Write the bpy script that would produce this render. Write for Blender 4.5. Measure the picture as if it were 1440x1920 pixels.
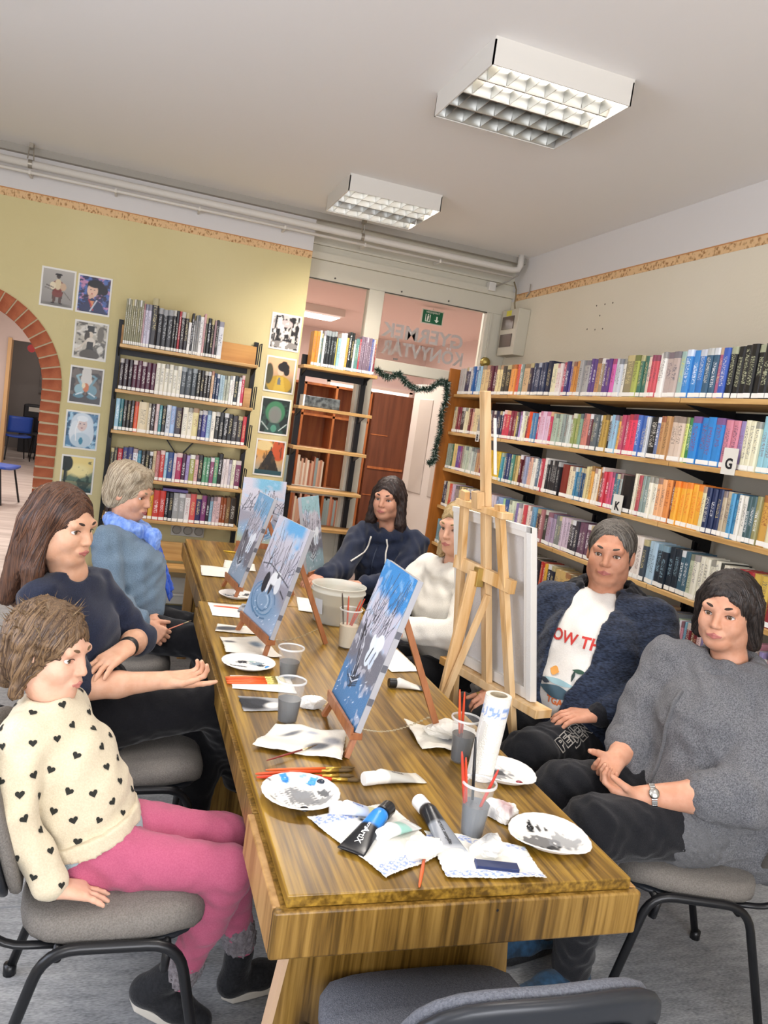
import bpy, bmesh, math, random
import numpy as np
from mathutils import Vector, Matrix

for _o in list(bpy.data.objects):
    bpy.data.objects.remove(_o)
SC = bpy.context.scene
COL = SC.collection
PI = math.pi

def lin(h):
    """sRGB hex -> linear rgba"""
    h = h.lstrip('#')
    v = [int(h[i:i + 2], 16) / 255 for i in (0, 2, 4)]
    return tuple(((c + .055) / 1.055) ** 2.4 if c > .04045 else c / 12.92 for c in v) + (1.0,)

# ------------------------------------------------------------------ camera
YAW, PITCH, ROLL, FPX = 0.32044948, -0.10831387, 0.14257421, 1487.14
_F = Vector((math.sin(YAW) * math.cos(PITCH), math.cos(YAW) * math.cos(PITCH), math.sin(PITCH)))
_R0 = Vector((math.cos(YAW), -math.sin(YAW), 0)); _U0 = _R0.cross(_F)
_R = math.cos(ROLL) * _R0 + math.sin(ROLL) * _U0
_U = -math.sin(ROLL) * _R0 + math.cos(ROLL) * _U0
cam = bpy.data.cameras.new('camera'); camo = bpy.data.objects.new('camera', cam); COL.objects.link(camo)
camo.matrix_world = Matrix(((_R.x, _U.x, -_F.x, 0), (_R.y, _U.y, -_F.y, 0), (_R.z, _U.z, -_F.z, 1.62), (0, 0, 0, 1)))
cam.sensor_fit = 'VERTICAL'; cam.sensor_height = 24.0; cam.lens = FPX / 1920 * 24.0
cam.clip_start = .05
SC.camera = camo

# ------------------------------------------------------------------ world, exposure
SC.view_settings.view_transform = 'Standard'; SC.view_settings.look = 'None'
SC.view_settings.gamma = 1.0; SC.view_settings.use_curve_mapping = False
SC.view_settings.exposure = 0.2
w = bpy.data.worlds.new('world'); SC.world = w; w.use_nodes = True
bgn = w.node_tree.nodes['Background']
bgn.inputs[0].default_value = lin('#cfdcf0'); bgn.inputs[1].default_value = 1.0

def area_light(name, loc, rot, sx, sy, power, col='#ffffff', spread=None):
    l = bpy.data.lights.new(name, 'AREA'); l.shape = 'RECTANGLE'; l.size = sx; l.size_y = sy
    l.energy = power; l.color = lin(col)[:3]
    if spread: l.spread = math.radians(spread)
    o = bpy.data.objects.new(name, l); COL.objects.link(o); o.location = loc; o.rotation_euler = rot
    return o
# daylight entering through the windows in the walls beside and behind the photographer
area_light('window_daylight', (-2.52, 1.6, 1.75), (0, math.radians(-90), 0), 1.5, 2.4, 62, '#e6ecff')
area_light('window_daylight', (0.3, -1.42, 1.75), (math.radians(90), 0, 0), 2.6, 1.5, 120, '#f4f4fa')

# ------------------------------------------------------------------ materials
MATS = {}
def nodes_of(m):
    m.use_nodes = True
    nt = m.node_tree
    return nt, nt.nodes, nt.links, nt.nodes['Principled BSDF']

def mat(name, col, rough=.6, metal=0, spec=.5, noise=None, bump=None, emit=None, trans=0, ior=1.45, alpha=1, coat=0, sheen=0, sss=0):
    """noise=(scale, colour2, detail[, stretch xyz]) ; bump=(scale, strength[, stretch])"""
    if name in MATS: return MATS[name]
    m = bpy.data.materials.new(name); nt, N, L, b = nodes_of(m)
    c = lin(col) if isinstance(col, str) else tuple(col)
    b.inputs['Base Color'].default_value = c
    b.inputs['Roughness'].default_value = rough; b.inputs['Metallic'].default_value = metal
    b.inputs['Specular IOR Level'].default_value = spec; b.inputs['IOR'].default_value = ior
    b.inputs['Transmission Weight'].default_value = trans; b.inputs['Alpha'].default_value = alpha
    b.inputs['Coat Weight'].default_value = coat; b.inputs['Sheen Weight'].default_value = sheen
    if sss:
        b.inputs['Subsurface Weight'].default_value = sss; b.inputs['Subsurface Radius'].default_value = (.6, .25, .15); b.inputs['Subsurface Scale'].default_value = .02
    if emit:
        b.inputs['Emission Color'].default_value = lin(emit[0]); b.inputs['Emission Strength'].default_value = emit[1]
    tc = None
    def coord(stretch):
        nonlocal tc
        if tc is None: tc = N.new('ShaderNodeTexCoord')
        mp = N.new('ShaderNodeMapping'); mp.inputs['Scale'].default_value = stretch
        L.new(tc.outputs['Object'], mp.inputs[0]); return mp.outputs[0]
    if noise:
        t = N.new('ShaderNodeTexNoise'); t.inputs['Scale'].default_value = noise[0]; t.inputs['Detail'].default_value = noise[2] if len(noise) > 2 else 4
        L.new(coord(noise[3] if len(noise) > 3 else (1, 1, 1)), t.inputs['Vector'])
        r = N.new('ShaderNodeValToRGB'); r.color_ramp.elements[0].position = .35; r.color_ramp.elements[1].position = .65
        r.color_ramp.elements[0].color = c; r.color_ramp.elements[1].color = lin(noise[1])
        L.new(t.outputs['Fac'], r.inputs[0]); L.new(r.outputs[0], b.inputs['Base Color'])
    if bump:
        t = N.new('ShaderNodeTexNoise'); t.inputs['Scale'].default_value = bump[0]; t.inputs['Detail'].default_value = 3
        L.new(coord(bump[2] if len(bump) > 2 else (1, 1, 1)), t.inputs['Vector'])
        bp = N.new('ShaderNodeBump'); bp.inputs['Strength'].default_value = bump[1]; bp.inputs['Distance'].default_value = .01
        L.new(t.outputs['Fac'], bp.inputs['Height']); L.new(bp.outputs[0], b.inputs['Normal'])
    MATS[name] = m
    return m

def wood(name, c1, c2, c3, scale=6, stretch=(1, .06, 1), rough=.4, rot=(0, 0, 0), coat=0):
    """grain running along the axis with the small stretch value"""
    if name in MATS: return MATS[name]
    m = bpy.data.materials.new(name); nt, N, L, b = nodes_of(m)
    tc = N.new('ShaderNodeTexCoord'); mp = N.new('ShaderNodeMapping'); mp.inputs['Scale'].default_value = stretch; mp.inputs['Rotation'].default_value = rot
    L.new(tc.outputs['Object'], mp.inputs[0])
    n1 = N.new('ShaderNodeTexNoise'); n1.inputs['Scale'].default_value = scale; n1.inputs['Detail'].default_value = 4; n1.inputs['Distortion'].default_value = .6
    n2 = N.new('ShaderNodeTexNoise'); n2.inputs['Scale'].default_value = scale * 7; n2.inputs['Detail'].default_value = 6
    L.new(mp.outputs[0], n1.inputs['Vector']); L.new(mp.outputs[0], n2.inputs['Vector'])
    mx = N.new('ShaderNodeMath'); mx.operation = 'MULTIPLY_ADD'; mx.inputs[1].default_value = .45
    sc = N.new('ShaderNodeMath'); sc.operation = 'MULTIPLY'; sc.inputs[1].default_value = .55
    L.new(n2.outputs['Fac'], sc.inputs[0]); L.new(n1.outputs['Fac'], mx.inputs[0]); L.new(sc.outputs[0], mx.inputs[2])
    r = N.new('ShaderNodeValToRGB'); e = r.color_ramp.elements
    e[0].position = .39; e[0].color = lin(c1); e[1].position = .60; e[1].color = lin(c3)
    k = e.new(.48); k.color = lin(c2)
    L.new(mx.outputs[0], r.inputs[0]); L.new(r.outputs[0], b.inputs['Base Color'])
    b.inputs['Roughness'].default_value = rough; b.inputs['Coat Weight'].default_value = coat; b.inputs['Coat Roughness'].default_value = .25
    bp = N.new('ShaderNodeBump'); bp.inputs['Strength'].default_value = .08; bp.inputs['Distance'].default_value = .004
    L.new(n2.outputs['Fac'], bp.inputs['Height']); L.new(bp.outputs[0], b.inputs['Normal'])
    MATS[name] = m
    return m

def attr_mat(name, attr='col', rough=.6, bump=None, spec=.4, sheen=0):
    """colour printed / painted on the surface, stored per vertex"""
    if name in MATS: return MATS[name]
    m = bpy.data.materials.new(name); nt, N, L, b = nodes_of(m)
    a = N.new('ShaderNodeAttribute'); a.attribute_name = attr
    L.new(a.outputs['Color'], b.inputs['Base Color'])
    b.inputs['Roughness'].default_value = rough; b.inputs['Specular IOR Level'].default_value = spec; b.inputs['Sheen Weight'].default_value = sheen
    if bump:
        tc = N.new('ShaderNodeTexCoord')
        t = N.new('ShaderNodeTexNoise'); t.inputs['Scale'].default_value = bump[0]; L.new(tc.outputs['Object'], t.inputs['Vector'])
        bp = N.new('ShaderNodeBump'); bp.inputs['Strength'].default_value = bump[1]; bp.inputs['Distance'].default_value = .01
        L.new(t.outputs['Fac'], bp.inputs['Height']); L.new(bp.outputs[0], b.inputs['Normal'])
    MATS[name] = m
    return m

# ------------------------------------------------------------------ mesh helpers
def V(*a): return np.array(a, float)
def unit(v): v = np.asarray(v, float); return v / (np.linalg.norm(v) + 1e-12)
def frame(d, up=(0, 0, 1)):
    d = unit(d); s = np.cross(d, up)
    if np.linalg.norm(s) < 1e-5: s = np.cross(d, (1, 0, 0))
    s = unit(s); return d, s, np.cross(s, d)

class MB:
    def __init__(s): s.v = []; s.f = []; s.m = []; s.mi = 0
    def add(s, v, f):
        o = len(s.v); s.v += [tuple(map(float, p)) for p in v]; s.f += [tuple(i + o for i in q) for q in f]; s.m += [s.mi] * len(f); return s
    def box(s, x0, x1, y0, y1, z0, z1):
        return s.add([(x0, y0, z0), (x1, y0, z0), (x1, y1, z0), (x0, y1, z0), (x0, y0, z1), (x1, y0, z1), (x1, y1, z1), (x0, y1, z1)],
                     [(0, 3, 2, 1), (4, 5, 6, 7), (0, 1, 5, 4), (1, 2, 6, 5), (2, 3, 7, 6), (3, 0, 4, 7)])
    def bar(s, a, b, wd, ht, up=(0, 0, 1)):
        """rectangular bar from a to b; wd sideways, ht along up"""
        a = np.asarray(a, float); b = np.asarray(b, float); d, sd, u = frame(b - a, up)
        q = [sd * wd / 2 * i + u * ht / 2 * j for i, j in ((-1, -1), (1, -1), (1, 1), (-1, 1))]
        return s.add([a + p for p in q] + [b + p for p in q], [(0, 3, 2, 1)[::-1], (4, 5, 6, 7)[::-1]] + [(i, i + 4, (i + 1) % 4 + 4, (i + 1) % 4) for i in range(4)])
    def tube(s, pts, r, n=10, cap=True, squash=1.0):
        pts = [np.asarray(p, float) for p in pts]; rr = r if hasattr(r, '__len__') else [r] * len(pts)
        vs = []; prev = None
        for i, p in enumerate(pts):
            d = unit(pts[min(i + 1, len(pts) - 1)] - pts[max(i - 1, 0)])
            if prev is None:
                _, sd, u = frame(d)
            else:
                sd = unit(prev - d * np.dot(prev, d)); u = np.cross(sd, d)
            prev = sd
            vs += [p + rr[i] * (math.cos(2 * PI * k / n) * sd + math.sin(2 * PI * k / n) * u * squash) for k in range(n)]
        f = []
        for i in range(len(pts) - 1):
            for k in range(n):
                f.append((i * n + k, i * n + (k + 1) % n, (i + 1) * n + (k + 1) % n, (i + 1) * n + k))
        if cap:
            f.append(tuple(range(n))[::-1]); f.append(tuple((len(pts) - 1) * n + k for k in range(n)))
        return s.add(vs, f)
    def lathe(s, prof, n=24, base=(0, 0, 0), axis=(0, 0, 1)):
        """prof: list of (r, h) along axis"""
        d, sd, u = frame(axis) if abs(axis[2]) < .99 else (V(0, 0, 1) * np.sign(axis[2]), V(1, 0, 0), V(0, 1, 0) * np.sign(axis[2]))
        base = np.asarray(base, float); vs = []; f = []
        for r, h in prof:
            vs += [base + d * h + r * (math.cos(2 * PI * k / n) * sd + math.sin(2 * PI * k / n) * u) for k in range(n)]
        for i in range(len(prof) - 1):
            for k in range(n):
                f.append((i * n + k, i * n + (k + 1) % n, (i + 1) * n + (k + 1) % n, (i + 1) * n + k))
        if prof[0][0] > 1e-5 and False: pass
        return s.add(vs, f)
    def prism(s, poly, y0, y1, axes='xz'):
        """poly in two axes extruded along the third"""
        n = len(poly); vs = []
        for t in (y0, y1):
            for a, b in poly:
                vs.append({'xz': (a, t, b), 'xy': (a, b, t), 'yz': (t, a, b)}[axes])
        f = [tuple(range(n)), tuple(range(2 * n - 1, n - 1, -1))] + [(i, i + n, (i + 1) % n + n, (i + 1) % n) for i in range(n)]
        return s.add(vs, f)
    def grid(s, fn, nu, nv):
        vs = [fn(i / nu, j / nv) for j in range(nv + 1) for i in range(nu + 1)]
        return s.add(vs, [(j * (nu + 1) + i, j * (nu + 1) + i + 1, (j + 1) * (nu + 1) + i + 1, (j + 1) * (nu + 1) + i) for j in range(nv) for i in range(nu)])
    def mesh(s, name, fix=True):
        me = bpy.data.meshes.new(name); me.from_pydata(s.v, [], s.f)
        if any(s.m): me.polygons.foreach_set('material_index', s.m)
        if fix:
            bm = bmesh.new(); bm.from_mesh(me); bmesh.ops.recalc_face_normals(bm, faces=bm.faces[:]); bm.to_mesh(me); bm.free()
        me.update(); return me
    def build(s, name, mt, parent=None, bevel=0, smooth=False, seg=2, loc=None, fix=True):
        me = s.mesh(name, fix)
        return link(name, me, mt, parent, bevel, smooth, seg, loc)

def link(name, me, mt, parent=None, bevel=0, smooth=False, seg=2, loc=None):
    o = bpy.data.objects.new(name, me); COL.objects.link(o)
    if not me.materials:
        for q in (mt if isinstance(mt, (list, tuple)) else [mt]): me.materials.append(q)
    if smooth: me.shade_smooth()
    if parent is not None: o.parent = parent
    if loc is not None: o.location = loc
    if bevel:
        b = o.modifiers.new('bevel', 'BEVEL'); b.width = bevel; b.segments = seg; b.limit_method = 'ANGLE'; b.angle_limit = .6
        if smooth is False and seg > 1: me.shade_smooth(); b.harden_normals = True
    return o

def tag(o, label=None, cat=None, group=None, kind=None):
    if label: o['label'] = label
    if cat: o['category'] = cat
    if group: o['group'] = group
    if kind: o['kind'] = kind
    return o
def thing(name, label, cat, loc=(0, 0, 0), rz=0, group=None):
    o = bpy.data.objects.new(name, None); COL.objects.link(o); o.location = loc; o.rotation_euler = (0, 0, rz); o.empty_display_size = .05
    return tag(o, label, cat, group)
def struct(o): o['kind'] = 'structure'; return o
def copy_tree(o, parent=None):
    c = o.copy(); COL.objects.link(c); c.parent = parent
    for ch in list(o.children): copy_tree(ch, c)
    return c
def setcol(me, cols, name='col'):
    """per-vertex linear colours"""
    a = me.color_attributes.new(name, 'FLOAT_COLOR', 'POINT')
    c = np.ones((len(me.vertices), 4), np.float32); c[:, :3] = np.asarray(cols)[:, :3]
    a.data.foreach_set('color', c.ravel())

def text_mesh(txt, size, depth=.0, align='CENTER', bold=0.0, res=3):
    cu = bpy.data.curves.new('letters', 'FONT'); cu.body = txt; cu.size = size; cu.extrude = depth; cu.align_x = align; cu.align_y = 'CENTER'; cu.offset = bold; cu.resolution_u = res
    o = bpy.data.objects.new('letters', cu); COL.objects.link(o)
    dg = bpy.context.evaluated_depsgraph_get(); me = bpy.data.meshes.new_from_object(o.evaluated_get(dg)); me.name = 'letters'
    bpy.data.objects.remove(o); me.materials.clear()
    return me
def place_axes(o, loc, xa, ya):
    xa = unit(xa); ya = unit(ya); za = np.cross(xa, ya)
    o.matrix_local = Matrix([[xa[i], ya[i], za[i], loc[i]] for i in range(3)] + [[0, 0, 0, 1]])
    return o
RNG = random.Random(11)
# ================================================================== the setting
XR, YB, ZC, YG = 2.85, 5.967, 3.08, 6.10          # right wall, back wall, ceiling, glazed partition
ZB = 2.755                                          # lower edge of the wallpaper border
m_yel = mat('wall_yellow', '#dacd9c', .9, noise=(1.2, '#d4c692', 3), bump=(60, .12))
m_cream = mat('wall_cream', '#e4dbc6', .9, noise=(1.0, '#dfd5be', 3), bump=(60, .12))
m_white = mat('wall_white', '#dcd8d4', .9, bump=(40, .08))
m_ceil = mat('ceiling_paint', '#edeae6', .95, bump=(25, .06))
m_trimw = mat('painted_frame', '#d2ccba', .5)
m_pink = mat('pink_wall', '#d5c8c3', .9)
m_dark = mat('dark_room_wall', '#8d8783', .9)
m_mortar = mat('mortar', '#c9b998', .95, bump=(90, .3))

# floors
mf = bpy.data.materials.new('grey_lino'); nt, N, L, b = nodes_of(mf)
tc = N.new('ShaderNodeTexCoord'); n1 = N.new('ShaderNodeTexNoise'); n1.inputs['Scale'].default_value = 160; n1.inputs['Detail'].default_value = 3
mpf = N.new('ShaderNodeMapping'); mpf.inputs['Scale'].default_value = (.45, 1.6, 1); L.new(tc.outputs['Object'], mpf.inputs[0])
n2 = N.new('ShaderNodeTexNoise'); n2.inputs['Scale'].default_value = 22; n2.inputs['Detail'].default_value = 5
L.new(mpf.outputs[0], n1.inputs['Vector']); L.new(mpf.outputs[0], n2.inputs['Vector'])
ad = N.new('ShaderNodeMath'); ad.operation = 'MULTIPLY_ADD'; ad.inputs[1].default_value = .6
m2 = N.new('ShaderNodeMath'); m2.operation = 'MULTIPLY'; m2.inputs[1].default_value = .4
L.new(n2.outputs[0], m2.inputs[0]); L.new(n1.outputs[0], ad.inputs[0]); L.new(m2.outputs[0], ad.inputs[2])
rp = N.new('ShaderNodeValToRGB'); rp.color_ramp.elements[0].position = .36; rp.color_ramp.elements[0].color = lin('#686b6e'); rp.color_ramp.elements[1].position = .62; rp.color_ramp.elements[1].color = lin('#9b9d9f')
L.new(ad.outputs[0], rp.inputs[0]); L.new(rp.outputs[0], b.inputs['Base Color']); b.inputs['Roughness'].default_value = .55
fl = struct(MB().box(-2.6, XR + .1, -1.5, YG + .05, -.1, 0).build('floor', mf))
seam = mat('lino_weld', '#7c7f84', .6)
for yy in (.55, 2.46, 4.37): MB().box(-2.6, XR, yy, yy + .006, -.001, .0012).build('weld_seam', seam, fl)
mh = wood('hall_laminate', '#9d8f86', '#b7aaa2', '#cfc5bd', 3, (.12, 3, 1), .35)
struct(MB().box(-3.6, -.2, YB + .12, 20, -.1, -.002).build('floor_hall', mh))
struct(MB().box(.9, 4.6, YG + .05, 12.6, -.1, -.002).build('floor_next_room', mh))
# ceilings
struct(MB().box(-2.6, XR + .1, -1.5, YG + .1, ZC, ZC + .1).build('ceiling', m_ceil))

# back wall with the brick arch (opening x -1.66..-0.60, springing at z 1.53)
AX, AR, AZ, AT = -1.13, .53, 1.53, .125
def wall_with_arch(y0, y1):
    b = MB(); n = 20; R = AR + AT * .5
    pts = [(AX + R * math.cos(a), AZ + R * math.sin(a)) for a in [PI * k / n for k in range(n + 1)]]
    for mi, (z0, z1) in enumerate(((0, ZB), (ZB, ZC))):
        b.mi = mi
        if mi == 1:
            b.box(-2.6, 1.142, y0, y1, z0, z1); continue
        b.box(AX + R, 1.142, y0, y1, z0, z1); b.box(-2.6, AX - R, y0, y1, z0, z1)
        for k in range(n):
            (xa, za), (xb, zb) = pts[k], pts[k + 1]
            b.add([(xa, y0, za), (xb, y0, zb), (xb, y0, z1), (xa, y0, z1), (xa, y1, za), (xb, y1, zb), (xb, y1, z1), (xa, y1, z1)],
                  [(0, 1, 2, 3), (7, 6, 5, 4), (0, 4, 5, 1), (3, 2, 6, 7)])
    return b
wb = struct(wall_with_arch(YB, YB + .13).build('wall_back', [m_yel, m_white]))
m_brick = mat('red_brick', '#9a4f33', .9, noise=(9, '#b86a48', 5), bump=(70, .5))
bj = MB().box(-AT / 2, AT / 2, -.012, .135, -.031, .031).mesh('brick'); bj.materials.append(m_brick)
mort = MB()
for sx in (-1, 1):
    xm = AX + sx * (AR + AT / 2)
    mort.box(xm - AT / 2 + .004, xm + AT / 2 - .004, YB - .004, YB + .128, 0, AZ)
    for k in range(20):
        o = bpy.data.objects.new('brick', bj); COL.objects.link(o); o.parent = wb
        o.location = (xm + RNG.uniform(-.002, .002), YB + RNG.uniform(-.003, .002), .04 + k * .0765); o.rotation_euler = (0, RNG.uniform(-.015, .015), 0)
nA = 24; da = PI / nA; r0, r1 = AR, AR + AT
w0, w1 = r0 * math.tan(da / 2) * .85, r1 * math.tan(da / 2) * .88
ba = MB().prism([(r0, -w0), (r1, -w1), (r1, w1), (r0, w0)], -.012, .135).mesh('brick'); ba.materials.append(m_brick)
ring = []
for k in range(nA):
    a0, a1 = k * da, (k + 1) * da
    q = [(AX + r * math.cos(a), AZ + r * math.sin(a)) for r, a in ((r0 + .004, a0), (r1 - .004, a0), (r1 - .004, a1), (r0 + .004, a1))]
    mort.prism(q, YB - .004, YB + .128)
    o = bpy.data.objects.new('brick', ba); COL.objects.link(o); o.parent = wb
    o.location = (AX, YB + RNG.uniform(-.003, .002), AZ); o.rotation_euler = (0, -(a0 + da / 2), 0)
mort.build('mortar_bed', m_mortar, wb)
# right, left and front walls
wr = struct(MB().box(XR, XR + .12, -1.5, YG + .1, 0, ZB).build('wall_right', m_cream))
wr2 = struct(MB().box(XR, XR + .12, -1.5, YG + .1, ZB, ZC).build('wall_right_upper', m_white))
def wall_windowed(name, axis, c0, c1, u0, u1, wins, m):
    b = MB(); us = sorted({u0, u1, *[w for q in wins for w in q]})
    for a, e in zip(us[:-1], us[1:]):
        hole = any(a >= q[0] - 1e-6 and e <= q[1] + 1e-6 for q in wins)
        for z0, z1 in (((0, 1.0), (2.5, ZC)) if hole else ((0, ZC),)):
            b.box(*((c0, c1, a, e) if axis == 'x' else (a, e, c0, c1)), z0, z1)
    return struct(b.build(name, m))
wall_windowed('wall_left', 'x', -2.72, -2.6, -1.5, YB, [(.4, 2.8)], m_cream)
wall_windowed('wall_front', 'y', -1.62, -1.5, -2.6, XR, [(-1.0, 1.6)], m_cream)
m_glass = mat('clear_glass', '#f4f7f5', .02, trans=1, ior=1.02, spec=.3)
for i, (axis, c, u0, u1) in enumerate((('x', -2.66, .4, 2.8), ('y', -1.56, -1.0, 1.6))):
    b = MB(); q = lambda a, e, z0, z1: b.box(*((c - .03, c + .03, a, e) if axis == 'x' else (a, e, c - .03, c + .03)), z0, z1)
    q(u0, u1, 1.0, 1.06); q(u0, u1, 2.44, 2.5); q(u0, u0 + .06, 1.06, 2.44); q(u1 - .06, u1, 1.06, 2.44); q((u0 + u1) / 2 - .04, (u0 + u1) / 2 + .04, 1.06, 2.44)
    wn = struct(b.build('window_%d' % (i + 3), mat('white_window_frame', '#e8e8e4', .4)))
    for ua, ub in ((u0 + .06, (u0 + u1) / 2 - .04), ((u0 + u1) / 2 + .04, u1 - .06)):
        MB().box(*((c - .003, c + .003, ua, ub) if axis == 'x' else (ua, ub, c - .003, c + .003)), 1.06, 2.44).build('pane', m_glass, wn)
# wallpaper border
mb_ = bpy.data.materials.new('wallpaper_border'); nt, N, L, b = nodes_of(mb_)
tc = N.new('ShaderNodeTexCoord'); vo = N.new('ShaderNodeTexVoronoi'); vo.inputs['Scale'].default_value = 42; vo.feature = 'F1'
wv = N.new('ShaderNodeTexWave'); wv.inputs['Scale'].default_value = 14; wv.inputs['Distortion'].default_value = 9; wv.inputs['Detail Scale'].default_value = 2.5
L.new(tc.outputs['Object'], vo.inputs['Vector']); L.new(tc.outputs['Object'], wv.inputs['Vector'])
mu = N.new('ShaderNodeMath'); mu.operation = 'MULTIPLY'; L.new(vo.outputs['Distance'], mu.inputs[0]); mu.inputs[1].default_value = 1.1
ad = N.new('ShaderNodeMath'); ad.operation = 'MULTIPLY_ADD'; ad.inputs[1].default_value = .45; L.new(wv.outputs['Fac'], ad.inputs[0]); L.new(mu.outputs[0], ad.inputs[2])
rp = N.new('ShaderNodeValToRGB'); rp.color_ramp.elements[0].position = .25; rp.color_ramp.elements[0].color = lin('#a0703f'); rp.color_ramp.elements[1].position = .75; rp.color_ramp.elements[1].color = lin('#e3bd8c')
L.new(ad.outputs[0], rp.inputs[0]); L.new(rp.outputs[0], b.inputs['Base Color']); b.inputs['Roughness'].default_value = .8
m_line = mat('border_edge', '#c98f5a', .8)
b1 = struct(MB().box(-2.6, 1.142, YB - .002, YB, ZB, ZB + .052).build('trim_1', mb_))
MB().box(-2.6, 1.142, YB - .003, YB, ZB + .047, ZB + .054).build('edge_line', m_line, b1)
b2 = struct(MB().box(XR - .002, XR, -1.5, YG - .1, ZB, ZB + .052).build('trim_2', mb_))
MB().box(XR - .003, XR, -1.5, YG - .1, ZB + .047, ZB + .054).build('edge_line', m_line, b2)
# thin grey strip along the top of the back wall
struct(MB().box(-2.6, XR, YB - .05, YB + .0, ZC - .045, ZC).build('trim_3', mat('strip_grey', '#a8a297', .8)))
struct(MB().box(-.45, .9, YB - .012, YB, 0, .07).build('baseboard_back', mat('grey_skirting', '#6f757c', .6)))
# nail holes in the right wall
hole = MB()
for (y, z) in ((4.76, 2.60), (4.66, 2.60), (4.57, 2.60), (4.70, 2.53), (4.83, 2.45), (4.73, 2.44), (4.64, 2.44)):
    hole.tube([(XR - .0015, y, z), (XR, y, z)], .006, 6)
hole.build('nail_hole', mat('hole_dark', '#6a5f50', .9), wr)

# ---- glazed partition at the end of the room
gp = struct(MB().box(1.142, XR, YG - .03, YG + .06, 2.64, 2.78).build('partition_frame', m_trimw, bevel=.004))
MB().box(1.142, XR, YG - .06, YG + .06, 2.78, 2.83).build('header_ledge', m_trimw, gp)
MB().box(1.142, XR, YG - .02, YG + .06, 2.83, ZC).build('header_panel', m_trimw, gp)
MB().box(1.142, XR, YG - .05, YG - .02, 2.885, 2.9).build('header_bead', m_trimw, gp)
MB().box(1.64, 1.765, YG - .04, YG + .06, 0, 2.64).build('mullion', m_trimw, gp, bevel=.006)
MB().box(1.685, 1.70, YG - .046, YG - .04, 0, 2.02).build('mullion_bead', m_trimw, gp)
MB().box(2.645, XR, YG - .04, YG + .06, 0, 2.64).build('door_jamb', m_trimw, gp, bevel=.006)
MB().box(2.675, 2.69, YG - .05, YG - .04, 0, 2.64).build('door_jamb_bead', m_trimw, gp)
MB().box(1.765, 2.645, YG - .035, YG + .06, 2.04, 2.125).build('transom_rail', m_trimw, gp, bevel=.005)
MB().box(1.142, 1.64, YG - .03, YG + .05, 0, .75).build('lower_panel', m_trimw, gp, bevel=.004)
MB().box(1.142, 1.64, YG - .03, YG + .05, 1.0, 1.06).build('glazing_bar', m_trimw, gp)
for k, (x0, x1, z0, z1) in enumerate(((1.142, 1.64, 1.06, 2.64), (1.142, 1.64, .75, 1.0), (1.765, 2.645, 2.125, 2.64))):
    MB().box(x0, x1, YG + .008, YG + .014, z0, z1).build('pane', m_glass, gp)
m_gasket = mat('dark_gasket', '#5b564d', .7)
for x0, x1 in ((1.142, 1.64), (1.765, 2.645)):
    MB().box(x0, x1, YG - .033, YG - .028, 2.632, 2.64).build('glazing_gasket', m_gasket, gp)
for xx in (1.36, 1.9, 2.3):
    MB().tube([(xx, YG - .031, 2.665), (xx, YG - .036, 2.665)], .007, 8).build('screw', m_gasket, gp)
struct(gp)
# frosted letters stuck on the far side of the pane, so they read backwards from here
m_frost = mat('frosted_film', '#d8c9c4', .8)
for txt, z, x0, x1, sz in (('GYERMEK', 2.36, 1.80, 2.50, .15), ('K\u00d6NYVT\u00c1R', 2.225, 1.82, 2.52, .15)):
    me = text_mesh(txt, sz, .0006, bold=.004)
    xs = [v.co.x for v in me.vertices]; wd = max(xs) - min(xs); s = (x1 - x0) / wd
    for v in me.vertices: v.co.x *= s
    o = link('pane_lettering', me, m_frost, gp); place_axes(o, ((x0 + x1) / 2, YG + .0155, z), (-1, 0, 0), (0, 0, 1))
MB().box(1.92, 1.955, YG - .003, YG + .007, 2.14, 2.155).build('pane_sticker', mat('sticker_grey', '#6a625e', .7), gp)
# inner end of the back wall (pilaster edge)
struct(MB().box(1.10, 1.142, YB + .13, YG + .06, 0, ZC).build('wall_return', m_yel))

# ---- the rooms beyond
struct(MB().box(.88, 1.0, YG + .06, 12.6, 0, 3.0).build('wall_next_left', m_pink))
struct(MB().box(.88, 4.6, 12.5, 12.6, 0, 3.0).build('wall_next_back', m_pink))
struct(MB().box(4.5, 4.6, YG + .06, 12.6, 0, 3.0).build('wall_next_right', m_pink))
struct(MB().box(XR + .1, 4.6, YG + .0, YG + .1, 0, 3.0).build('wall_next_front', m_pink))
struct(MB().box(.88, 4.6, YG + .06, 12.6, 2.98, 3.08).build('ceiling_next_room', mat('pink_ceiling', '#ddcdc6', .9)))
struct(MB().box(-2.9, -2.8, YB + .12, 19, 0, 3.0).build('wall_hall_left', m_pink))
struct(MB().box(-.3, -.2, YB + .13, 19, 0, 3.0).build('wall_hall_right', m_pink))
hb = MB(); hb.box(-2.9, -2.12, 15.5, 15.62, 0, 3.0); hb.box(-1.0, -.2, 15.5, 15.62, 0, 3.0); hb.box(-2.12, -1.0, 15.5, 15.62, 2.17, 3.0)
hw = struct(hb.build('wall_hall_end', m_pink))
struct(MB().box(-2.16, -2.10, 15.44, 15.66, 0, 2.2).build('trim_4', mat('light_wood_jamb', '#d9b483', .5)))
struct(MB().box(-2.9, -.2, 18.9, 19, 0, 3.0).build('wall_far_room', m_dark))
struct(MB().box(-2.9, -.2, YB + .12, 19, 2.98, 3.08).build('ceiling_hall', m_ceil))
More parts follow.
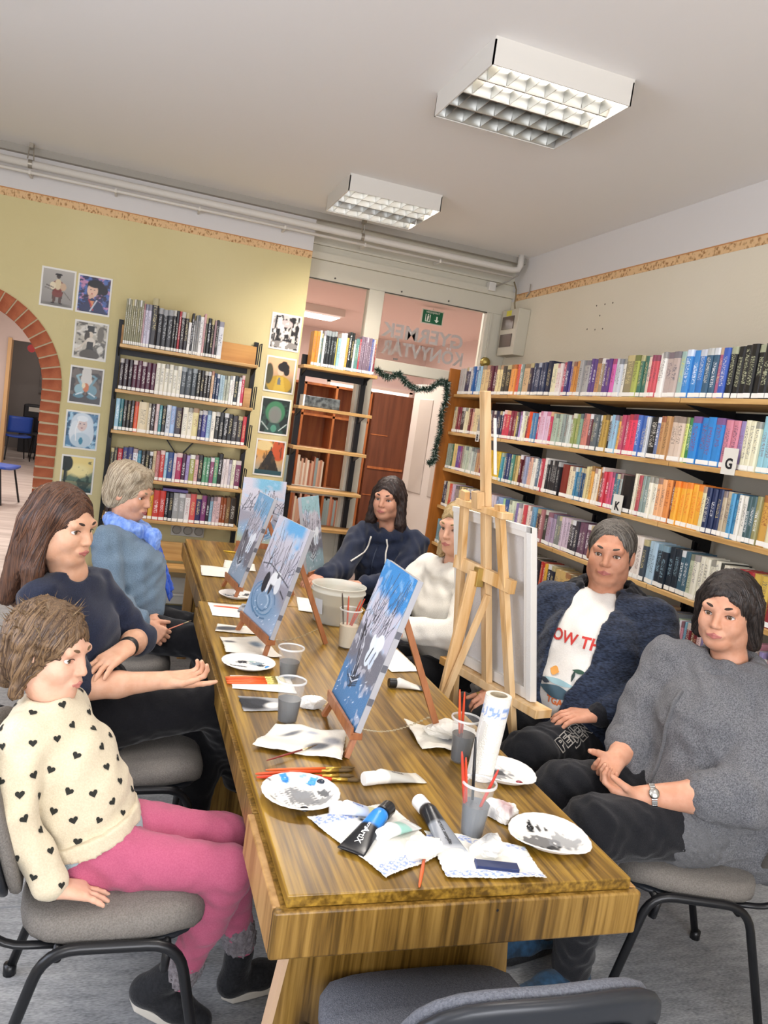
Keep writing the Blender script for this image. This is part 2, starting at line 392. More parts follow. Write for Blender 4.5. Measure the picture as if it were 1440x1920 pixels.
# ================================================================== ceiling lights, pipes, wall things
m_steel_w = mat('white_steel', '#dcd8cf', .45)
m_alu = mat('mirror_aluminium', '#a8a8a4', .28, metal=1)
m_tube_on = mat('lit_tube', '#ffffff', .3, emit=('#fff8f0', 20.0))
m_tube_off = mat('unlit_tube', '#b9b2a2', .3)
def ceiling_light(x, y, lit, label, power=14):
    S = .6; h = .1
    t = thing('ceiling_light', label, 'light', (x, y, ZC), 0, 'ceiling lights of the reading room')
    b = MB(); e = .006
    b.box(-S / 2, S / 2, -S / 2, S / 2, -.012, 0)
    b.box(-S / 2, -S / 2 + e, -S / 2, S / 2, -h, -.012); b.box(S / 2 - e, S / 2, -S / 2, S / 2, -h, -.012)
    b.box(-S / 2, S / 2, -S / 2, -S / 2 + e, -h, -.012); b.box(-S / 2, S / 2, S / 2 - e, S / 2, -h, -.012)
    b.build('housing', m_steel_w, t)
    rows = [(-.2175 + .145 * k) for k in range(4)]
    for k, ry in enumerate(rows):
        on = lit[k]
        tb = MB().tube([(-.27, ry, -.034), (.27, ry, -.034)], .012, 10).build('tube', m_tube_on if on else m_tube_off, t, smooth=True)
        if on:
            a = area_light('tube_light', (0, ry, -.052), (0, 0, 0), .54, .05, power, '#fff6ee', 150); a.parent = t
    for k in range(5):                                   # mirror wedges between the tubes
        ry = -.29 + .145 * k
        pr = [(ry - (.022 if k else 0), -.022), (ry + (.022 if k < 4 else 0), -.022), (ry + .004, -.096), (ry - .004, -.096)]
        MB().prism([(a, c) for a, c in pr], -.29, .29, 'yz').build('reflector', m_alu, t)
    for k in range(7):
        bx = -.252 + .084 * k
        for ry in rows:
            MB().prism([(bx - .007, -.052), (bx + .007, -.052), (bx + .001, -.096), (bx - .001, -.096)], ry - .062, ry + .062, 'xz').build('louvre_blade', m_alu, t)
    return t
ceiling_light(1.42, 3.168, (1, 1, 0, 0), 'large square ceiling light nearest the camera, half its louvre lit')
ceiling_light(1.395, 5.145, (1, 1, 0, 1), 'square louvred ceiling light over the far tables, beside the white pipe')
ceiling_light(1.42, 1.19, (1, 0, 0, 0), 'square ceiling light overhead, out of the picture, above the front table', 6)
ceiling_light(-.98, 3.168, (1, 1, 1, 1), 'square ceiling light out of the picture beside the left window', 4)
ceiling_light(-.98, 1.19, (1, 1, 1, 1), 'square ceiling light out of the picture behind the photographer', 3)
# hall and next room
for lx, ly, p, nm in ((2.12, 10.25, 120, 'next'), (2.0, 7.05, 45, 'door'), (-1.7, 8.5, 70, 'h1'), (-1.7, 12.5, 70, 'h2'), (-1.6, 17.3, 12, 'h3')):  # unseen lamp above the door is added to brighten the cube bookcase
    t = thing('ceiling_light', {'next': 'small ceiling light seen through the upper pane of the glazed partition', 'door': 'added fill light just inside the next room, unseen above the door', 'h1': 'ceiling light in the hall just behind the brick arch', 'h2': 'ceiling light deep in the hall behind the brick arch', 'h3': 'ceiling light in the dark room at the end of the hall'}[nm], 'light', (lx, ly, 2.98), 0, 'ceiling lights beyond')
    MB().box(-.3, .3, -.3, .3, -.09, 0).build('housing', m_steel_w, t)
    MB().box(-.27, .27, -.27, .27, -.094, -.09).build('diffuser', mat('pale_diffuser', '#f2e9e4', .4, emit=('#fff0ea', .25)), t)
    a = area_light('room_light', (0, 0, -.11), (0, 0, 0), .5, .5, p, '#ffe6dc' if nm == 'next' else '#fff6ee'); a.parent = t

# pipes along the back wall
m_pipe = mat('painted_pipe', '#d8d2c8', .45)
pp = thing('heating_pipe', 'thick white heating pipe running under the ceiling along the back wall', 'pipe', (0, 0, 0))
MB().tube([(-2.6, 5.84, 2.955), (2.70, 5.84, 2.955), (2.75, 5.84, 2.965), (2.765, 5.84, 3.0), (2.765, 5.84, 3.08)], .024, 16).build('pipe_run', m_pipe, pp, smooth=True)
for x in (-.78, 1.47):
    b = MB(); b.box(x - .012, x + .012, 5.81, 5.87, 3.05, 3.08); b.tube([(x - .01, 5.825, 3.06), (x - .016, 5.815, 2.98)], .004, 6); b.tube([(x + .01, 5.855, 3.06), (x + .016, 5.866, 2.98)], .004, 6)
    b.lathe([(.0255, -.012), (.0275, -.012), (.0275, .012), (.0255, .012)], 16, (x, 5.84, 2.955), (1, 0, 0))
    b.build('pipe_hanger', mat('bare_hanger', '#a49c8e', .4, metal=.6), pp)
cd = thing('cable_conduit', 'thin white cable conduit clipped below the heating pipe', 'conduit')
MB().tube([(-2.6, 5.85, 2.905), (2.72, 5.85, 2.905)], .011, 10).build('conduit_run', m_pipe, cd, smooth=True)
for x in (-.78, -.25, .3, .9, 1.5, 2.1): MB().box(x - .007, x + .007, 5.837, 5.966, 2.892, 2.918).build('clip', m_pipe, cd)
# fuse box on the right wall
fb = thing('fuse_box', 'grey fuse box with two dark windows on the wall above the long bookcase', 'fuse box')
m_fb = mat('fuse_box_grey', '#c6c0ae', .5)
MB().box(2.75, XR - .001, 5.70, 5.995, 2.30, 2.66).build('case', m_fb, fb, bevel=.006)
for z0 in (2.505, 2.365): MB().box(2.744, 2.752, 5.765, 5.965, z0, z0 + .1).build('breaker_window', mat('smoked_plastic', '#5d5148', .25), fb)
MB().box(2.746, 2.75, 5.83, 5.91, 2.61, 2.65).build('warning_sticker', mat('sticker_yellow', '#d8d04a', .6), fb)
cb = MB().tube([(2.80, 5.88, 2.66), (2.795, 5.9, 2.72), (2.805, 5.92, 2.78), (2.82, 5.96, 2.84), (2.80, 5.98, 2.90)], .006, 8).build('cable', mat('cable_brown', '#8d7f62', .6), smooth=True)
tag(cb, 'loose brown cable rising from the fuse box to the junction box', 'cable')
jb = MB().box(2.60, 2.66, 6.0, 6.07, 2.80, 2.87).build('junction_box', m_steel_w, bevel=.006)
tag(jb, 'small white junction box under the pipe in the corner', 'junction box')
c2 = MB().tube([(2.66, 6.02, 2.84), (2.72, 5.95, 2.88), (2.77, 5.86, 2.93)], .006, 8); c2.tube([(2.835, 5.75, 2.86), (2.835, 5.75, 2.80), (2.84, 5.8, 2.77)], .005, 8)
tag(c2.build('cable', mat('cable_grey', '#a29b90', .5), smooth=True), 'grey cable running from the junction box up to the pipe', 'cable')
sp = MB().lathe([(.0, .045), (.02, .042), (.035, .028), (.045, .0), (.0, .0)], 18, (2.69, YG - .04, 2.24), (0, -1, 0)).build('bell_push', mat('brass_bell', '#b8a45c', .35, metal=.7), smooth=True)
tag(sp, 'round brass coloured bell on the door jamb below the fuse box', 'bell')
# exit sign hung in the next room, seen through the pane
es = thing('exit_sign', 'green emergency exit sign seen through the upper pane', 'sign', (3.06, 8.5, 2.80))
MB().box(-.13, .13, 0, .02, -.005, .155).build('sign_border', mat('sign_white', '#e8ece6', .5), es)
MB().box(-.118, .118, -.003, .0, .007, .143).build('sign_face', mat('sign_green', '#1d6a4c', .5, emit=('#1d6a4c', .12)), es)
m_pic = mat('sign_picto', '#e9f4ee', .5, emit=('#e9f4ee', .15))
b = MB(); b.box(.045, .06, -.006, -.003, .04, .09); b.prism([(.025, .05), (.08, .05), (.0525, .02)], -.006, -.003); b.build('arrow', m_pic, es)
b = MB(); b.box(-.085, -.025, -.006, -.003, .02, .028); b.box(-.085, -.078, -.006, -.003, .02, .1); b.box(-.032, -.025, -.006, -.003, .02, .1); b.prism([(-.066, .03), (-.05, .03), (-.04, .08), (-.06, .085)], -.006, -.003); b.tube([(-.052, -.006, .094), (-.052, -.003, .094)], .008, 8); b.build('running_figure', m_pic, es)
me = text_mesh('VÉSZKIJÁRAT', .028, .0005); o = link('sign_text', me, m_pic, es); place_axes(o, (0, -.0045, .123), (1, 0, 0), (0, 0, 1))
MB().tube([(0, .01, .155), (0, .01, .18)], .004, 6).build('hanger', m_steel_w, es)

# ================================================================== painted / printed pictures as coloured grids
class Paint:
    def __init__(s, nx, ny, col, seed=0):
        s.nx, s.ny = nx, ny; s.a = np.zeros((ny, nx, 3)); s.a[:] = lin(col)[:3]
        s.u, s.v = np.meshgrid((np.arange(nx) + .5) / nx, (np.arange(ny) + .5) / ny); s.r = np.random.default_rng(seed); s.asp = ny / nx
    def mix(s, m, col):
        m = np.clip(m, 0, 1)[..., None]; s.a = s.a * (1 - m) + np.array(lin(col)[:3]) * m; return s
    def grad(s, c0, c1, v0=0, v1=1): return s.mix(np.ones_like(s.u), c0).mix((s.v - v0) / (v1 - v0), c1)
    def fbm(s, sx, sy, seed=0):
        out = np.zeros_like(s.u); r = np.random.default_rng(seed)
        for o in range(3):
            nx, ny = max(2, int(sx * 2 ** o)), max(2, int(sy * 2 ** o)); g = r.random((ny + 2, nx + 2)); x = s.u * nx; y = s.v * ny; i = x.astype(int); j = y.astype(int); fx = x - i; fy = y - j; fx = fx * fx * (3 - 2 * fx); fy = fy * fy * (3 - 2 * fy)
            out += .5 ** o * ((g[j, i] * (1 - fx) + g[j, i + 1] * fx) * (1 - fy) + (g[j + 1, i] * (1 - fx) + g[j + 1, i + 1] * fx) * fy)
        return out / 1.75
    def spots(s, col, sx, sy, th=.55, soft=.05, al=1, seed=0): return s.mix(np.clip((s.fbm(sx, sy, seed) - th) / soft, 0, 1) * al, col)
    def ell(s, cx, cy, rx, ry, col, al=1, rot=0, soft=.12):
        c, n = math.cos(rot), math.sin(rot); x = s.u - cx; y = (s.v - cy) * s.asp; d = np.hypot((x * c + y * n) / rx, (-x * n + y * c) / (ry * s.asp))
        return s.mix((1 + soft - d) / soft * al, col)
    def line(s, pts, w, col, al=1):
        for (x0, y0), (x1, y1) in zip(pts[:-1], pts[1:]):
            dx, dy = x1 - x0, (y1 - y0) * s.asp; L2 = dx * dx + dy * dy + 1e-9; t = np.clip(((s.u - x0) * dx + (s.v - y0) * s.asp * dy) / L2, 0, 1)
            d = np.hypot(s.u - x0 - t * dx, (s.v - y0) * s.asp - t * dy); s.mix((w - d) / (w * .5) * al, col)
        return s
    def poly(s, pts, col, al=1):
        ins = np.zeros_like(s.u, bool); n = len(pts)
        for i in range(n):
            x0, y0 = pts[i]; x1, y1 = pts[(i + 1) % n]
            c = ((y0 > s.v) != (y1 > s.v)) & (s.u < (x1 - x0) * (s.v - y0) / (y1 - y0 + 1e-9) + x0); ins ^= c
        return s.mix(ins * al, col)
    def sheet(s, name, width, height, mt, parent=None, thick=.0, bulge=0):
        """vertex-coloured sheet in local x (width) / z (height), facing -y"""
        nx, ny = s.nx, s.ny; xs = (np.arange(nx) / (nx - 1) - .5) * width; zs = np.arange(ny) / (ny - 1) * height
        X, Z = np.meshgrid(xs, zs); v = np.stack([X.ravel(), np.zeros(nx * ny), Z.ravel()], 1)
        j, i = np.meshgrid(np.arange(ny - 1), np.arange(nx - 1), indexing='ij'); a = (j * nx + i).ravel()
        f = np.stack([a, a + 1, a + nx + 1, a + nx], 1)
        me = bpy.data.meshes.new(name); me.from_pydata(v.tolist(), [], f.tolist()); setcol(me, s.a.reshape(-1, 3)); me.update()
        return link(name, me, mt, parent)
m_print = attr_mat('colour_print', rough=.35)
m_paper = mat('white_paper', '#efece4', .7)
def poster(x, z, w, h, pt, label, group):
    """w,h of sheet; bottom-left at x,z on the back wall"""
    t = thing('poster', label, 'poster', (x + w / 2, YB - .003, z), 0, group)
    MB().box(-w / 2, w / 2, 0, .0012, 0, h).build('sheet', m_paper, t)
    o = pt.sheet('picture', w - .022, h - .024, m_print, t); o.location = (0, -.0006, .012)
    return t
NX, NY = 44, 60
def p_warrior():
    p = Paint(NX, NY, '#a9a49b').grad('#8f8a84', '#b5b0a8'); p.ell(.5, .05, .4, .04, '#6f6a64', .6, 0, .6)
    p.poly([(.36, .1), (.44, .1), (.47, .42), (.33, .42)], '#5a4038'); p.poly([(.55, .1), (.63, .1), (.68, .42), (.52, .42)], '#54403a'); p.ell(.5, .35, .16, .1, '#7d3b33')
    p.ell(.5, .55, .17, .16, '#7a2f28'); p.ell(.5, .6, .1, .14, '#d9c7a2'); p.ell(.34, .55, .09, .1, '#e1d3b4'); p.ell(.67, .55, .09, .1, '#c9a98a'); p.ell(.5, .82, .06, .06, '#3d3029'); p.ell(.5, .87, .11, .03, '#221d1b')
    p.line([(.1, .48), (.38, .42)], .012, '#3a2f2a').line([(.7, .42), (.92, .22)], .012, '#3a2f2a').line([(.15, .55), (.36, .5)], .02, '#3b2b25'); p.ell(.38, .08, .06, .02, '#2b2422'); p.ell(.62, .08, .06, .02, '#2b2422'); return p
def p_blossom():
    p = Paint(NX, NY, '#27305c').spots('#5573b8', 6, 8, .5, .1, .9, 3).spots('#c98fb3', 8, 11, .56, .08, .9, 5); p.spots('#2a1c33', 7, 9, .55, .08, .9, 8)
    p.ell(.55, .72, .27, .2, '#15121c'); p.ell(.78, .66, .14, .12, '#17131d'); p.ell(.44, .62, .16, .18, '#e6bfa6'); p.ell(.42, .42, .08, .1, '#d9ae94'); p.ell(.5, .8, .22, .09, '#15121c'); p.poly([(.1, 0), (.95, 0), (.75, .3), (.45, .42), (.25, .3)], '#283059'); p.poly([(.38, .34), (.52, .34), (.45, .05)], '#d98a5c'); p.line([(.35, .36), (.5, .08)], .03, '#b2323c').line([(.6, .36), (.42, .05)], .03, '#c7ccd8')
    p.ell(.38, .64, .02, .01, '#2a1c1c'); p.ell(.5, .64, .02, .01, '#2a1c1c'); p.ell(.43, .53, .03, .012, '#a8363c'); return p
def p_tophat():
    p = Paint(NX, NY, '#b9b2a2').spots('#4b4740', 7, 9, .5, .1, .9, 2).spots('#e6e1d6', 5, 7, .56, .1, .8, 6)
    p.ell(.48, .75, .17, .03, '#1a1815'); p.poly([(.38, .76), (.58, .76), (.6, .92), (.37, .92)], '#1d1a17'); p.ell(.48, .66, .08, .09, '#d6c8b4'); p.ell(.38, .6, .08, .16, '#3c3229'); p.ell(.5, .45, .15, .13, '#ddd3c4'); p.poly([(.36, .14), (.62, .14), (.58, .46), (.4, .46)], '#211d19'); p.line([(.36, .48), (.2, .28), (.05, .18)], .04, '#cfc3b2'); p.ell(.5, .1, .3, .14, '#4a4238'); p.ell(.8, .7, .1, .22, '#6d665b', .8); return p
def p_swans():
    p = Paint(NX, NY, '#6c6159').spots('#2b2a2c', 5, 5, .52, .1, .9, 4); p.poly([(.3, .5), (.7, .5), (.62, 1), (.36, 1)], '#dcd8d0', .9); p.poly([(0, 0), (1, 0), (1, .22), (0, .22)], '#3c3a3c')
    for sx, c in ((-1, '#8fb3bc'), (1, '#6f98a6')):
        p.line([(.5 + sx * .08, .42), (.5 + sx * .22, .62), (.5 + sx * .3, .75), (.5 + sx * .2, .8)], .05, c); p.ell(.5 + sx * .2, .38, .15, .14, c); p.ell(.5 + sx * .22, .2, .16, .06, '#4f7e90'); p.line([(.5 + sx * .12, .3), (.5 + sx * .3, .22)], .03, '#d7e3e6')
    p.ell(.5, .45, .09, .12, '#c8703c'); p.ell(.42, .5, .05, .08, '#e8d9b8'); return p
def p_ice():
    p = Paint(NX, NY, '#4e7fa3').spots('#1f4668', 6, 8, .52, .1, .9, 1).spots('#a9d2e6', 8, 10, .58, .08, .9, 7); p.ell(.5, .68, .34, .3, '#cfdbe4'); p.ell(.3, .42, .18, .32, '#dfe7ec'); p.ell(.72, .42, .17, .32, '#d3dfe8'); p.ell(.5, .66, .15, .17, '#d9c2bb'); p.ell(.5, .83, .17, .08, '#e6edf1'); p.ell(.5, .22, .3, .2, '#bcd0dc'); p.ell(.5, .2, .06, .1, '#2f83a0'); p.ell(.44, .68, .025, .012, '#2a3b52'); p.ell(.56, .68, .025, .012, '#2a3b52'); p.ell(.5, .57, .035, .012, '#8e4a52'); p.line([(.4, .8), (.3, .5), (.34, .2)], .02, '#f4f7f8'); return p
def p_valley():
    p = Paint(NX, NY, '#d8c069').grad('#2c5a5e', '#efd98a', .1, .75); p.poly([(0, .3), (.35, .55), (.6, .38), (1, .62), (1, .3)], '#3c6a62', .8); p.ell(.55, .62, .3, .14, '#f4e6a4', .8, 0, .6); p.ell(.12, .8, .2, .22, '#1c2422'); p.line([(.1, 0), (.1, .8)], .05, '#161b1a'); p.spots('#17312f', 7, 7, .6, .08, .8, 9); return p
def p_forest():
    p = Paint(NX, NY, '#cfc8c0').spots('#2c2a2a', 9, 6, .48, .08, 1, 4)
    for x in (.1, .25, .72, .9): p.line([(x, .2), (x + .04, 1)], .04, '#1c1a1b')
    p.ell(.5, .75, .22, .1, '#d8bcb8', .8); p.ell(.5, .12, .5, .1, '#8f8a84'); p.spots('#efeae2', 8, 8, .62, .06, .9, 6); return p
def p_kimono():
    p = Paint(NX, NY, '#d79a62').grad('#5d5a3e', '#e8b98e', .1, .7); p.ell(.5, .2, .42, .26, '#b8942c'); p.poly([(.3, .0), (.75, 0), (.62, .45), (.4, .45)], '#c7a53a'); p.poly([(.42, .2), (.56, .2), (.52, .42), (.45, .42)], '#6a6f70'); p.ell(.52, .62, .12, .13, '#e3bda0'); p.ell(.6, .74, .2, .13, '#191415'); p.ell(.72, .62, .1, .12, '#1b1516'); p.ell(.62, .87, .09, .05, '#1b1516'); p.ell(.1, .5, .14, .3, '#4a4630', .8); return p
def p_green():
    p = Paint(NX, NY, '#16241f').spots('#2f4a42', 6, 7, .55, .1, .8, 2); p.ell(.5, .62, .33, .3, '#3f7d56'); p.ell(.5, .56, .22, .22, '#77877a'); p.ell(.5, .5, .17, .2, '#7d7f78', .8, 0, .5); p.poly([(.15, 0), (.85, 0), (.68, .3), (.32, .3)], '#2e4c44'); p.line([(.05, .3), (.3, .1)], .025, '#b8c6c0').line([(.95, .3), (.7, .1)], .025, '#b8c6c0'); p.ell(.5, .14, .1, .1, '#4f8f78'); return p
def p_pyramid():
    p = Paint(NX, NY, '#d59a4e').grad('#8fa39a', '#e2a254', .0, .6); p.ell(.8, .75, .25, .3, '#c8562c'); p.ell(.25, .85, .3, .14, '#e8cf92', .9); p.poly([(.12, .12), (.88, .12), (.56, .72), (.48, .72)], '#2c2620'); p.line([(.52, .6), (.52, .82)], .02, '#2c2620'); p.spots('#4a3a28', 9, 4, .6, .08, .8, 5); p.poly([(0, 0), (1, 0), (1, .14), (0, .14)], '#2f5158'); return p
def p_portrait():
    p = Paint(NX, NY, '#c8c4be').spots('#6c6a68', 4, 5, .5, .1, .8, 3); p.ell(.42, .62, .22, .26, '#201e20'); p.ell(.45, .56, .13, .17, '#c9bdb2'); p.ell(.4, .12, .34, .24, '#232124'); p.ell(.5, .4, .08, .1, '#b8aca2'); return p
GL, GR = 'posters left of the bookcase', 'posters beside the glazed partition'
poster(-.668, 2.09, .218, .262, p_warrior(), 'poster of a robed swordsman on grey, leftmost of the top pair', GL)
poster(-.437, 2.085, .222, .262, p_blossom(), 'poster of a dark-haired woman among blue and pink blossoms', GL)
poster(-.43, 1.775, .222, .262, p_tophat(), 'sepia poster of a woman in a black top hat', GL)
poster(-.43, 1.463, .222, .262, p_swans(), 'poster of two teal bird shapes forming a heart', GL)
poster(-.43, 1.148, .222, .268, p_ice(), 'ice-blue poster of a white-haired woman', GL)
poster(-.43, .835, .222, .268, p_valley(), 'yellow and teal landscape poster, lowest beside the arch', GL)
poster(.905, 2.06, .225, .265, p_forest(), 'black and white woodland poster, topmost beside the glazed partition', GR)
poster(.905, 1.745, .225, .265, p_kimono(), 'poster of a woman in a yellow robe at sunset', GR)
poster(.905, 1.43, .225, .275, p_green(), 'dark poster with a rounded green head shape', GR)
poster(.905, 1.115, .225, .275, p_pyramid(), 'orange autumn poster with a dark pyramid', GR)
poster(.905, .805, .225, .275, p_portrait(), 'grey portrait poster, lowest, half behind the paintings', GR)

# ================================================================== bookcases
m_shelf = wood('shelf_beech', '#a37a45', '#bb9156', '#cfa76c', 5, (.08, 1, 1), .45)
m_shelf_y = wood('shelf_beech_long', '#a37a45', '#bb9156', '#cfa76c', 5, (1, .08, 1), .45)
m_orange = wood('orange_panel', '#8f5214', '#a5611b', '#b56d24', 3, (1, 1, .06), .45)
m_black = mat('black_steel', '#17171a', .45, metal=.2)
m_tagw = mat('tag_plastic', '#d8d5cb', .35)
m_ink = mat('black_ink', '#17171c', .6)
def letter_tag(parent, ch, loc, xa, wd=.075, ht=.095):
    t = MB().box(-wd / 2, wd / 2, -ht / 2, ht / 2, -.002, 0).build('letter_tag', m_tagw, parent); place_axes(t, loc, xa, (0, 0, 1))
    o = link('tag_letter', text_mesh(ch, .062, .0004, bold=.002), m_ink, t); o.location = (0, -.012, .0008)
    return t
# left bookcase
LBX0, LBX1, LBF = -.13, .80, 5.64
lb = thing('bookcase', 'narrow bookcase with black uprights on the back wall beside the posters', 'bookcase', (0, 0, 0))
for x in (LBX0 - .015, LBX1 - .005):
    MB().box(x, x + .03, 5.90, 5.955, 0, 2.08).build('upright', m_black, lb)
MB().bar((.06, 5.958, .78), (.66, 5.958, 1.58), .008, .035, (0, 1, 0)).build('brace', m_black, lb)
MB().bar((.06, 5.954, 1.55), (.66, 5.954, .78), .008, .035, (0, 1, 0)).build('brace', m_black, lb)
LZ = (1.905, 1.605, 1.332, 1.02, .745)
for k, z in enumerate(LZ):
    MB().box(LBX0 + .01, LBX1, LBF, 5.93, z - .022, z).build('shelf_board', m_shelf, lb, bevel=.003)
    for x in (LBX0, LBX1 - .01):
        MB().prism([(LBF + .02, z - .022), (5.91, z - .022), (5.91, z - .075)], x + .002, x + .008, 'yz').build('bracket', m_black, lb)
    MB().tube([(LBX1 + .012, LBF + .02, z - .01), (LBX1 + .012, LBF + .01, z + .15), (LBX1 + .012, LBF + .10, z + .15), (LBX1 + .012, LBF + .12, z - .01)], .004, 6).build('book_stop', m_black, lb)
MB().box(LBX0 + .01, LBX1, 5.80, 5.82, 1.907, 2.04).build('back_rail', wood('shelf_back', '#a37237', '#b98442', '#c8954f', 3, (.06, 1, 1), .45), lb)
MB().box(.735, .785, 5.70, 5.82, 1.607, 1.74).build('book_end', m_shelf, lb)
MB().box(LBX0 + .01, LBX1 - .03, 5.945, 5.95, 1.845, 1.885).build('label_rail', m_black, lb)
# low bench and socket strip under it
bn = thing('low_bench', 'low wooden bench board beneath the narrow bookcase', 'bench')
MB().box(LBX0, LBX1, 5.66, 5.68, .47, .60).build('back_board', m_shelf, bn); MB().box(LBX0, LBX1, 5.50, 5.68, .42, .45).build('board', m_shelf, bn, bevel=.004)
for x in (LBX0 + .05, LBX1 - .09): MB().box(x, x + .035, 5.60, 5.64, 0, .42).build('leg', m_black, bn)
rd = thing('skirting_heater', 'long white skirting heater along the back wall under the bench', 'heater')
MB().box(-.4, .9, 5.76, 5.95, .13, .33).build('casing', mat('heater_white', '#c9c7be', .5), rd, bevel=.008); MB().box(-.4, .9, 5.74, 5.76, .20, .215).build('rail', m_steel_w, rd)
for x in (-.3, .8): MB().box(x - .02, x + .02, 5.84, 5.9, 0, .13).build('foot', m_steel_w, rd)
so = thing('socket_strip', 'white triple wall socket under the narrow bookcase', 'socket')
MB().box(.36, .60, YB - .018, YB - .0005, .60, .69).build('plate', m_tagw, so, bevel=.006)
for x in (.40, .48, .56): MB().lathe([(.0, .004), (.026, .004), (.032, .012), (.034, 0)], 16, (x, YB - .02, .645), (0, -1, 0)).build('outlet', mat('socket_grey', '#aaa69c', .5), so)
# rack in front of the glazed partition
rk = thing('bookcase', 'open black rack with bare shelves standing before the glazed partition', 'bookcase')
for x in (1.175, 1.655): MB().box(x, x + .04, 5.99, 6.03, 0, 2.06).build('upright', m_black, rk)
GZ = (1.975, 1.675, 1.375, 1.065, .775)
for k, z in enumerate(GZ):
    MB().box(1.15, 1.72, 5.79, 6.0, z - .024, z).build('shelf_board', m_shelf, rk, bevel=.003)
    for x in (1.178, 1.668): MB().prism([(5.81, z - .024), (5.995, z - .024), (5.995, z - .08)], x, x + .006, 'yz').build('bracket', m_black, rk)
MB().box(1.17, 1.70, 5.98, 5.99, 1.90, 1.95).build('cross_rail', m_black, rk)
dv = MB().box(1.20, 1.47, 5.83, 5.97, 1.677, 1.757).build('dvd_stack', mat('dark_case', '#2b2e2f', .3, noise=(30, '#6a6f6e', 3)), bevel=.004)
dv.name = 'disc_case'; tag(dv, 'dark glossy box lying flat on the second shelf of the open rack', 'box')
tag(MB().box(1.188, 1.20, 5.83, 5.97, 1.677, 1.76).build('disc_case', m_paper), 'thin white case standing at the end of the dark box', 'case')
# long bookcase on the right
RXF = 2.445
RZ = (1.945, 1.642, 1.347, 1.04, .735)
lo = thing('bookcase', 'long bookcase with five shelves covering the right wall', 'bookcase')
MB().box(2.39, XR - .02, 6.03, 6.055, 0, 2.145).build('end_panel', m_orange, lo, bevel=.003)
for y in (5.10, 4.18, 3.26, 2.34, 1.42, .5):
    for dy in (-.03, .012):
        MB().box(2.735, 2.80, y + dy, y + dy + .018, 0, 2.02).build('upright', m_black, lo)
ys = [6.028, 5.045, 4.12, 3.205, 2.29, 1.37, .5]
for z in RZ:
    for a, c in zip(ys[:-1], ys[1:]):
        MB().box(RXF, 2.74, c + .003, a - .003, z - .024, z).build('shelf_board', m_shelf_y, lo, bevel=.003)
        MB().prism([(RXF + .04, z - .026), (2.735, z - .026), (2.735, z - .09)], c - .003, c + .003, 'xz').build('bracket', m_black, lo)
MB().box(2.80, 2.815, .5, 6.03, 1.86, 1.92).build('back_rail', m_black, lo)
letter_tag(lo, '\u00c1', (2.387, 6.02, 1.985), (0, -1, 0), .07, .09)
letter_tag(lo, 'B', (RXF - .004, 5.43, 1.635), (0, -1, 0), .06, .08)
letter_tag(lo, 'G', (RXF - .004, 2.80, 1.675), (0, -1, 0), .085, .115)
letter_tag(lo, 'K', (RXF - .004, 3.55, 1.385), (0, -1, 0), .085, .10)

# ================================================================== books
mbk = bpy.data.materials.new('book_cover'); nt, N, L, b = nodes_of(mbk)
a1 = N.new('ShaderNodeAttribute'); a1.attribute_name = 'col'; a2 = N.new('ShaderNodeAttribute'); a2.attribute_name = 'col2'; a3 = N.new('ShaderNodeAttribute'); a3.attribute_name = 'spine'
sx = N.new('ShaderNodeSeparateXYZ'); L.new(a3.outputs['Vector'], sx.inputs[0])
def mth(op, i0, i1=None, i2=None):
    n = N.new('ShaderNodeMath'); n.operation = op
    for k, q in enumerate((i0, i1, i2)):
        if q is None: continue
        if isinstance(q, (int, float)): n.inputs[k].default_value = q
        else: L.new(q, n.inputs[k])
    return n.outputs[0]
U_, V_, S_ = sx.outputs[0], sx.outputs[1], sx.outputs[2]
cmb = N.new('ShaderNodeCombineXYZ'); L.new(mth('MULTIPLY', U_, 2.2), cmb.inputs[0]); L.new(mth('MULTIPLY', V_, 52.0), cmb.inputs[1]); L.new(mth('MULTIPLY', S_, 97.0), cmb.inputs[2])
nz = N.new('ShaderNodeTexNoise'); nz.inputs['Scale'].default_value = 1.0; nz.inputs['Detail'].default_value = 2; L.new(cmb.outputs[0], nz.inputs['Vector'])
txt = mth('GREATER_THAN', nz.outputs['Fac'], .53)
inu = mth('LESS_THAN', mth('ABSOLUTE', U_), .55)
v0 = mth('GREATER_THAN', V_, mth('MULTIPLY_ADD', mth('FRACT', mth('MULTIPLY', S_, 7.3)), .2, .22))
v1 = mth('LESS_THAN', V_, mth('MULTIPLY_ADD', mth('FRACT', mth('MULTIPLY', S_, 13.7)), .25, .68))
tm = mth('MULTIPLY', mth('MULTIPLY', txt, inu), mth('MULTIPLY', v0, v1))
bandm = mth('MULTIPLY', mth('GREATER_THAN', V_, .86), mth('GREATER_THAN', mth('FRACT', mth('MULTIPLY', S_, 29.1)), .6))
allm = mth('MINIMUM', mth('ADD', tm, bandm), .62)
mx = N.new('ShaderNodeMix'); mx.data_type = 'RGBA'; L.new(allm, mx.inputs[0]); L.new(a1.outputs['Color'], mx.inputs[6]); L.new(a2.outputs['Color'], mx.inputs[7]); L.new(mx.outputs[2], b.inputs['Base Color'])
b.inputs['Roughness'].default_value = .38
m_pages = mat('book_pages', '#d9cfb4', .9, noise=(200, '#c6ba9c', 2, (1, 1, .02)))
m_label = mat('spine_label', '#eceae3', .6)

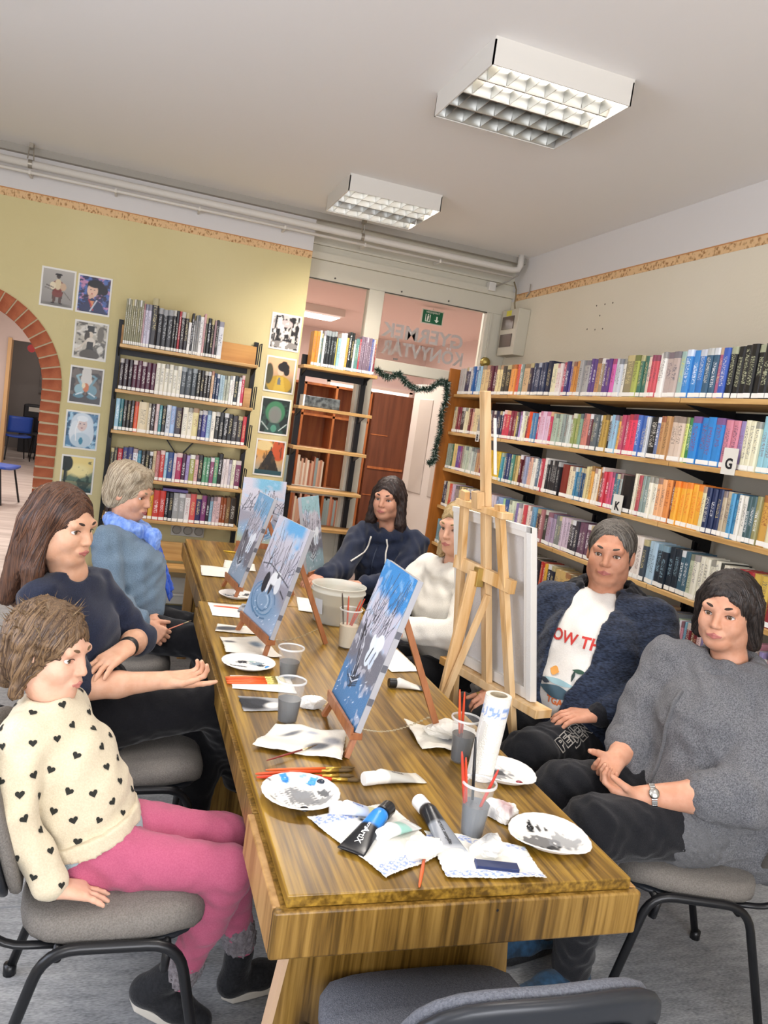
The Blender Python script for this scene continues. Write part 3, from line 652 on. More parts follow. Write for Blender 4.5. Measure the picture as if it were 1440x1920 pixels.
def book_geo(t, h, d):
    w = .0022; c = min(.004, t * .18)
    o = [(-t / 2, d), (-t / 2, .003), (-t / 4, .003 - c), (t / 4, .003 - c), (t / 2, .003), (t / 2, d)]
    i = [(t / 2 - w, d), (t / 2 - w, .005), (-t / 2 + w, .005), (-t / 2 + w, d)]
    pr = o + i; u = [-1, -1, -.5, .5, 1, 1, 1, 1, -1, -1]
    v = [(x, y, 0) for x, y in pr] + [(x, y, h) for x, y in pr]
    f = [(k, (k + 1) % 10, (k + 1) % 10 + 10, k + 10) for k in range(10)]
    quads = [(0, 1, 8, 9), (1, 2, 3, 4), (1, 4, 7, 8), (4, 5, 6, 7)]
    f += [q[::-1] for q in quads] + [tuple(k + 10 for k in q) for q in quads]
    sp = [(a, 0.) for a in u] + [(a, 1.) for a in u]
    return v, f, sp
NAMED = [('black', '#1a1a1c'), ('charcoal', '#3d4046'), ('grey', '#8a8d90'), ('pale grey', '#c2c4c4'), ('white', '#ecebe6'), ('cream', '#e2d9bd'), ('beige', '#c8b48e'), ('tan', '#a98a58'), ('brown', '#6a4a33'),
         ('maroon', '#5a1f2c'), ('red', '#b92f33'), ('coral', '#d9695a'), ('orange', '#e08a3c'), ('yellow', '#e6c23c'), ('olive', '#8a8a48'), ('green', '#4f8a5c'), ('teal', '#3c7f88'), ('light blue', '#8fbcd0'),
         ('blue', '#3f72b0'), ('navy', '#252e55'), ('purple', '#5c4383'), ('lilac', '#a79ac2'), ('magenta', '#a83a72'), ('pink', '#dba0ac')]
NAMEV = [(n, np.array(lin(h)[:3]) ** .45) for n, h in NAMED]
def cname(hx):
    c = np.array(lin(hx)[:3]) ** .45
    return min(NAMEV, key=lambda q: np.sum((q[1] - c) ** 2))[0]
PAL = ['#20222a', '#2b3048', '#7a2830', '#b9b6ac', '#e6e1d4', '#d9cfae', '#c9b48a', '#8f6b48', '#3f6f8f', '#7fa9bf', '#a8bfc9', '#b2485a', '#cf8f9a', '#d7b9b4', '#5f7f64', '#9fb29a', '#8a7fa6', '#5b4a78', '#cf8a4c', '#dcae48', '#9a9ca0', '#52565e', '#ded9e0', '#efeee8']
ALLB = []   # every book: dict
def fill_row(tokens, axis, a0, a1, front, z, bc, shelf, hmax=.225, hs=.195, stretch=None):
    """tokens: (hex, n, thickness mm, height mm[, accent]) from the left / far end, repeated palette fills the rest"""
    pos = a0; sgn = 1 if a1 > a0 else -1; k = 0; rr = random.Random(hash((round(z * 1000), len(bc))) & 0xffff)
    seq = []
    for tk in tokens:
        for q in range(tk[1]): seq.append((tk[0], tk[2], tk[3] if len(tk) > 3 else None, tk[4] if len(tk) > 4 else None))
    tot = sum(q[1] for q in seq) / 1000; kf = abs((a1 if stretch is None else stretch) - a0) / tot if seq else 1; seq = [(q[0], q[1] * kf if q[0] != 'gap' else q[1], q[2], q[3]) for q in seq]
    it = 0
    while True:
        if it < len(seq): hx, t, h, ac = seq[it]
        else: hx, t, h, ac = rr.choice(PAL), rr.choice((12, 15, 18, 20, 22, 26, 30)), None, None
        it += 1
        t = t / 1000 * rr.uniform(.95, 1.05); h = (h / 1000 if h else hs * rr.choice((.92, .97, 1, 1, 1.04, 1.1)))
        h = min(h, hmax) * rr.uniform(.985, 1.01)
        if hx == 'gap': pos += sgn * t; k += 0; continue
        if (a1 - (pos + sgn * t)) * sgn < 0: break
        k += 1
        c = np.array(lin(hx)[:3]); lum = c.mean()
        if ac is None: ac = rr.choice(('#e8e4d8', '#d8c890', '#ffffff')) if lum < .25 else rr.choice(('#26262c', '#3b2b52', '#7a2226', '#1f3a55'))
        ALLB.append(dict(axis=axis, p=pos + sgn * t / 2, front=front + rr.uniform(-.006, .008), z=z + .0008, t=t - .0006, h=h, d=rr.uniform(.12, .15), col=hx, ac=ac, bc=bc, shelf=shelf, k=k, sgn=sgn, seed=rr.random()))
        pos += sgn * t
SH = ('top', 'second', 'third', 'fourth', 'fifth')
LEFTB, LONGB, RACKB = 'narrow bookcase', 'long bookcase', 'open rack'
x0, x1 = -.105, .775
fill_row([('#8d8a6c', 9, 12, 300), ('#c4a3a8', 1, 10, 285), ('#c9c4d2', 2, 20, 285), ('#241f22', 1, 38, 330), ('#2a2a2e', 3, 32, 272, '#b9b9b9'), ('#1d1a1e', 2, 18, 275), ('#b02c34', 1, 14, 278), ('#2a2228', 2, 24, 275), ('#e8e6e2', 1, 17, 215), ('#27272b', 1, 15, 275), ('#e6e4de', 1, 10, 235), ('#8b8a86', 2, 13, 270), ('#e9e7e3', 1, 24, 262), ('#d8a7a6', 1, 12, 290), ('#4b4d46', 1, 14, 265), ('#1b1b1f', 2, 20, 262), ('#9a8084', 1, 14, 258), ('#1b1b1e', 1, 14, 262), ('#d7d8da', 1, 32, 255)], 'x', x0, .545, LBF + .02, LZ[0], LEFTB, 0, .34)
fill_row([('#2a1a22', 3, 25, 205, '#d8d0c8'), ('#4a1730', 5, 25, 205, '#e8e0d8'), ('#e0dccb', 6, 24, 212, '#3a3a3a'), ('#3d4448', 3, 32, 210, '#aab2b4'), ('#26241f', 1, 22, 208, '#d9d5c0'), ('#1f1b1c', 3, 20, 205), ('#d6b796', 1, 15, 212), ('#2b3d5e', 2, 17, 200), ('#a9c2cc', 2, 14, 195), ('#b8bcaa', 2, 16, 198), ('#e8e6e0', 2, 14, 200), ('#232a2c', 1, 26, 205), ('#ecebe7', 1, 17, 198), ('#c23a58', 1, 17, 215)], 'x', x0, .735, LBF + .02, LZ[1], LEFTB, 1, .225)
fill_row([('#8fb6c8', 1, 22, 212, '#ffffff'), ('#2d6d74', 1, 20, 210), ('#211d1c', 3, 19, 208), ('#d5542c', 1, 22, 205), ('#d8c8a4', 1, 52, 208), ('#e0d6be', 1, 16, 205), ('#2a191d', 1, 24, 206), ('#dfc4bf', 1, 20, 210), ('#3f8389', 1, 16, 208), ('#1e1c1e', 1, 24, 205), ('#c6ccd4', 1, 24, 212), ('#9db8dc', 1, 26, 210), ('#2f1e26', 1, 38, 205), ('#e4dfcc', 2, 28, 212), ('#dccf94', 1, 34, 215), ('#2c2a50', 1, 20, 208), ('#3c3a82', 1, 28, 208), ('#a6c4da', 1, 22, 212), ('#e8e4d6', 1, 24, 212), ('#1c1c1e', 4, 25, 212), ('#332e30', 2, 28, 205), ('#c23640', 1, 22, 208)], 'x', x0, x1, LBF + .02, LZ[2], LEFTB, 2, .225)
fill_row([('#3a3c3e', 2, 17, 190), ('#b83238', 1, 28, 190), ('#333a70', 2, 26, 205), ('#dfe2e4', 1, 24, 200), ('#5d9fb4', 1, 20, 195), ('#2a2826', 3, 20, 195), ('#cdb892', 1, 16, 200), ('#c98f8a', 1, 22, 205), ('#c23a38', 1, 24, 210), ('#9cc4d6', 1, 18, 205), ('#23447c', 1, 28, 208), ('#d4c6cc', 1, 16, 205), ('#a62a56', 1, 30, 208), ('#401c38', 1, 22, 205), ('#a08fbe', 1, 18, 200), ('#9a9c50', 1, 26, 205), ('#d6a8a4', 1, 20, 205), ('#1d1b1f', 1, 26, 208), ('#5c9470', 2, 19, 202), ('#8a4a6a', 1, 20, 204), ('#5c9a76', 1, 24, 206), ('#19191c', 1, 22, 235), ('#e4d9d6', 2, 18, 205), ('#c8c0c8', 1, 16, 205), ('#e6e2c8', 1, 20, 206), ('#7c3c5c', 1, 30, 205)], 'x', x0, x1, LBF + .02, LZ[3], LEFTB, 3, .24)
fill_row([('#3a2a2a', 5, 22, 195), ('#c8923a', 2, 26, 200), ('#7a2030', 2, 24, 200), ('#e0ae3a', 1, 26, 205), ('#c33a30', 2, 30, 208), ('#26262c', 2, 20, 200), ('#9a9a98', 2, 32, 205, '#e8e8e8'), ('#e2dcd8', 1, 26, 205), ('#c9504c', 1, 30, 208), ('#2c2350', 1, 28, 205), ('#7a3468', 1, 26, 206), ('#2a1c26', 1, 18, 204), ('#8fb8c8', 1, 16, 200), ('#d8b8b8', 2, 18, 205), ('#9a4f2a', 2, 16, 206), ('#7c5a3a', 1, 22, 208), ('#3a3026', 1, 30, 208)], 'x', x0, x1, LBF + .02, LZ[4], LEFTB, 4, .225)
fill_row([('#c98534', 2, 24, 250), ('#e2e2d8', 1, 14, 262), ('#55706c', 1, 12, 240), ('#d8d8d4', 1, 18, 262), ('#26292b', 4, 21, 268, '#a8b0b0'), ('#c9b65c', 1, 11, 225), ('#8fbcc6', 1, 22, 225), ('#e6dcd4', 2, 22, 270), ('#d9a54e', 1, 16, 240), ('#1d2423', 2, 22, 285), ('#e4e4de', 1, 14, 240), ('#5d8a82', 2, 14, 245), ('#b8404a', 1, 12, 250), ('#7c6a78', 6, 14, 268, '#d8ccd4'), ('#4a5a9a', 1, 14, 265), ('#c8c2c8', 1, 13, 260), ('#8f3a44', 1, 13, 265)], 'x', 1.20, 1.69, 5.80, GZ[0], RACKB, 0, .29, .26)
y0, y1 = 6.0, 1.45
fill_row([('#b9b5b0', 3, 22, 205), ('#3a3650', 2, 22, 212), ('#c9c4c0', 2, 16, 212), ('#2f5f9a', 2, 22, 215), ('#9cc2d8', 2, 18, 212), ('gap', 1, 8), ('#d6bb8a', 2, 34, 215), ('#5a2434', 2, 32, 212), ('#dccb98', 2, 22, 212), ('#2f2c26', 2, 34, 205), ('#e09a50', 2, 20, 208), ('#d8604e', 1, 20, 210), ('#7c8c84', 2, 16, 208), ('#c9a880', 1, 42, 212, '#2a2422'), ('#3a3040', 1, 22, 210), ('#2b3450', 5, 19, 212, '#c8ccd4'), ('#161d38', 1, 30, 218), ('#e3dcb8', 2, 18, 200), ('#e2d6d0', 2, 17, 200, '#b8404c'), ('#b8485c', 1, 18, 205), ('#38306a', 1, 22, 208), ('#6a5a9c', 1, 18, 208), ('#c98a44', 2, 18, 206), ('#a9a6a2', 3, 20, 208), ('#5a3f7c', 2, 17, 212), ('#b88a5c', 1, 22, 215), ('#98866a', 1, 16, 210), ('#5c3c78', 2, 17, 206), ('#d065a8', 1, 20, 208), ('#c8ccd2', 2, 16, 205), ('#e2ded2', 1, 15, 205), ('#8f8464', 1, 36, 218), ('#a8b05c', 1, 24, 215), ('#3c6a5a', 2, 17, 214), ('#e0c8b8', 1, 15, 210), ('#c8545c', 2, 15, 212), ('#e9e6df', 2, 15, 222), ('#b9a8a0', 2, 26, 222), ('#9cb8b0', 1, 20, 222, '#d8d040'), ('#3f86c8', 2, 24, 225, '#ffffff'), ('#2f6fb4', 1, 22, 222), ('#3a5a72', 2, 20, 226), ('#a85a7c', 1, 14, 225), ('#3c5cae', 1, 20, 225), ('#1d1d1c', 6, 21, 230, '#c8cca8'), ('#23231f', 2, 22, 245, '#8f8a5c'), ('#dcdfe4', 2, 20, 235, '#2a3f8a'), ('#e8e6da', 1, 18, 220), ('#c8cc5c', 1, 14, 215), ('#26508c', 2, 18, 225)], 'y', y0, y1, RXF + .012, RZ[0], LONGB, 0, .25, .212, 2.38)
fill_row([('#c9c09c', 2, 22, 205), ('#7a2f38', 2, 22, 205), ('#38302e', 2, 22, 200), ('#ddd5b0', 2, 20, 200), ('#6a2c30', 2, 16, 195), ('#d9a890', 1, 22, 198), ('#d8c79a', 2, 30, 200), ('#8f8a84', 3, 26, 195), ('#b8b2a8', 3, 16, 190), ('#4a3440', 2, 20, 190), ('#2a2e48', 4, 17, 190), ('#c43a50', 2, 32, 198), ('#7c2a3c', 2, 26, 196), ('#cdb86a', 1, 12, 190), ('#4c4a50', 1, 16, 190), ('#a58fc4', 1, 16, 195), ('#e8e6da', 2, 14, 198), ('#d8d4a8', 1, 14, 196), ('#7a2a3a', 1, 14, 195), ('#d9502c', 1, 24, 198), ('#4f7fa8', 2, 18, 192), ('#b93a5c', 1, 18, 195), ('#d8b8cc', 3, 26, 205, '#b8406a'), ('#c23c5c', 1, 18, 205), ('#a9b8a4', 3, 20, 195), ('#8f9a94', 2, 20, 195), ('#c3ccc4', 2, 18, 192), ('#8f9a5c', 2, 20, 200), ('#7fa088', 1, 16, 200), ('#c97f72', 2, 22, 205), ('#6a3a40', 1, 16, 203), ('#5c6468', 3, 20, 202), ('#b08f44', 2, 16, 202), ('#25252a', 1, 18, 200), ('#8fb6cc', 2, 17, 205), ('#d9a24c', 1, 14, 200), ('#b04a64', 2, 20, 208), ('#d83f5a', 2, 22, 212), ('#4a6cb0', 2, 20, 210), ('#c3c6c8', 1, 16, 208), ('#16171a', 1, 36, 205), ('#5c6a8f', 1, 16, 205), ('#b4895a', 2, 20, 215), ('#d2bfae', 2, 30, 215, '#3a2a26'), ('#c8d070', 1, 12, 212), ('#3a7f4a', 1, 18, 212), ('#2f7fc4', 4, 30, 218, '#8f2030'), ('#c8808f', 2, 24, 212), ('#8f7fae', 1, 18, 212), ('#dcd7b8', 3, 18, 212), ('#8fc0cc', 2, 20, 235), ('#3f8aae', 1, 24, 236), ('#8c6a3c', 1, 16, 215), ('#e0a8a4', 2, 22, 218), ('#d8908c', 2, 18, 216), ('#c8b8b8', 2, 18, 210)], 'y', y0, y1, RXF + .012, RZ[1], LONGB, 1, .245, .2, 2.32)
fill_row([('#8f9a8a', 3, 18, 200), ('#4a6a52', 2, 18, 200), ('#d3ba78', 2, 20, 205), ('#6a4a8a', 2, 22, 195), ('#8a3a6a', 1, 24, 195), ('#9a8a7c', 1, 22, 198), ('#b4bda8', 3, 24, 200), ('#c2c8bc', 2, 22, 198), ('#a8b0a8', 2, 26, 195), ('#b8906a', 2, 22, 195), ('#7a2a3c', 1, 18, 190), ('#d98ab0', 1, 32, 205, '#ffffff'), ('#2f5f8a', 1, 18, 200), ('#d8b23a', 6, 18, 202, '#7a4a1c'), ('#e2bd3c', 2, 20, 200), ('#3f93a4', 2, 16, 198), ('#a8c8bc', 1, 20, 200), ('#2a3a66', 2, 24, 200), ('#4f8a7c', 2, 18, 198), ('#8f8450', 2, 14, 195), ('#d2b878', 2, 14, 198), ('#5a1c26', 2, 22, 205), ('#9aa0b8', 3, 15, 200), ('#d8a890', 2, 16, 200), ('#e6e2d4', 2, 17, 200), ('#5c7080', 1, 22, 202), ('#e8e2d8', 1, 20, 200), ('#b8404c', 1, 17, 205), ('#e3ddd4', 1, 28, 212), ('#232326', 6, 18, 205, '#c8c8c4'), ('gap', 1, 12), ('#7c2a20', 1, 60, 195, '#7c2a20'), ('#dccfae', 2, 22, 190), ('#3a7a9a', 3, 14, 190), ('#2a4a6a', 2, 15, 190), ('#cfc08c', 2, 18, 205), ('#d8a04c', 1, 18, 212), ('#e0d4bc', 2, 17, 200), ('#c98a4c', 1, 18, 214), ('#7a3a2c', 1, 14, 215), ('#c23a48', 2, 18, 195), ('#c84a68', 2, 16, 195), ('#3c6a7c', 2, 18, 195), ('#9aa49c', 1, 16, 198), ('#131316', 1, 66, 190, '#131316'), ('#dcd5bc', 2, 14, 212), ('#a84a50', 1, 20, 208), ('#7f8f88', 2, 18, 205), ('#e4dfcc', 2, 20, 205), ('#e2a878', 2, 24, 206), ('#d98a4a', 1, 26, 205), ('#6a2a24', 1, 14, 202), ('#e8a83a', 5, 26, 208, '#e0602c'), ('#d8d0a4', 1, 18, 206), ('#1f2c50', 3, 20, 202), ('#b8a88c', 2, 17, 200), ('#4a90b8', 2, 18, 198), ('#dcd8cc', 2, 16, 195), ('#3f5a5c', 2, 17, 198), ('#8f8a5c', 1, 18, 200), ('#c89a4a', 1, 34, 212), ('#d8cfa8', 2, 26, 230), ('#23252c', 2, 22, 205)], 'y', y0, y1, RXF + .012, RZ[2], LONGB, 2, .235, .2, 2.38)
fill_row([('#2a3048', 2, 24, 200), ('#c8bf98', 2, 17, 205), ('#c8503c', 2, 18, 195), ('#c8b4c4', 2, 18, 198), ('#9a8a84', 2, 18, 195), ('#d9c48a', 3, 18, 195), ('#d8cfc4', 2, 20, 195), ('#3a3c66', 3, 20, 198), ('#26282e', 3, 22, 195), ('#e4e0d8', 2, 20, 205), ('#c84a5a', 2, 20, 200), ('#d4c6cc', 3, 16, 200), ('#8fa8d0', 3, 20, 200), ('#a6cc98', 1, 18, 200), ('#3c5a94', 2, 16, 200), ('#d4dcc4', 3, 20, 202), ('#8a78ae', 1, 22, 200), ('#e2d6ce', 2, 18, 202), ('#c84a52', 1, 20, 202), ('#e6d4c8', 2, 18, 200), ('#6fa0be', 2, 17, 202), ('#4a2a34', 2, 18, 202), ('#a87070', 1, 18, 204), ('#3a3c34', 1, 24, 206), ('#a894a8', 3, 18, 198), ('#7c8078', 2, 18, 196), ('#c8b4c0', 3, 16, 194), ('#38343c', 3, 20, 195), ('#6a4a5c', 5, 20, 195), ('#8a8f9a', 5, 22, 195), ('#a8484f', 2, 22, 200), ('#dcd2c8', 3, 22, 212, '#5a3a3a'), ('#3c4650', 1, 20, 205), ('#a6c0d0', 2, 20, 205), ('#202a34', 4, 22, 205, '#8fb0c0'), ('#3c5c6c', 2, 18, 205), ('#b8c0a4', 1, 16, 202), ('#e2decc', 5, 18, 202), ('#3a3a34', 1, 14, 200), ('#d8d2c0', 3, 17, 195), ('#9a2a30', 2, 20, 200), ('#c8a84c', 2, 26, 200), ('#8a2c34', 4, 22, 195)], 'y', y0, y1, RXF + .012, RZ[3], LONGB, 3, .225, .2, 2.30)
fill_row([('#7fa0a8', 3, 18, 195), ('#38485a', 3, 20, 195), ('#4f5a62', 3, 20, 195), ('#b8b09a', 4, 22, 190), ('#6a3f34', 4, 22, 195), ('#9a9a90', 4, 20, 195), ('#c0b89a', 4, 22, 195), ('#5a5048', 6, 20, 195), ('#a89c6c', 2, 18, 200), ('#c8bc94', 2, 20, 200), ('#8a8678', 2, 24, 202), ('#2c2a30', 2, 18, 200), ('#b8342c', 2, 15, 198), ('#dca83c', 1, 14, 198), ('#1f2434', 2, 20, 200), ('#c9a86a', 3, 26, 195), ('#d0b47c', 2, 24, 194), ('#2b3c74', 2, 20, 190), ('#8fb4c4', 2, 22, 190)], 'y', y0, 2.2, RXF + .012, RZ[4], LONGB, 4, .225, .2, 3.6)

CAMV = np.array([0, 0, 1.62])
def book_mat(b):
    if b['axis'] == 'x': return Matrix.Translation((b['p'], b['front'], b['z']))
    return Matrix.Translation((b['front'], b['p'], b['z'])) @ Matrix.Rotation(math.radians(-90), 4, 'Z')
for b in ALLB:
    c = np.array(book_mat(b).translation); dist = np.linalg.norm(c - CAMV)
    side = 1.0 if b['axis'] == 'x' else .75
    b['area'] = b['t'] * b['h'] / dist ** 2 * side
    # out of the picture to the right
    if b['axis'] == 'y' and (b['p'] < 2.33 or (b['shelf'] >= 3 and b['p'] < 2.55)): b['area'] *= .02
    if b['shelf'] == 4: b['area'] *= .3
order = sorted(range(len(ALLB)), key=lambda i: -ALLB[i]['area'])
single = set(order[:300])
ORD = lambda n: '%d%s' % (n, 'th' if 10 <= n % 100 <= 20 else {1: 'st', 2: 'nd', 3: 'rd'}.get(n % 10, 'th'))
massv, massf, massc, massc2, masss = [], [], [], [], []; massm = []
pv_all, pf_all, lv_all, lf_all = [], [], [], []
for i, b in enumerate(ALLB):
    v, f, sp = book_geo(b['t'], b['h'], b['d']); n = len(v)
    cc = np.tile(np.array(lin(b['col'])[:3]), (n, 1)); c2 = np.tile(np.array(lin(b['ac'])[:3]), (n, 1)); ss = np.array([(a, q, b['seed']) for a, q in sp])
    M = book_mat(b); lab_h = .024
    if i in single:
        me = bpy.data.meshes.new('book'); me.from_pydata(v, [], f); setcol(me, cc); setcol(me, c2, 'col2'); setcol(me, ss, 'spine'); me.update()
        o = link('book', me, mbk); o.matrix_world = M
        end = {LEFTB: 'left', RACKB: 'left', LONGB: 'far end'}[b['bc']]
        tag(o, '%s book, %s from the %s on the %s shelf of the %s' % (cname(b['col']), ORD(b['k']), end, SH[b['shelf']], b['bc']), 'book', 'books on the ' + b['bc'])
        MB().box(-b['t'] / 2 + .0024, b['t'] / 2 - .0024, .0055, b['d'] - .004, .002, b['h'] - .003).build('page_block', m_pages, o)
        MB().box(-b['t'] * .44, b['t'] * .44, -.0022, .0032, .004, lab_h).build('spine_label', m_label, o)
    else:
        off = len(massv)
        massv += [tuple(M @ Vector(p)) for p in v]; massf += [tuple(k + off for k in q) for q in f]; massm += [0] * len(f)
        massc += list(cc); massc2 += list(c2); masss += list(ss)
        for (bx, mi) in (((-b['t'] / 2 + .0024, b['t'] / 2 - .0024, .0055, b['d'] - .004, .002, b['h'] - .003), 1), ((-b['t'] * .44, b['t'] * .44, -.0022, .0032, .004, lab_h), 2)):
            q = MB().box(*bx); off = len(massv); massv += [tuple(M @ Vector(p)) for p in q.v]; massf += [tuple(k + off for k in e) for e in q.f]; massm += [mi] * len(q.f)
            massc += [(1, 1, 1)] * 8; massc2 += [(1, 1, 1)] * 8; masss += [(1, 0, 0)] * 8
me = bpy.data.meshes.new('shelved_books'); me.from_pydata(massv, [], massf); me.polygons.foreach_set('material_index', massm)
setcol(me, massc); setcol(me, massc2, 'col2'); setcol(me, masss, 'spine'); me.update()
for q in (mbk, m_pages, m_label): me.materials.append(q)
o = bpy.data.objects.new('shelved_books', me); COL.objects.link(o)
tag(o, 'remaining small books packed on the bookcase shelves', 'books', kind='stuff')
# books lying flat
def flat_book(x0, x1, y0, y1, z0, z1, hx, label):
    me = MB().box(x0, x1, y0, y1, z0, z1).mesh('book'); n = 8
    setcol(me, np.tile(np.array(lin(hx)[:3]), (n, 1))); setcol(me, np.tile(np.array(lin('#d8d4cc')[:3]), (n, 1)), 'col2'); setcol(me, np.tile((1., 0, .3), (n, 1)), 'spine')
    o = link('book', me, mbk, bevel=.002); tag(o, label, 'book')
    MB().box(x0 + .004, x1 + .0006, y0 + .003, y1 - .003, z0 + .003, z1 - .003).build('page_block', m_pages, o)
flat_book(.26, .43, 5.67, 5.80, .9535, .9735, '#5a4a86', 'purple book lying flat on the books of the fifth shelf')
flat_book(2.47, 2.60, 2.36, 2.60, 2.202, 2.229, '#23221f', 'black book lying flat across the black set on top of long bookcase')
# ================================================================== things in the rooms beyond
m_cub = wood('cherry_bookcase', '#8a4a24', '#a05a2e', '#b86f3c', 3, (1, 1, .08), .4)
m_cubd = wood('cherry_dark', '#4f2a18', '#5f3420', '#6e3f28', 3, (1, 1, .08), .4)
cbk = thing('cube_bookcase', 'reddish cube bookcase in the next room behind the glass', 'bookcase', (0, 0, 0))
X0, X1, YF = 1.35, 2.40, 8.2
for x in (X0, 1.68, 2.02, X1): MB().box(x - .012, x + .012, YF, YF + .35, 0, 1.95).build('divider', m_cub, cbk)
for z in (.05, .45, .85, 1.27, 1.62, 1.94): MB().box(X0, X1, YF, YF + .35, z - .012, z + .012).build('shelf_board', m_cub, cbk)
MB().box(X0, X1, YF + .34, YF + .35, 0, 1.95).build('back_panel', m_cub, cbk)
for zz, xs in ((.865, 1.37), (.865, 1.70), (.465, 1.37), (.465, 1.7), (.465, 2.04)):
    rr = random.Random(int(zz * 1000 + xs * 100)); x = xs; kth = 0; col_ = {1.37: 'left', 1.7: 'middle', 2.04: 'right'}[round(xs, 2)]
    while x < xs + .28:
        t = rr.uniform(.016, .03); h = rr.uniform(.24, .33); hx = rr.choice(('#d8c8b4', '#c9a088', '#b8846a', '#e2d4c2', '#a86a52', '#8a9a9a'))
        me = MB().box(x, x + t - .001, YF + .03, YF + .2, zz, zz + h).mesh('book'); me.materials.append(mat('far_book' + hx, hx, .6))
        o = bpy.data.objects.new('book', me); COL.objects.link(o); x += t; kth += 1
        tag(o, '%s book, %s in the %s %s cube of the bookcase behind the glass' % (cname(hx), ORD(kth), 'upper' if zz > .6 else 'lower', col_), 'book', 'books behind the glass')
cb2 = thing('tall_cabinet', 'tall dark brown cabinet in the next room beside the open door', 'cabinet')
MB().box(2.42, 2.86, 8.15, 8.72, .02, 1.95).build('body', m_cubd, cb2, bevel=.004); MB().box(2.44, 2.84, 8.14, 8.15, 1.14, 1.165).build('ledge', m_cub, cb2)
for z in (.5, .85, 1.5): MB().box(2.43, 2.62, 8.145, 8.15, z, z + .01).build('shelf_edge', m_cub, cb2)
for k, z in enumerate((.83, 1.40)):
    pb = Paint(20, 36, '#2a2a38').spots('#8a8fa4', 5, 8, .55, .1, .9, 11 + k).spots('#a8465a', 5, 6, .62, .08, .8, 20 + k)
    t = thing('framed_print', ('lower' if k == 0 else 'upper') + ' dark print hanging beyond the tall cabinet', 'picture', (3.53, 12.485, z), 0)
    MB().box(-.17, .17, 0, .012, 0, .48).build('backing', m_steel_w, t); pb.sheet('picture', .3, .44, m_print, t).location = (0, -.001, .02)
# open door leaf, swung into the next room
dl = struct(MB().box(0, .84, -.02, .02, .01, 2.03).build('door_1', mat('door_white', '#cfc6bc', .5), bevel=.004))
dl.location = (2.62, YG + .07, 0); dl.rotation_euler = (0, 0, math.radians(100))
MB().box(.12, .36, -.026, .026, 1.05, 1.9).build('door_panel', mat('door_inset', '#bdb3a8', .5), dl, bevel=.006); MB().box(.48, .72, -.026, .026, 1.05, 1.9).build('door_panel', MATS['door_inset'], dl, bevel=.006)
MB().tube([(.77, .02, 1.06), (.77, .06, 1.06), (.66, .065, 1.06)], .008, 8).build('handle', mat('steel_handle', '#8a8680', .3, metal=1), dl)
# white cupboard in the next room seen through the doorway
wc = thing('white_cupboard', 'white cupboard with drawers seen through the open doorway', 'cupboard')
MB().box(2.90, 3.55, 7.2, 7.7, .0, .98).build('body', mat('cup_white', '#d8c9c4', .5), wc, bevel=.005)
for z in (.06, .36, .66): MB().box(2.93, 3.52, 7.185, 7.2, z, z + .27).build('drawer', mat('cup_white2', '#cdbcb6', .5), wc, bevel=.004); MB().tube([(3.2, 7.185, z + .2), (3.2, 7.165, z + .2)], .014, 10).build('knob', m_ink, wc)
nw = struct(MB().box(2.9, 4.3, 12.46, 12.5, 1.1, 2.2).build('window_1', mat('bright_pane', '#f3ece8', .3, emit=('#fff4f0', .9))))
for z in (1.1, 1.63, 2.17): MB().box(2.88, 4.32, 12.42, 12.46, z, z + .05).build('window_bar', m_steel_w, nw)
for x in (2.88, 3.55, 4.27): MB().box(x, x + .05, 12.42, 12.46, 1.1, 2.2).build('window_bar', m_steel_w, nw)
# fir garland hanging round the top of the doorway
gd = thing('garland', 'dark green tinsel garland hanging round the top of the doorway', 'garland')
gm = mat('fir_green', '#20382c', .7); gm2 = mat('fir_tip', '#b9c6bc', .7)
path = [(1.77, 2.03), (1.86, 1.985), (1.95, 2.03), (2.02, 1.965), (2.12, 1.93), (2.22, 1.955), (2.3, 2.02), (2.36, 2.02), (2.37, 1.9), (2.35, 1.76), (2.36, 1.62), (2.345, 1.48), (2.35, 1.40), (2.30, 1.36)]
pp_ = [];
for (xa, za), (xb, zb) in zip(path[:-1], path[1:]):
    for q in range(8): pp_.append((xa + (xb - xa) * q / 8, za + (zb - za) * q / 8))
for mi, (mm, cnt, ln) in enumerate(((gm, 26, .05), (gm2, 3, .058))):
    b = MB()
    for (x, z) in pp_:
        for q in range(cnt):
            d = unit((RNG.gauss(0, 1), RNG.gauss(0, .8), RNG.gauss(0, 1))); s = unit(np.cross(d, (0, 1, .3))); L_ = ln * RNG.uniform(.6, 1)
            c = V(x, YG - .115, z); b.add([c - s * .0035, c + s * .0035, c + d * L_], [(0, 1, 2)])
    b.build('needles' if mi == 0 else 'pale_tips', mm, gd, fix=False)
MB().tube([(x, YG - .115, z) for x, z in pp_], .006, 6).build('garland_wire', gm, gd)
# hall: chairs, printer table, notice
m_bl = mat('blue_shell', '#2a4fae', .4); m_bk = mat('black_shell', '#202126', .4)
def hall_chair(x, y, rz, m, label):
    t = thing('hall_chair', label, 'chair', (x, y, 0), rz, 'chairs in the far hall')
    MB().grid(lambda u, v: ((u - .5) * .42, (v - .5) * .42, .45 + .02 * (2 * u - 1) ** 2), 6, 6).build('seat', m, t, smooth=True).modifiers.new('s', 'SOLIDIFY').thickness = .03
    MB().grid(lambda u, v: ((u - .5) * .42, .22 + .05 * v - .03 * (2 * u - 1) ** 2, .52 + .3 * v), 6, 6).build('backrest', m, t, smooth=True).modifiers.new('s', 'SOLIDIFY').thickness = .025
    for sx_ in (-1, 1):
        for sy_ in (-1, 1): MB().tube([(sx_ * .17, sy_ * .15, .44), (sx_ * .22, sy_ * .22, 0)], .012, 8).build('leg', m_black, t)
    return t
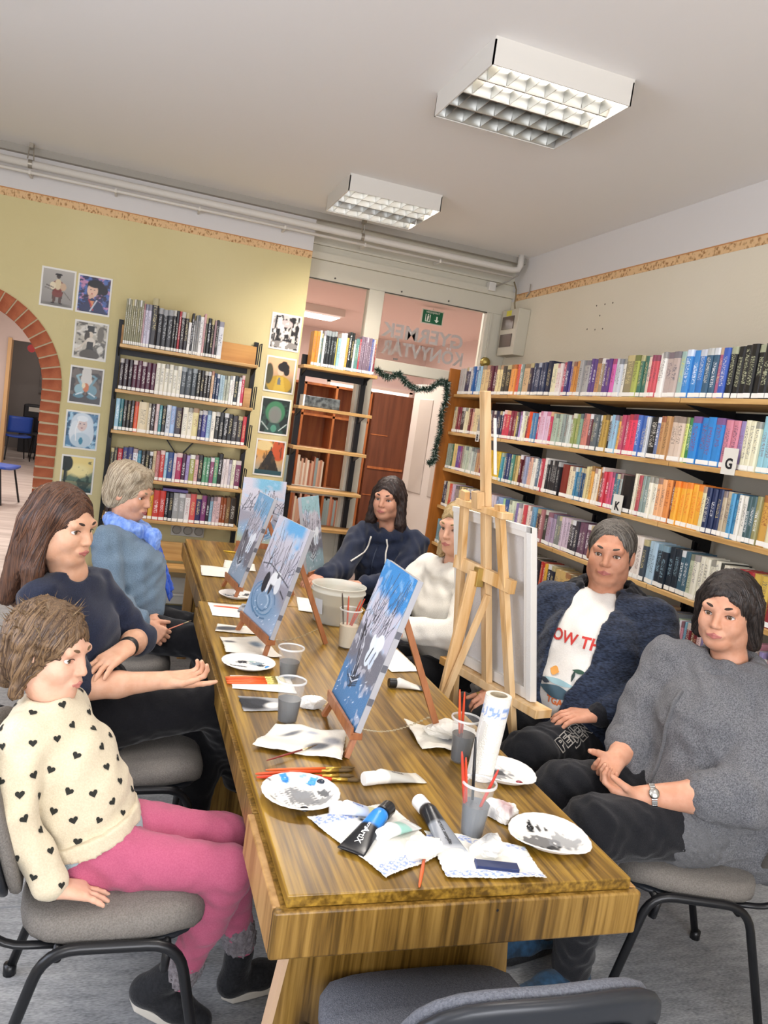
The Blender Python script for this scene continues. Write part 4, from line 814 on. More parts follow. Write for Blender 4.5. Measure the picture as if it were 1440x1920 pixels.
hall_chair(-1.52, 10.75, math.radians(70), m_bl, 'blue chair at the picture edge on the hall floor')
hall_chair(-2.0, 16.3, math.radians(200), m_bl, 'blue chair in the dark doorway at the end of the hall')
hall_chair(-1.45, 16.5, math.radians(190), m_bk, 'black chair beside the blue one in the dark doorway')
hall_chair(-1.60, 17.0, math.radians(190), m_bk, 'black chair furthest inside the dark room')
pt = thing('printer_stand', 'black printer stand with a pale printer in the dark room', 'printer', (-1.62, 18.3, 0))
MB().box(-.55, .45, -.3, .3, .0, .72).build('stand', m_bk, pt, bevel=.01); MB().box(-.5, .4, -.28, .28, .72, 1.0).build('printer_body', m_bk, pt, bevel=.03); MB().box(-.4, .35, -.29, -.27, .86, .95).build('paper_tray', m_tagw, pt)
nb = MB().box(-1.95, -1.25, 18.86, 18.885, 1.25, 2.0).build('notice_sheet', mat('notice', '#8f8a86', .8, noise=(9, '#6d6a6a', 4))); tag(nb, 'grey notice sheet on the wall of the dark room', 'notice')
rs = MB().lathe([(0, 0), (.07, 0), (.07, .01), (0, .01)], 20, (-1.78, 15.49, 2.07), (0, -1, 0)).build('round_sign', mat('sign_red', '#a3242c', .5)); tag(rs, 'small round red sign above the dark doorway', 'sign')
wcs = thing('wooden_shelf', 'pale wooden shelf end at the picture edge in the hall', 'shelf'); MB().box(-2.45, -2.15, 14.6, 15.0, 0, .9).build('body', mat('pale_wood', '#d8b888', .5), wcs, bevel=.005); MB().box(-2.46, -2.14, 14.59, 15.01, .9, .93).build('top', MATS['pale_wood'], wcs)

# ================================================================== reading tables
m_top = wood('table_oak', '#5a400c', '#7f5f1e', '#a7822f', 12, (1, .035, 1), .3, coat=.12)
m_topx = wood('table_oak_front', '#543c10', '#7c5c24', '#9a783a', 15, (1, 1, .04), .38)
m_side = wood('table_oak_side', '#8a6434', '#a37c48', '#b48d58', 6, (1, 1, .05), .45)
m_edge = wood('table_edge', '#7a4f1a', '#8f6023', '#9c6d2e', 8, (.05, .05, 1), .4)
m_hinge = mat('hinge_brass', '#b9a05c', .35, metal=.8)
TZ = .74
def slab_leg(t, x0, x1, y, sx):
    b = MB(); b.add([(x0, y - .014, .635), (x1, y - .014, .635), (x1 + .09 * sx, y - .014, 0), (x0 - .09 * (1 - sx) if sx < .5 else x0, y - .014, 0), (x0, y + .014, .635), (x1, y + .014, .635), (x1 + .09 * sx, y + .014, 0), (x0 - .09 * (1 - sx) if sx < .5 else x0, y + .014, 0)],
          [(0, 1, 2, 3), (7, 6, 5, 4), (0, 4, 5, 1), (1, 5, 6, 2), (2, 6, 7, 3), (3, 7, 4, 0)])
    return b
t1 = thing('reading_table', 'long oak table nearest the camera covered in painting things', 'table', (0, 0, 0))
MB().box(.362, 1.112, 1.33, 3.49, TZ - .026, TZ).build('tabletop', m_top, t1, bevel=.0035)
# box apron at the near end, plain rails further on
b = MB(); b.box(.338, 1.136, 1.318, 1.338, .618, .7135); b.build('end_apron', m_topx, t1, bevel=.006)
for x in (.338, 1.118): MB().box(x, x + .018, 1.338, 1.68, .618, .7135).build('side_apron', m_side, t1, bevel=.004)
for x in (.350, 1.108): MB().box(x, x + .016, 1.685, 3.49, .645, .7135).build('side_rail', m_topx, t1, bevel=.002)
MB().box(.35, 1.12, 3.474, 3.49, .645, .7135).build('end_rail', m_topx, t1)
MB().box(.345, 1.13, 1.33, 1.68, .700, .7125).build('sub_top', m_topx, t1)
sc = MB(); sc.tube([(.795, 1.3175, .693), (.795, 1.319, .693)], .003, 8); sc.build('screw_hole', m_ink, t1)
def trestle(t, xa, xb, y, sp=.07):
    b = MB(); b.prism([(xa, .645), (xb, .645), (xb + sp, 0.03), (xa - sp, .03)], y - .016, y + .016); b.build('trestle_board', m_topx, t, bevel=.003)
    e = MB(); e.bar((xa - .004, y, .645), (xa - sp - .004, y, .03), .04, .01, (1, 0, 0)); e.build('trestle_edge', mat('leg_edge', '#c9a98a', .5), t)
    MB().box(xa - sp - .02, xb + sp + .02, y - .05, y + .05, 0, .03).build('foot_board', m_topx, t, bevel=.004)
trestle(t1, .44, .92, 1.50); trestle(t1, .44, 1.04, 2.95); MB().box(.72, .75, 1.52, 2.93, .25, .36).build('stretcher', m_topx, t1)
t2 = thing('reading_table', 'second oak table standing at the far end by the bookcases', 'table', (0, 0, 0))
MB().box(.40, 1.15, 3.505, 5.05, TZ - .026, TZ).build('tabletop', m_top, t2, bevel=.0035)
for x in (.385, 1.148): MB().box(x, x + .017, 3.51, 5.05, .63, .7135).build('side_rail', m_topx, t2, bevel=.002)
for y in (3.51, 5.033): MB().box(.40, 1.15, y, y + .017, .63, .7135).build('end_rail', m_topx, t2)
for y in (3.62, 4.94):
    for x in (.42, 1.07): MB().box(x, x + .055, y - .02, y + .02, 0, .64).build('leg', m_side, t2, bevel=.003)
MB().box(.47, 1.07, 4.265, 4.285, .3, .4).build('stretcher', m_topx, t2)
for y in (3.62, 4.94): MB().box(.47, 1.07, y - .01, y + .01, .3, .4).build('cross_rail', m_topx, t2)
def paint_brush(a, b, col, label, ferr='#c8b890', br='#4a3a2a', group='paint brushes', tipf=.16, r=.0035, name='paint_brush'):
    """handle from a (end) to b (bristle tip)"""
    a = np.array(a, float); b = np.array(b, float); t = thing(name, label, 'brush', tuple(a), 0, group); q = b - a
    MB().tube([q * 0, q * .06, q * .35, q * (1 - tipf - .18)], [r * .45, r * .8, r * 1.15, r * .9], 8).build('handle', mat('brush' + col, col, .35), t, smooth=True)
    MB().tube([q * (1 - tipf - .18), q * (1 - tipf)], [r * .95, r * 1.05], 8).build('ferrule', mat('ferrule' + ferr, ferr, .3, metal=.8), t, smooth=True)
    MB().tube([q * (1 - tipf), q * (1 - tipf * .4), q], [r * 1.05, r * 1.2, r * .25], 8).build('bristles', mat('bristle' + br, br, .7), t, smooth=True)
    return t
# ================================================================== things on the tables
ZT = TZ + .0006
m_ptd = attr_mat('painted_paper', rough=.75, bump=(160, .12))
m_canvasp = attr_mat('acrylic_paint', rough=.45, bump=(220, .35))
m_canv = mat('canvas_white', '#dcdad4', .8, bump=(400, .3))
m_pine = wood('pine', '#b98f5c', '#cfa875', '#dcbb8c', 5, (1, 1, .06), .5)
m_beech = wood('stained_beech', '#8a5230', '#9a6039', '#a86c44', 6, (1, 1, .06), .45)
m_clear = mat('clear_plastic', '#e4e8e8', .12, alpha=.09, spec=.6)
m_milky = mat('milky_plastic', '#d9d8cc', .35, alpha=.62)
GREY_ST = ('#5a5c60', '#8c8e90', '#3a3c40')
def swan(nx, ny, seed, blue='#3f8fd0', low='#4f7fae', style=0):
    p = Paint(nx, ny, '#b9b8c4', seed).grad('#a9aab8', '#c8c6d2', .4, .8); r = random.Random(seed); n1 = p.fbm(6, 10, seed) - .5
    if style == 0:
        sky = np.clip((p.v - (.80 - .12 * np.clip(p.u, 0, 1)) + n1 * .22) / .06, 0, 1)
    else:
        sky = np.clip((p.v - .80 + n1 * .2) / .07, 0, 1) * np.clip((p.u - .2) / .2, 0, 1) * np.clip((.95 - p.u) / .12, 0, 1)
    p.mix(np.ones_like(p.u) * .35 * (p.v > .5), '#d6d3de').mix(sky, blue).spots('#a9d0ee', 9, 14, .6, .1, .45, seed + 2)
    bank = .56 if style == 0 else .52
    p.mix(np.clip((bank - .05 * p.u - p.v + (p.fbm(5, 8, seed + 3) - .5) * .08) / .03, 0, 1), '#74757f' if style == 0 else '#9a99a6')
    p.mix(np.clip((.30 - p.v + (p.fbm(5, 8, seed + 4) - .5) * .18) / .1, 0, 1), low)
    for k in range(26 if style == 0 else 20):                      # bare branches
        x = r.uniform(-.05, .95); y = bank - .02; pts = [(x, y)]; sl = r.uniform(-.02, .06)
        for q in range(r.randint(3, 5)): x += sl + r.uniform(-.035, .045); y += r.uniform(.05, .10); pts.append((x, y))
        p.line(pts, .009 if r.random() < .3 else .006, r.choice(('#3a3b44', '#4a4b55', '#5f6070')), .85)
        if len(pts) > 2 and r.random() < .6: a = pts[1]; p.line([a, (a[0] + r.uniform(-.14, .14), a[1] + r.uniform(.03, .1))], .006, '#44454f', .85)
    if style == 0:
        p.spots('#dcdbe4', 10, 14, .68, .06, .45, seed + 7)
        for k in range(24):
            t = r.random(); x = .12 + .34 * t + r.uniform(-.05, .05); y = .58 - .34 * t + r.uniform(-.07, .07); p.line([(x, y), (x + r.uniform(.02, .07), y - r.uniform(.05, .13))], r.uniform(.008, .018), r.choice(('#15171c', '#2a2c34', '#1b1d24', '#cfd3da', '#3f424c')), .92)
        p.ell(.66, .47, .13, .075, '#e3ecf4', 1, .5); p.ell(.74, .53, .09, .05, '#eef4fa'); p.ell(.58, .40, .07, .055, '#dce7f1'); p.ell(.70, .40, .06, .05, '#cfdcea'); p.ell(.55, .50, .05, .05, '#e8eff6'); p.line([(.62, .47), (.56, .37)], .016, '#30333c'); p.line([(.72, .46), (.68, .38)], .016, '#6b7180')
        for k in range(7): p.line([(.18 + .03 * k, .22 + .02 * math.sin(k * 2)), (.36 + .02 * k, .15 + .015 * k), (.56, .2 + .015 * k)], .009, r.choice(('#23272f', '#dfe6ee', '#3a404a')), .7)
    else:
        p.ell(.46, .22, .40, .13, '#86a4c4', .75, 0, .5)
        for k in range(12): a0 = r.uniform(0, 6.28); rr_ = .12 + .025 * k; p.line([(.45 + rr_ * math.cos(a0 + q * .35), .24 + .42 * rr_ * math.sin(a0 + q * .35)) for q in range(7)], .011, r.choice(('#4f83ad', '#c4d6e6', '#3d6c94', '#9db4cc')), .8)
        p.ell(.33, .39, .075, .095, '#2a2b33', 1, -.15); p.ell(.44, .40, .035, .085, '#eceff3', 1, -.2); p.ell(.52, .38, .035, .07, '#3a3c44', 1, -.2); p.ell(.57, .47, .14, .06, '#f0f3f6', 1, .2); p.ell(.68, .42, .07, .07, '#e6eaef'); p.ell(.62, .50, .03, .02, '#6a6d78'); p.line([(.05, .53), (.3, .56), (.62, .52), (.97, .47)], .010, '#4a4b55'); p.line([(.8, .40), (.95, .36)], .014, '#3a3b44')
    for k in range(14): x = r.uniform(.05, .95); y = r.uniform(.04, .28); p.line([(x, y), (x + .03, y + .012)], .007, '#dfe9f4', .7)
    return p
def table_easel(label, loc, yaw, w, h, tilt, pt, clabel, lip=.065, leg_h=None):
    """local x = canvas width, front faces local -y; loc at the table under the canvas foot"""
    t = thing('table_easel', label, 'easel', (loc[0], loc[1], ZT), yaw, 'table easels')
    ct, st = math.cos(tilt), math.sin(tilt); up = A_(0, st, ct); top = h * .80
    for s in (-1, 1):
        a = A_(s * (w * .5 + .0), -.02, .0); e = A_(s * w * .16, .022 + (lip + top) * st, (lip + top) * ct); MB().bar(a, e, .016, .014, (0, 1, 0)).build('front_leg', m_beech, t)
    MB().bar((-w * .5, .0, lip - .012), (w * .5, .0, lip - .012), .034, .02).build('ledge', m_beech, t, bevel=.002)
    MB().bar((-w * .5, -.014, lip + .002), (w * .5, -.014, lip + .002), .008, .02).build('ledge_lip', m_beech, t)
    hb = A_(0, .03 + (lip + top * .9) * st, (lip + top * .9) * ct); MB().bar(hb, (0, hb[1] + .17, .002), .018, .012, (1, 0, 0)).build('rear_leg', m_beech, t)
    MB().bar((-w * .2, .025 + (lip + top * .75) * st, (lip + top * .75) * ct), (w * .2, .025 + (lip + top * .75) * st, (lip + top * .75) * ct), .014, .018).build('cross_bar', m_beech, t)
    rl0 = A_(0, .0, lip - .03); rl1 = A_(0, hb[1] + .125, .06); ch = MB()
    for q in range(27):
        f = q / 26; p = rl0 * (1 - f) + rl1 * f - A_(0, 0, .035 * math.sin(PI * f)); ch.box(p[0] - (.0022 if q % 2 else .0008), p[0] + (.0022 if q % 2 else .0008), p[1] - .0045, p[1] + .0045, p[2] - (.0008 if q % 2 else .0022), p[2] + (.0008 if q % 2 else .0022))
    ch.build('safety_chain', mat('chain_metal', '#c8bfa4', .3, metal=.8), t)
    c = thing('painting', clabel, 'painting', (loc[0], loc[1], ZT), yaw, 'paintings on the table easels'); th = .018; M = Matrix.Rotation(-tilt, 4, 'X'); hold = M @ Matrix.Translation((0, 0, 0))
    base = A_(0, -.006, lip)
    b = MB(); b.box(-w / 2, w / 2, 0, th, 0, h); o = b.build('canvas', mat('canvas_edge', '#a6a6aa', .7), c, bevel=.0015); o.matrix_local = Matrix.Translation(base) @ M
    o = pt.sheet('painted_face', w, h, m_canvasp, c); o.matrix_local = Matrix.Translation(base) @ M @ Matrix.Translation((0, -.0006, 0))
    eg = MB()
    for z in (.18, .4, .62): eg.box(w / 2, w / 2 + .0008, .001, th - .002, h * z, h * z + .02)
    o = eg.build('edge_smear', mat('smear', '#5d5e66', .6), c); o.matrix_local = Matrix.Translation(base) @ M
    return t
def A_(*a): return np.array(a, float)
table_easel('nearest table easel of reddish wood, beside the crumpled towels', (.650, 2.055), math.radians(-91), .285, .435, math.radians(15), swan(110, 170, 5), 'nearest canvas: white swan, dark bank and vivid blue sky', .07)
table_easel('middle table easel beside the two grey-water cups', (.525, 2.885), math.radians(-81), .34, .415, math.radians(14), swan(110, 140, 8, '#6aaede', '#a3b8d4', 1), 'middle canvas: swan on swirling blue water under pale trees', .07)
table_easel('far table easel in front of the woman with the blue scarf', (.535, 3.68), math.radians(-84), .25, .43, math.radians(15), swan(80, 130, 13, '#7fb2d6', '#8fa3b6'), 'far left canvas: grey reeds below a small blue sky', .06)
table_easel('table easel seen nearly edge-on near the woman in navy', (1.01, 4.06), math.radians(56), .25, .40, math.radians(13), swan(70, 110, 17, '#9cc4cc', '#8fa8b0'), 'narrow-looking canvas turned away near the navy hoodie', .06)
table_easel('furthest table easel at the end of the far table', (.80, 4.72), math.radians(-8), .26, .40, math.radians(12), swan(70, 110, 23, '#7db8d4', '#a8b49a', 1), 'furthest canvas with pale blue sky, half hidden by others', .06)

# ---- paper: flat towels and crumpled ones
def towel(name, label, pts, seed, stains=(), amp=.006, col='#e4e0d4', n=26, blue=False, cat='paper towel', z=0):
    """four corners a,b,c,d (x,y) counter-clockwise"""
    r = np.random.default_rng(seed); P4 = [A_(*q) for q in pts]; U_, V_ = np.meshgrid(np.linspace(0, 1, n), np.linspace(0, 1, n))
    W_ = [(1 - U_) * (1 - V_), U_ * (1 - V_), U_ * V_, (1 - U_) * V_]; X = sum(w * p[0] for w, p in zip(W_, P4)); Y = sum(w * p[1] for w, p in zip(W_, P4)); H = np.zeros_like(X)
    for k in range(7):
        a = r.uniform(0, PI); f = r.uniform(12, 34); H += np.abs(np.sin((X * math.cos(a) + Y * math.sin(a)) * f + r.uniform(0, 6))) ** 3 * amp * r.uniform(.2, 1)
    edge = np.minimum.reduce([U_, 1 - U_, V_, 1 - V_]); X = X + r.normal(0, .0009, X.shape) * (edge < .05); Y = Y + r.normal(0, .0009, X.shape) * (edge < .05)
    Z = ZT + z + .0012 + H * .55
    p = Paint(n, n, col, seed); p.u, p.v = U_, V_; p.spots('#cfcabc', 7, 7, .58, .2, .35, seed + 1)
    for (u, v, ru, rv, c, al) in stains: p.ell(u, v, ru, rv, c, al, r.uniform(0, 3), .5); p.spots(c, 12, 12, .6, .08, al * .0, seed)
    if blue:
        for e in (.09, .91): p.mix((np.abs(V_ - e) < .06) * (np.sin(U_ * 60 + 3 * np.sin(V_ * 40)) * np.sin(V_ * 110 + U_ * 20) > .1) * .8, '#6f8fd0')
    b = MB(); b.v = list(zip(X.ravel(), Y.ravel(), Z.ravel())); b.f = [(j * n + i, j * n + i + 1, (j + 1) * n + i + 1, (j + 1) * n + i) for j in range(n - 1) for i in range(n - 1)]; b.m = [0] * len(b.f)
    me = b.mesh(name); setcol(me, p.a.reshape(-1, 3)); o = link(name, me, m_ptd); me.shade_smooth(); so = o.modifiers.new('s', 'SOLIDIFY'); so.thickness = .0008; so.offset = 1
    return tag(o, label, cat, 'paper towels on the tables')
def crumple(label, c, r, seed, sx=1, sy=1, sz=.7, stains=(('#6a6c70', .5),), col='#e6e3da', name='crumpled_towel', z=0):
    rg = np.random.default_rng(seed); nu, nv = 34, 20; vs = []; dirs = rg.normal(0, 1, (16, 3)); dirs /= np.linalg.norm(dirs, axis=1)[:, None]; off = rg.uniform(.55, 1.0, 16)
    d2 = rg.normal(0, 1, (30, 3)); d2 /= np.linalg.norm(d2, axis=1)[:, None]
    for j in range(nv + 1):
        for i in range(nu):
            th = PI * j / nv; ph = 2 * PI * i / nu; d = A_(math.sin(th) * math.cos(ph), math.sin(th) * math.sin(ph), math.cos(th)); q = dirs @ d
            rad = min(1.25, np.min(np.where(q > .05, off / np.maximum(q, .05), 9))); e = np.sort(d2 @ d)[::-1]; rad += .22 * (e[0] - e[1]) * 3 - .10
            vs.append((c[0] + d[0] * r * rad * sx, c[1] + d[1] * r * rad * sy, max(ZT + z + .0012 + .002 * abs(math.sin(9 * ph)), ZT + z + r * sz * .62 + d[2] * r * rad * sz)))
    b = MB(); b.add(vs, [(j * nu + i, j * nu + (i + 1) % nu, (j + 1) * nu + (i + 1) % nu, (j + 1) * nu + i) for j in range(nv) for i in range(nu)]); me = b.mesh(name)
    cols = np.tile(np.array(lin(col)[:3]), (len(vs), 1)); V_ = np.array(vs)
    for k, (hx, al) in enumerate(stains):
        for q in range(3):
            o_ = V_[rg.integers(len(vs))]; w = np.clip(1.4 - np.linalg.norm(V_ - o_, axis=1) / (r * rg.uniform(.25, .5)), 0, 1)[:, None] * al; cols = cols * (1 - w) + np.array(lin(hx)[:3]) * w
    setcol(me, cols); o = link(name, me, m_ptd); return tag(o, label, 'paper towel', 'crumpled paper towels')
GS = lambda *q: [(u, v, a, b_, c, al) for u, v, a, b_, c, al in q]
towel('paper_towel', 'paint-smeared towel lying under the nearest easel foot', [(.385, 1.965), (.605, 1.875), (.665, 2.06), (.47, 2.10)], 3, GS((.7, .3, .14, .1, '#5c5e62', .7), (.85, .55, .1, .16, '#9a9ca0', .6), (.3, .7, .14, .05, '#6e7074', .55), (.55, .8, .08, .05, '#aab0bc', .5)), .009, '#e6e1d4')
towel('paper_towel', 'blue-printed towel under the white and blue tubes', [(.565, 1.365), (.72, 1.44), (.665, 1.66), (.455, 1.60)], 7, GS((.5, .8, .03, .03, '#2a2c30', .5)), .004, '#e9e6dd', 64, True)
towel('paper_towel', 'blue-printed towel hanging over the front table edge', [(.690, 1.355), (.905, 1.334), (.915, 1.45), (.71, 1.535)], 9, (), .004, '#e9e6dd', 64, True)
towel('paper_towel', 'smeared towel beneath the right foot of the nearest easel', [(.86, 1.96), (1.0, 1.93), (1.05, 2.08), (.87, 2.15)], 12, GS((.6, .4, .2, .15, '#8a8c90', .5)), .008)
towel('paper_towel', 'plain white sheet by the table edge under the white hoodie', [(.985, 2.62), (1.105, 2.64), (1.10, 2.90), (.95, 2.86)], 15, (), .001, '#ebe8e0', 12)
towel('paper_towel', 'white sheet spread before the woman with the blue scarf', [(.415, 4.0), (.60, 3.98), (.62, 4.22), (.43, 4.25)], 16, (), .003, '#ece9df', 16)
towel('paper_towel', 'towel spotted with grey paint behind the round plate', [(.40, 2.74), (.60, 2.72), (.56, 2.92), (.40, 2.94)], 17, GS((.15, .6, .12, .1, '#55575b', .7), (.7, .6, .14, .12, '#7d8c98', .6)), .012)
towel('paper_towel', 'sheet smeared grey near the middle easel foot', [(.39, 3.02), (.58, 3.0), (.58, 3.10), (.41, 3.12)], 18, GS((.25, .5, .2, .3, '#4c4e52', .8)), .003)
towel('paper_towel', 'white card with an orange brush and a paint blob', [(.402, 3.25), (.60, 3.23), (.60, 3.44), (.40, 3.46)], 19, (), .001, '#eeebe2', 12)
towel('paper_towel', 'narrow white sheet under the bundle of orange brushes', [(.385, 2.40), (.585, 2.37), (.59, 2.52), (.39, 2.52)], 21, (), .001, '#eae7de', 12)
towel('paper_towel', 'white sheet on the far table behind the bucket', [(.80, 3.42), (.97, 3.35), (1.0, 3.62), (.84, 3.68)], 22, (), .002, '#e9e6dc', 12)
towel('paper_towel', 'sheet with grey spots on the far table behind the easels', [(.55, 4.25), (.72, 4.2), (.74, 4.4), (.58, 4.45)], 24, GS((.5, .5, .2, .2, '#8a8c90', .5)), .002, '#e6e3d8', 12)
towel('paint_card', 'small dark card with black and white smears by the cups', [(.395, 2.215), (.525, 2.225), (.52, 2.32), (.395, 2.335)], 25, GS((.2, .5, .3, .4, '#2c2e32', .9), (.5, .6, .2, .3, '#3a3c40', .9), (.75, .4, .15, .2, '#e8e6e0', .9)), .001, '#a8a9aa', 22, cat='card')
crumple('large smeared towel heap at the right foot of the nearest easel', (.965, 2.06), .075, 31, 1.15, .8, .5)
crumple('crumpled towel wrapped round an orange brush at the front edge', (.672, 1.435), .040, 33, 1.1, .85, .75, (('#b9bcc4', .3),))
crumple('crumpled white towel standing before the near brush cup', (.815, 1.425), .043, 35, 1.05, .75, .95, (('#55575c', .6),))
crumple('paint-stained towel ball between the two right-hand plates', (.93, 1.585), .045, 37, 1, .8, .7, (('#6a6c70', .6), ('#8a2a3c', .4)))
crumple('small crumpled towel behind the nearest grey-water cup', (.606, 2.255), .040, 39, 1.0, .8, .7)
crumple('crumpled towel leaning on the kitchen roll', (1.03, 1.93), .035, 41, 1.0, .8, .9, (('#b8bac0', .3),))
crumple('dark lump of paint and towel on the white card', (.545, 3.33), .032, 43, 1, .9, .8, (('#3c3e42', .9), ('#4a4c50', .9), ('#55575b', .8)), '#a9aaac')

# ---- plates
def plate(label, c, R, blobs, seed, fold=None, yaw=0, tilt=(0, 0)):
    t = thing('paper_plate', label, 'plate', (c[0], c[1], ZT), yaw, 'paint-smeared paper plates'); nr, na = 30, 72; vs = []; cols = []; rg = np.random.default_rng(seed)
    prof = lambda q: .0022 + (0 if q < .62 else .013 * min(1, (q - .62) / .26) ** 1.4 + (.002 if q > .9 else 0))
    U, V_ = [], []
    for j in range(nr + 1):
        q = j / nr
        for i in range(na):
            a = 2 * PI * i / na; rr_ = R * q * (1 + (.008 * math.sin(a * 24) if q > .8 else 0)); x, y, z = rr_ * math.cos(a), rr_ * math.sin(a), prof(q)
            U.append(x / R); V_.append(y / R)
            if fold:                                    # lift the rim along one axis
                k = fold * max(0, abs(y) - R * .25); z += k * 1.0; y *= 1 - .28 * (abs(y) / R) ** 2 * min(1, fold * 2.2)
            vs.append((x, y, z + tilt[0] * (x + R) * .5 + tilt[1] * (y + R) * .5))
    U, V_ = np.array(U), np.array(V_); cols = np.tile(np.array(lin('#e9e6df')[:3]), (len(vs), 1)); nz = rg.normal(0, 1, (6, 2)); tex = sum(np.sin(U * k[0] * 19 + V_ * k[1] * 19 + i) for i, k in enumerate(nz)) / 6
    for (u, v, ru, rv, rot, hx, al) in blobs:
        cc, ss = math.cos(rot), math.sin(rot); dx, dy = U - u, V_ - v; d = np.hypot((dx * cc + dy * ss) / ru, (-dx * ss + dy * cc) / rv); w = (np.clip((1.1 - d + tex * .75) / .16, 0, 1) * al)[:, None]; cols = cols * (1 - w) + np.array(lin(hx)[:3]) * w
    b = MB(); b.add(vs, [(j * na + i, j * na + (i + 1) % na, (j + 1) * na + (i + 1) % na, (j + 1) * na + i) for j in range(nr) for i in range(na)]); me = b.mesh('dish'); setcol(me, cols); me.shade_smooth(); o = link('dish', me, m_ptd, t); s = o.modifiers.new('s', 'SOLIDIFY'); s.thickness = .0012; s.offset = 1
    for k, (u, v, hx) in enumerate([(q[0], q[1], q[5]) for q in blobs if q[6] >= 1 and q[2] < .3][:4]):
        j = int(round(math.hypot(u, v) * nr)); i = int(round(math.atan2(v, u) / (2 * PI) * na)) % na; p = vs[min(j, nr) * na + i]
        q = MB(); rg2 = random.Random(seed * 10 + k); q.lathe([(0, .004), (.006, .0035), (.010, .001), (.011, -.001)], 12, p); q.build('paint_blob', mat('paint' + hx, hx, .25, coat=.3), t, smooth=True)
    return t
plate('round plate with blue and grey paint nearest the camera', (.46, 1.70), .092, [(.0, -.05, .42, .38, .3, '#6f7072', .85), (.1, .1, .3, .2, .5, '#8e9092', .8), (-.25, .78, .16, .14, 0, '#3f8fd8', 1), (.45, .62, .14, .1, .5, '#4a98de', 1), (.2, .85, .1, .05, 0, '#7fa8dc', .9), (.62, .12, .13, .16, .4, '#4a4c50', .9), (-.05, -.82, .2, .1, 0, '#17181a', 1), (.55, -.3, .25, .14, .5, '#7a7c7e', .8), (-.7, -.2, .09, .04, -.5, '#222326', .9), (-.75, .62, .07, .06, 0, '#3a2a26', .9), (.68, .55, .05, .04, 0, '#1f2a3a', 1)], 3)
plate('bent plate with black strokes at the right front table corner', (.99, 1.475), .094, [(-.2, -.2, .5, .35, .4, '#4a4b4e', .85), (.4, .1, .35, .3, 0, '#8a8c8e', .8), (-.45, .5, .08, .26, .2, '#141517', 1), (-.2, .5, .05, .12, .2, '#141517', .95), (-.05, .52, .05, .12, .2, '#141517', .95), (-.3, -.5, .3, .12, .3, '#2a2b2e', .9), (-.7, -.55, .12, .06, 0, '#8fc8c4', .9), (.1, -.3, .2, .1, .5, '#232427', .9)], 4, .13, math.radians(-24))
plate('bent plate with grey paint beside the kitchen roll', (1.03, 1.795), .088, [(-.25, .1, .45, .38, .3, '#85878a', .85), (-.15, .2, .22, .16, .4, '#3c3e42', .9), (-.4, .0, .2, .1, 0, '#5a5c60', .9), (.5, -.15, .08, .06, 0, '#8a2038', 1), (.62, -.35, .06, .04, 0, '#a83a4c', .9), (0, -.55, .1, .04, .8, '#5a2a38', .9)], 5, .12, math.radians(-30))
plate('raised plate with dark and teal blobs before the middle easel', (.465, 2.625), .092, [(-.2, .35, .2, .14, .2, '#22242a', 1), (-.45, -.1, .35, .06, -.2, '#4a4c50', .9), (.35, .2, .26, .2, .4, '#6f8c9c', .85), (.45, .0, .14, .12, 0, '#2a3c48', 1), (.7, -.25, .08, .06, 0, '#3f8fd0', 1), (.2, .45, .12, .08, 0, '#8ab4b0', .8)], 6, 0, 0, (.0, .0))
plate('plate with grey and blue dabs under the far easel', (.545, 3.60), .085, [(-.5, .1, .2, .2, 0, '#3f5568', .9), (0, .3, .2, .12, .3, '#26282c', 1), (.3, -.2, .3, .14, .2, '#6a7480', .8), (.5, .4, .2, .14, 0, '#1f2124', .9), (-.2, -.45, .2, .08, 0, '#4a5a68', .9)], 8)
plate('plate beside the bucket near the woman in navy', (1.02, 3.70), .09, [(0, 0, .4, .3, 0, '#7d8084', .8), (.3, .3, .15, .1, 0, '#23252a', 1)], 9)

# ---- paint tubes
def paint_tube(label, cap, tail, r, cols, capc, seed=0, text=None, dz=0.0):
    """lies on the table from cap to crimped tail"""
    a = A_(cap[0], cap[1], 0); e = A_(tail[0], tail[1], 0); L_ = np.linalg.norm(e - a); d = unit(e - a); s = np.cross(A_(0, 0, 1), d); t = thing('paint_tube', label, 'paint tube', (a[0], a[1], ZT + dz), 0, 'acrylic paint tubes')
    cl = L_ * .2; cr = r * .92
    c = MB(); c.lathe([(0, 0), (cr * .9, 0), (cr, .003), (cr, cl * .9), (cr * .97, cl), (0, cl)], 24, A_(0, 0, cr + .0005), d); c.build('cap', mat('cap' + capc, capc, .3), t, smooth=False)
    n = 24; rings = 16; vs = []; cc = []
    for j in range(rings + 1):
        q = j / rings; x = cl + (L_ - cl) * q; f = np.clip((q - .12) / .8, 0, 1); hh = r * (1 - f) + .0018 * f if q > .08 else r * (.8 + .2 * q / .08); ww = r * (1 + .55 * f) if q > .08 else hh; zc = max(hh, .0) + .0008
        for i in range(n):
            an = 2 * PI * i / n; vs.append(d * x + s * ww * math.cos(an) + A_(0, 0, zc + hh * math.sin(an)))
            k = [hx for lim, hx in cols if q <= lim + 1e-6][0]; cc.append(lin(k)[:3])
    b = MB(); b.add(vs, [(j * n + i, j * n + (i + 1) % n, (j + 1) * n + (i + 1) % n, (j + 1) * n + i) for j in range(rings) for i in range(n)] + [tuple(range(rings * n, rings * n + n))]); me = b.mesh('body'); setcol(me, cc); me.shade_smooth(); o = link('body', me, attr_mat('tube_print', rough=.28), t)
    tree = bvh_local(me)
    for (tx, sz, q, hx) in (text or ()):
        m2 = subdiv_txt(tx, sz); xa = s if s[0] > 0 else -s
        xa = d; ya = np.cross(A_(0, 0, 1), xa); proj_local(m2, tree, d * (cl + (L_ - cl) * q), xa, ya); link('tube_lettering', m2, mat('ink' + hx, hx, .4), o)
    return t
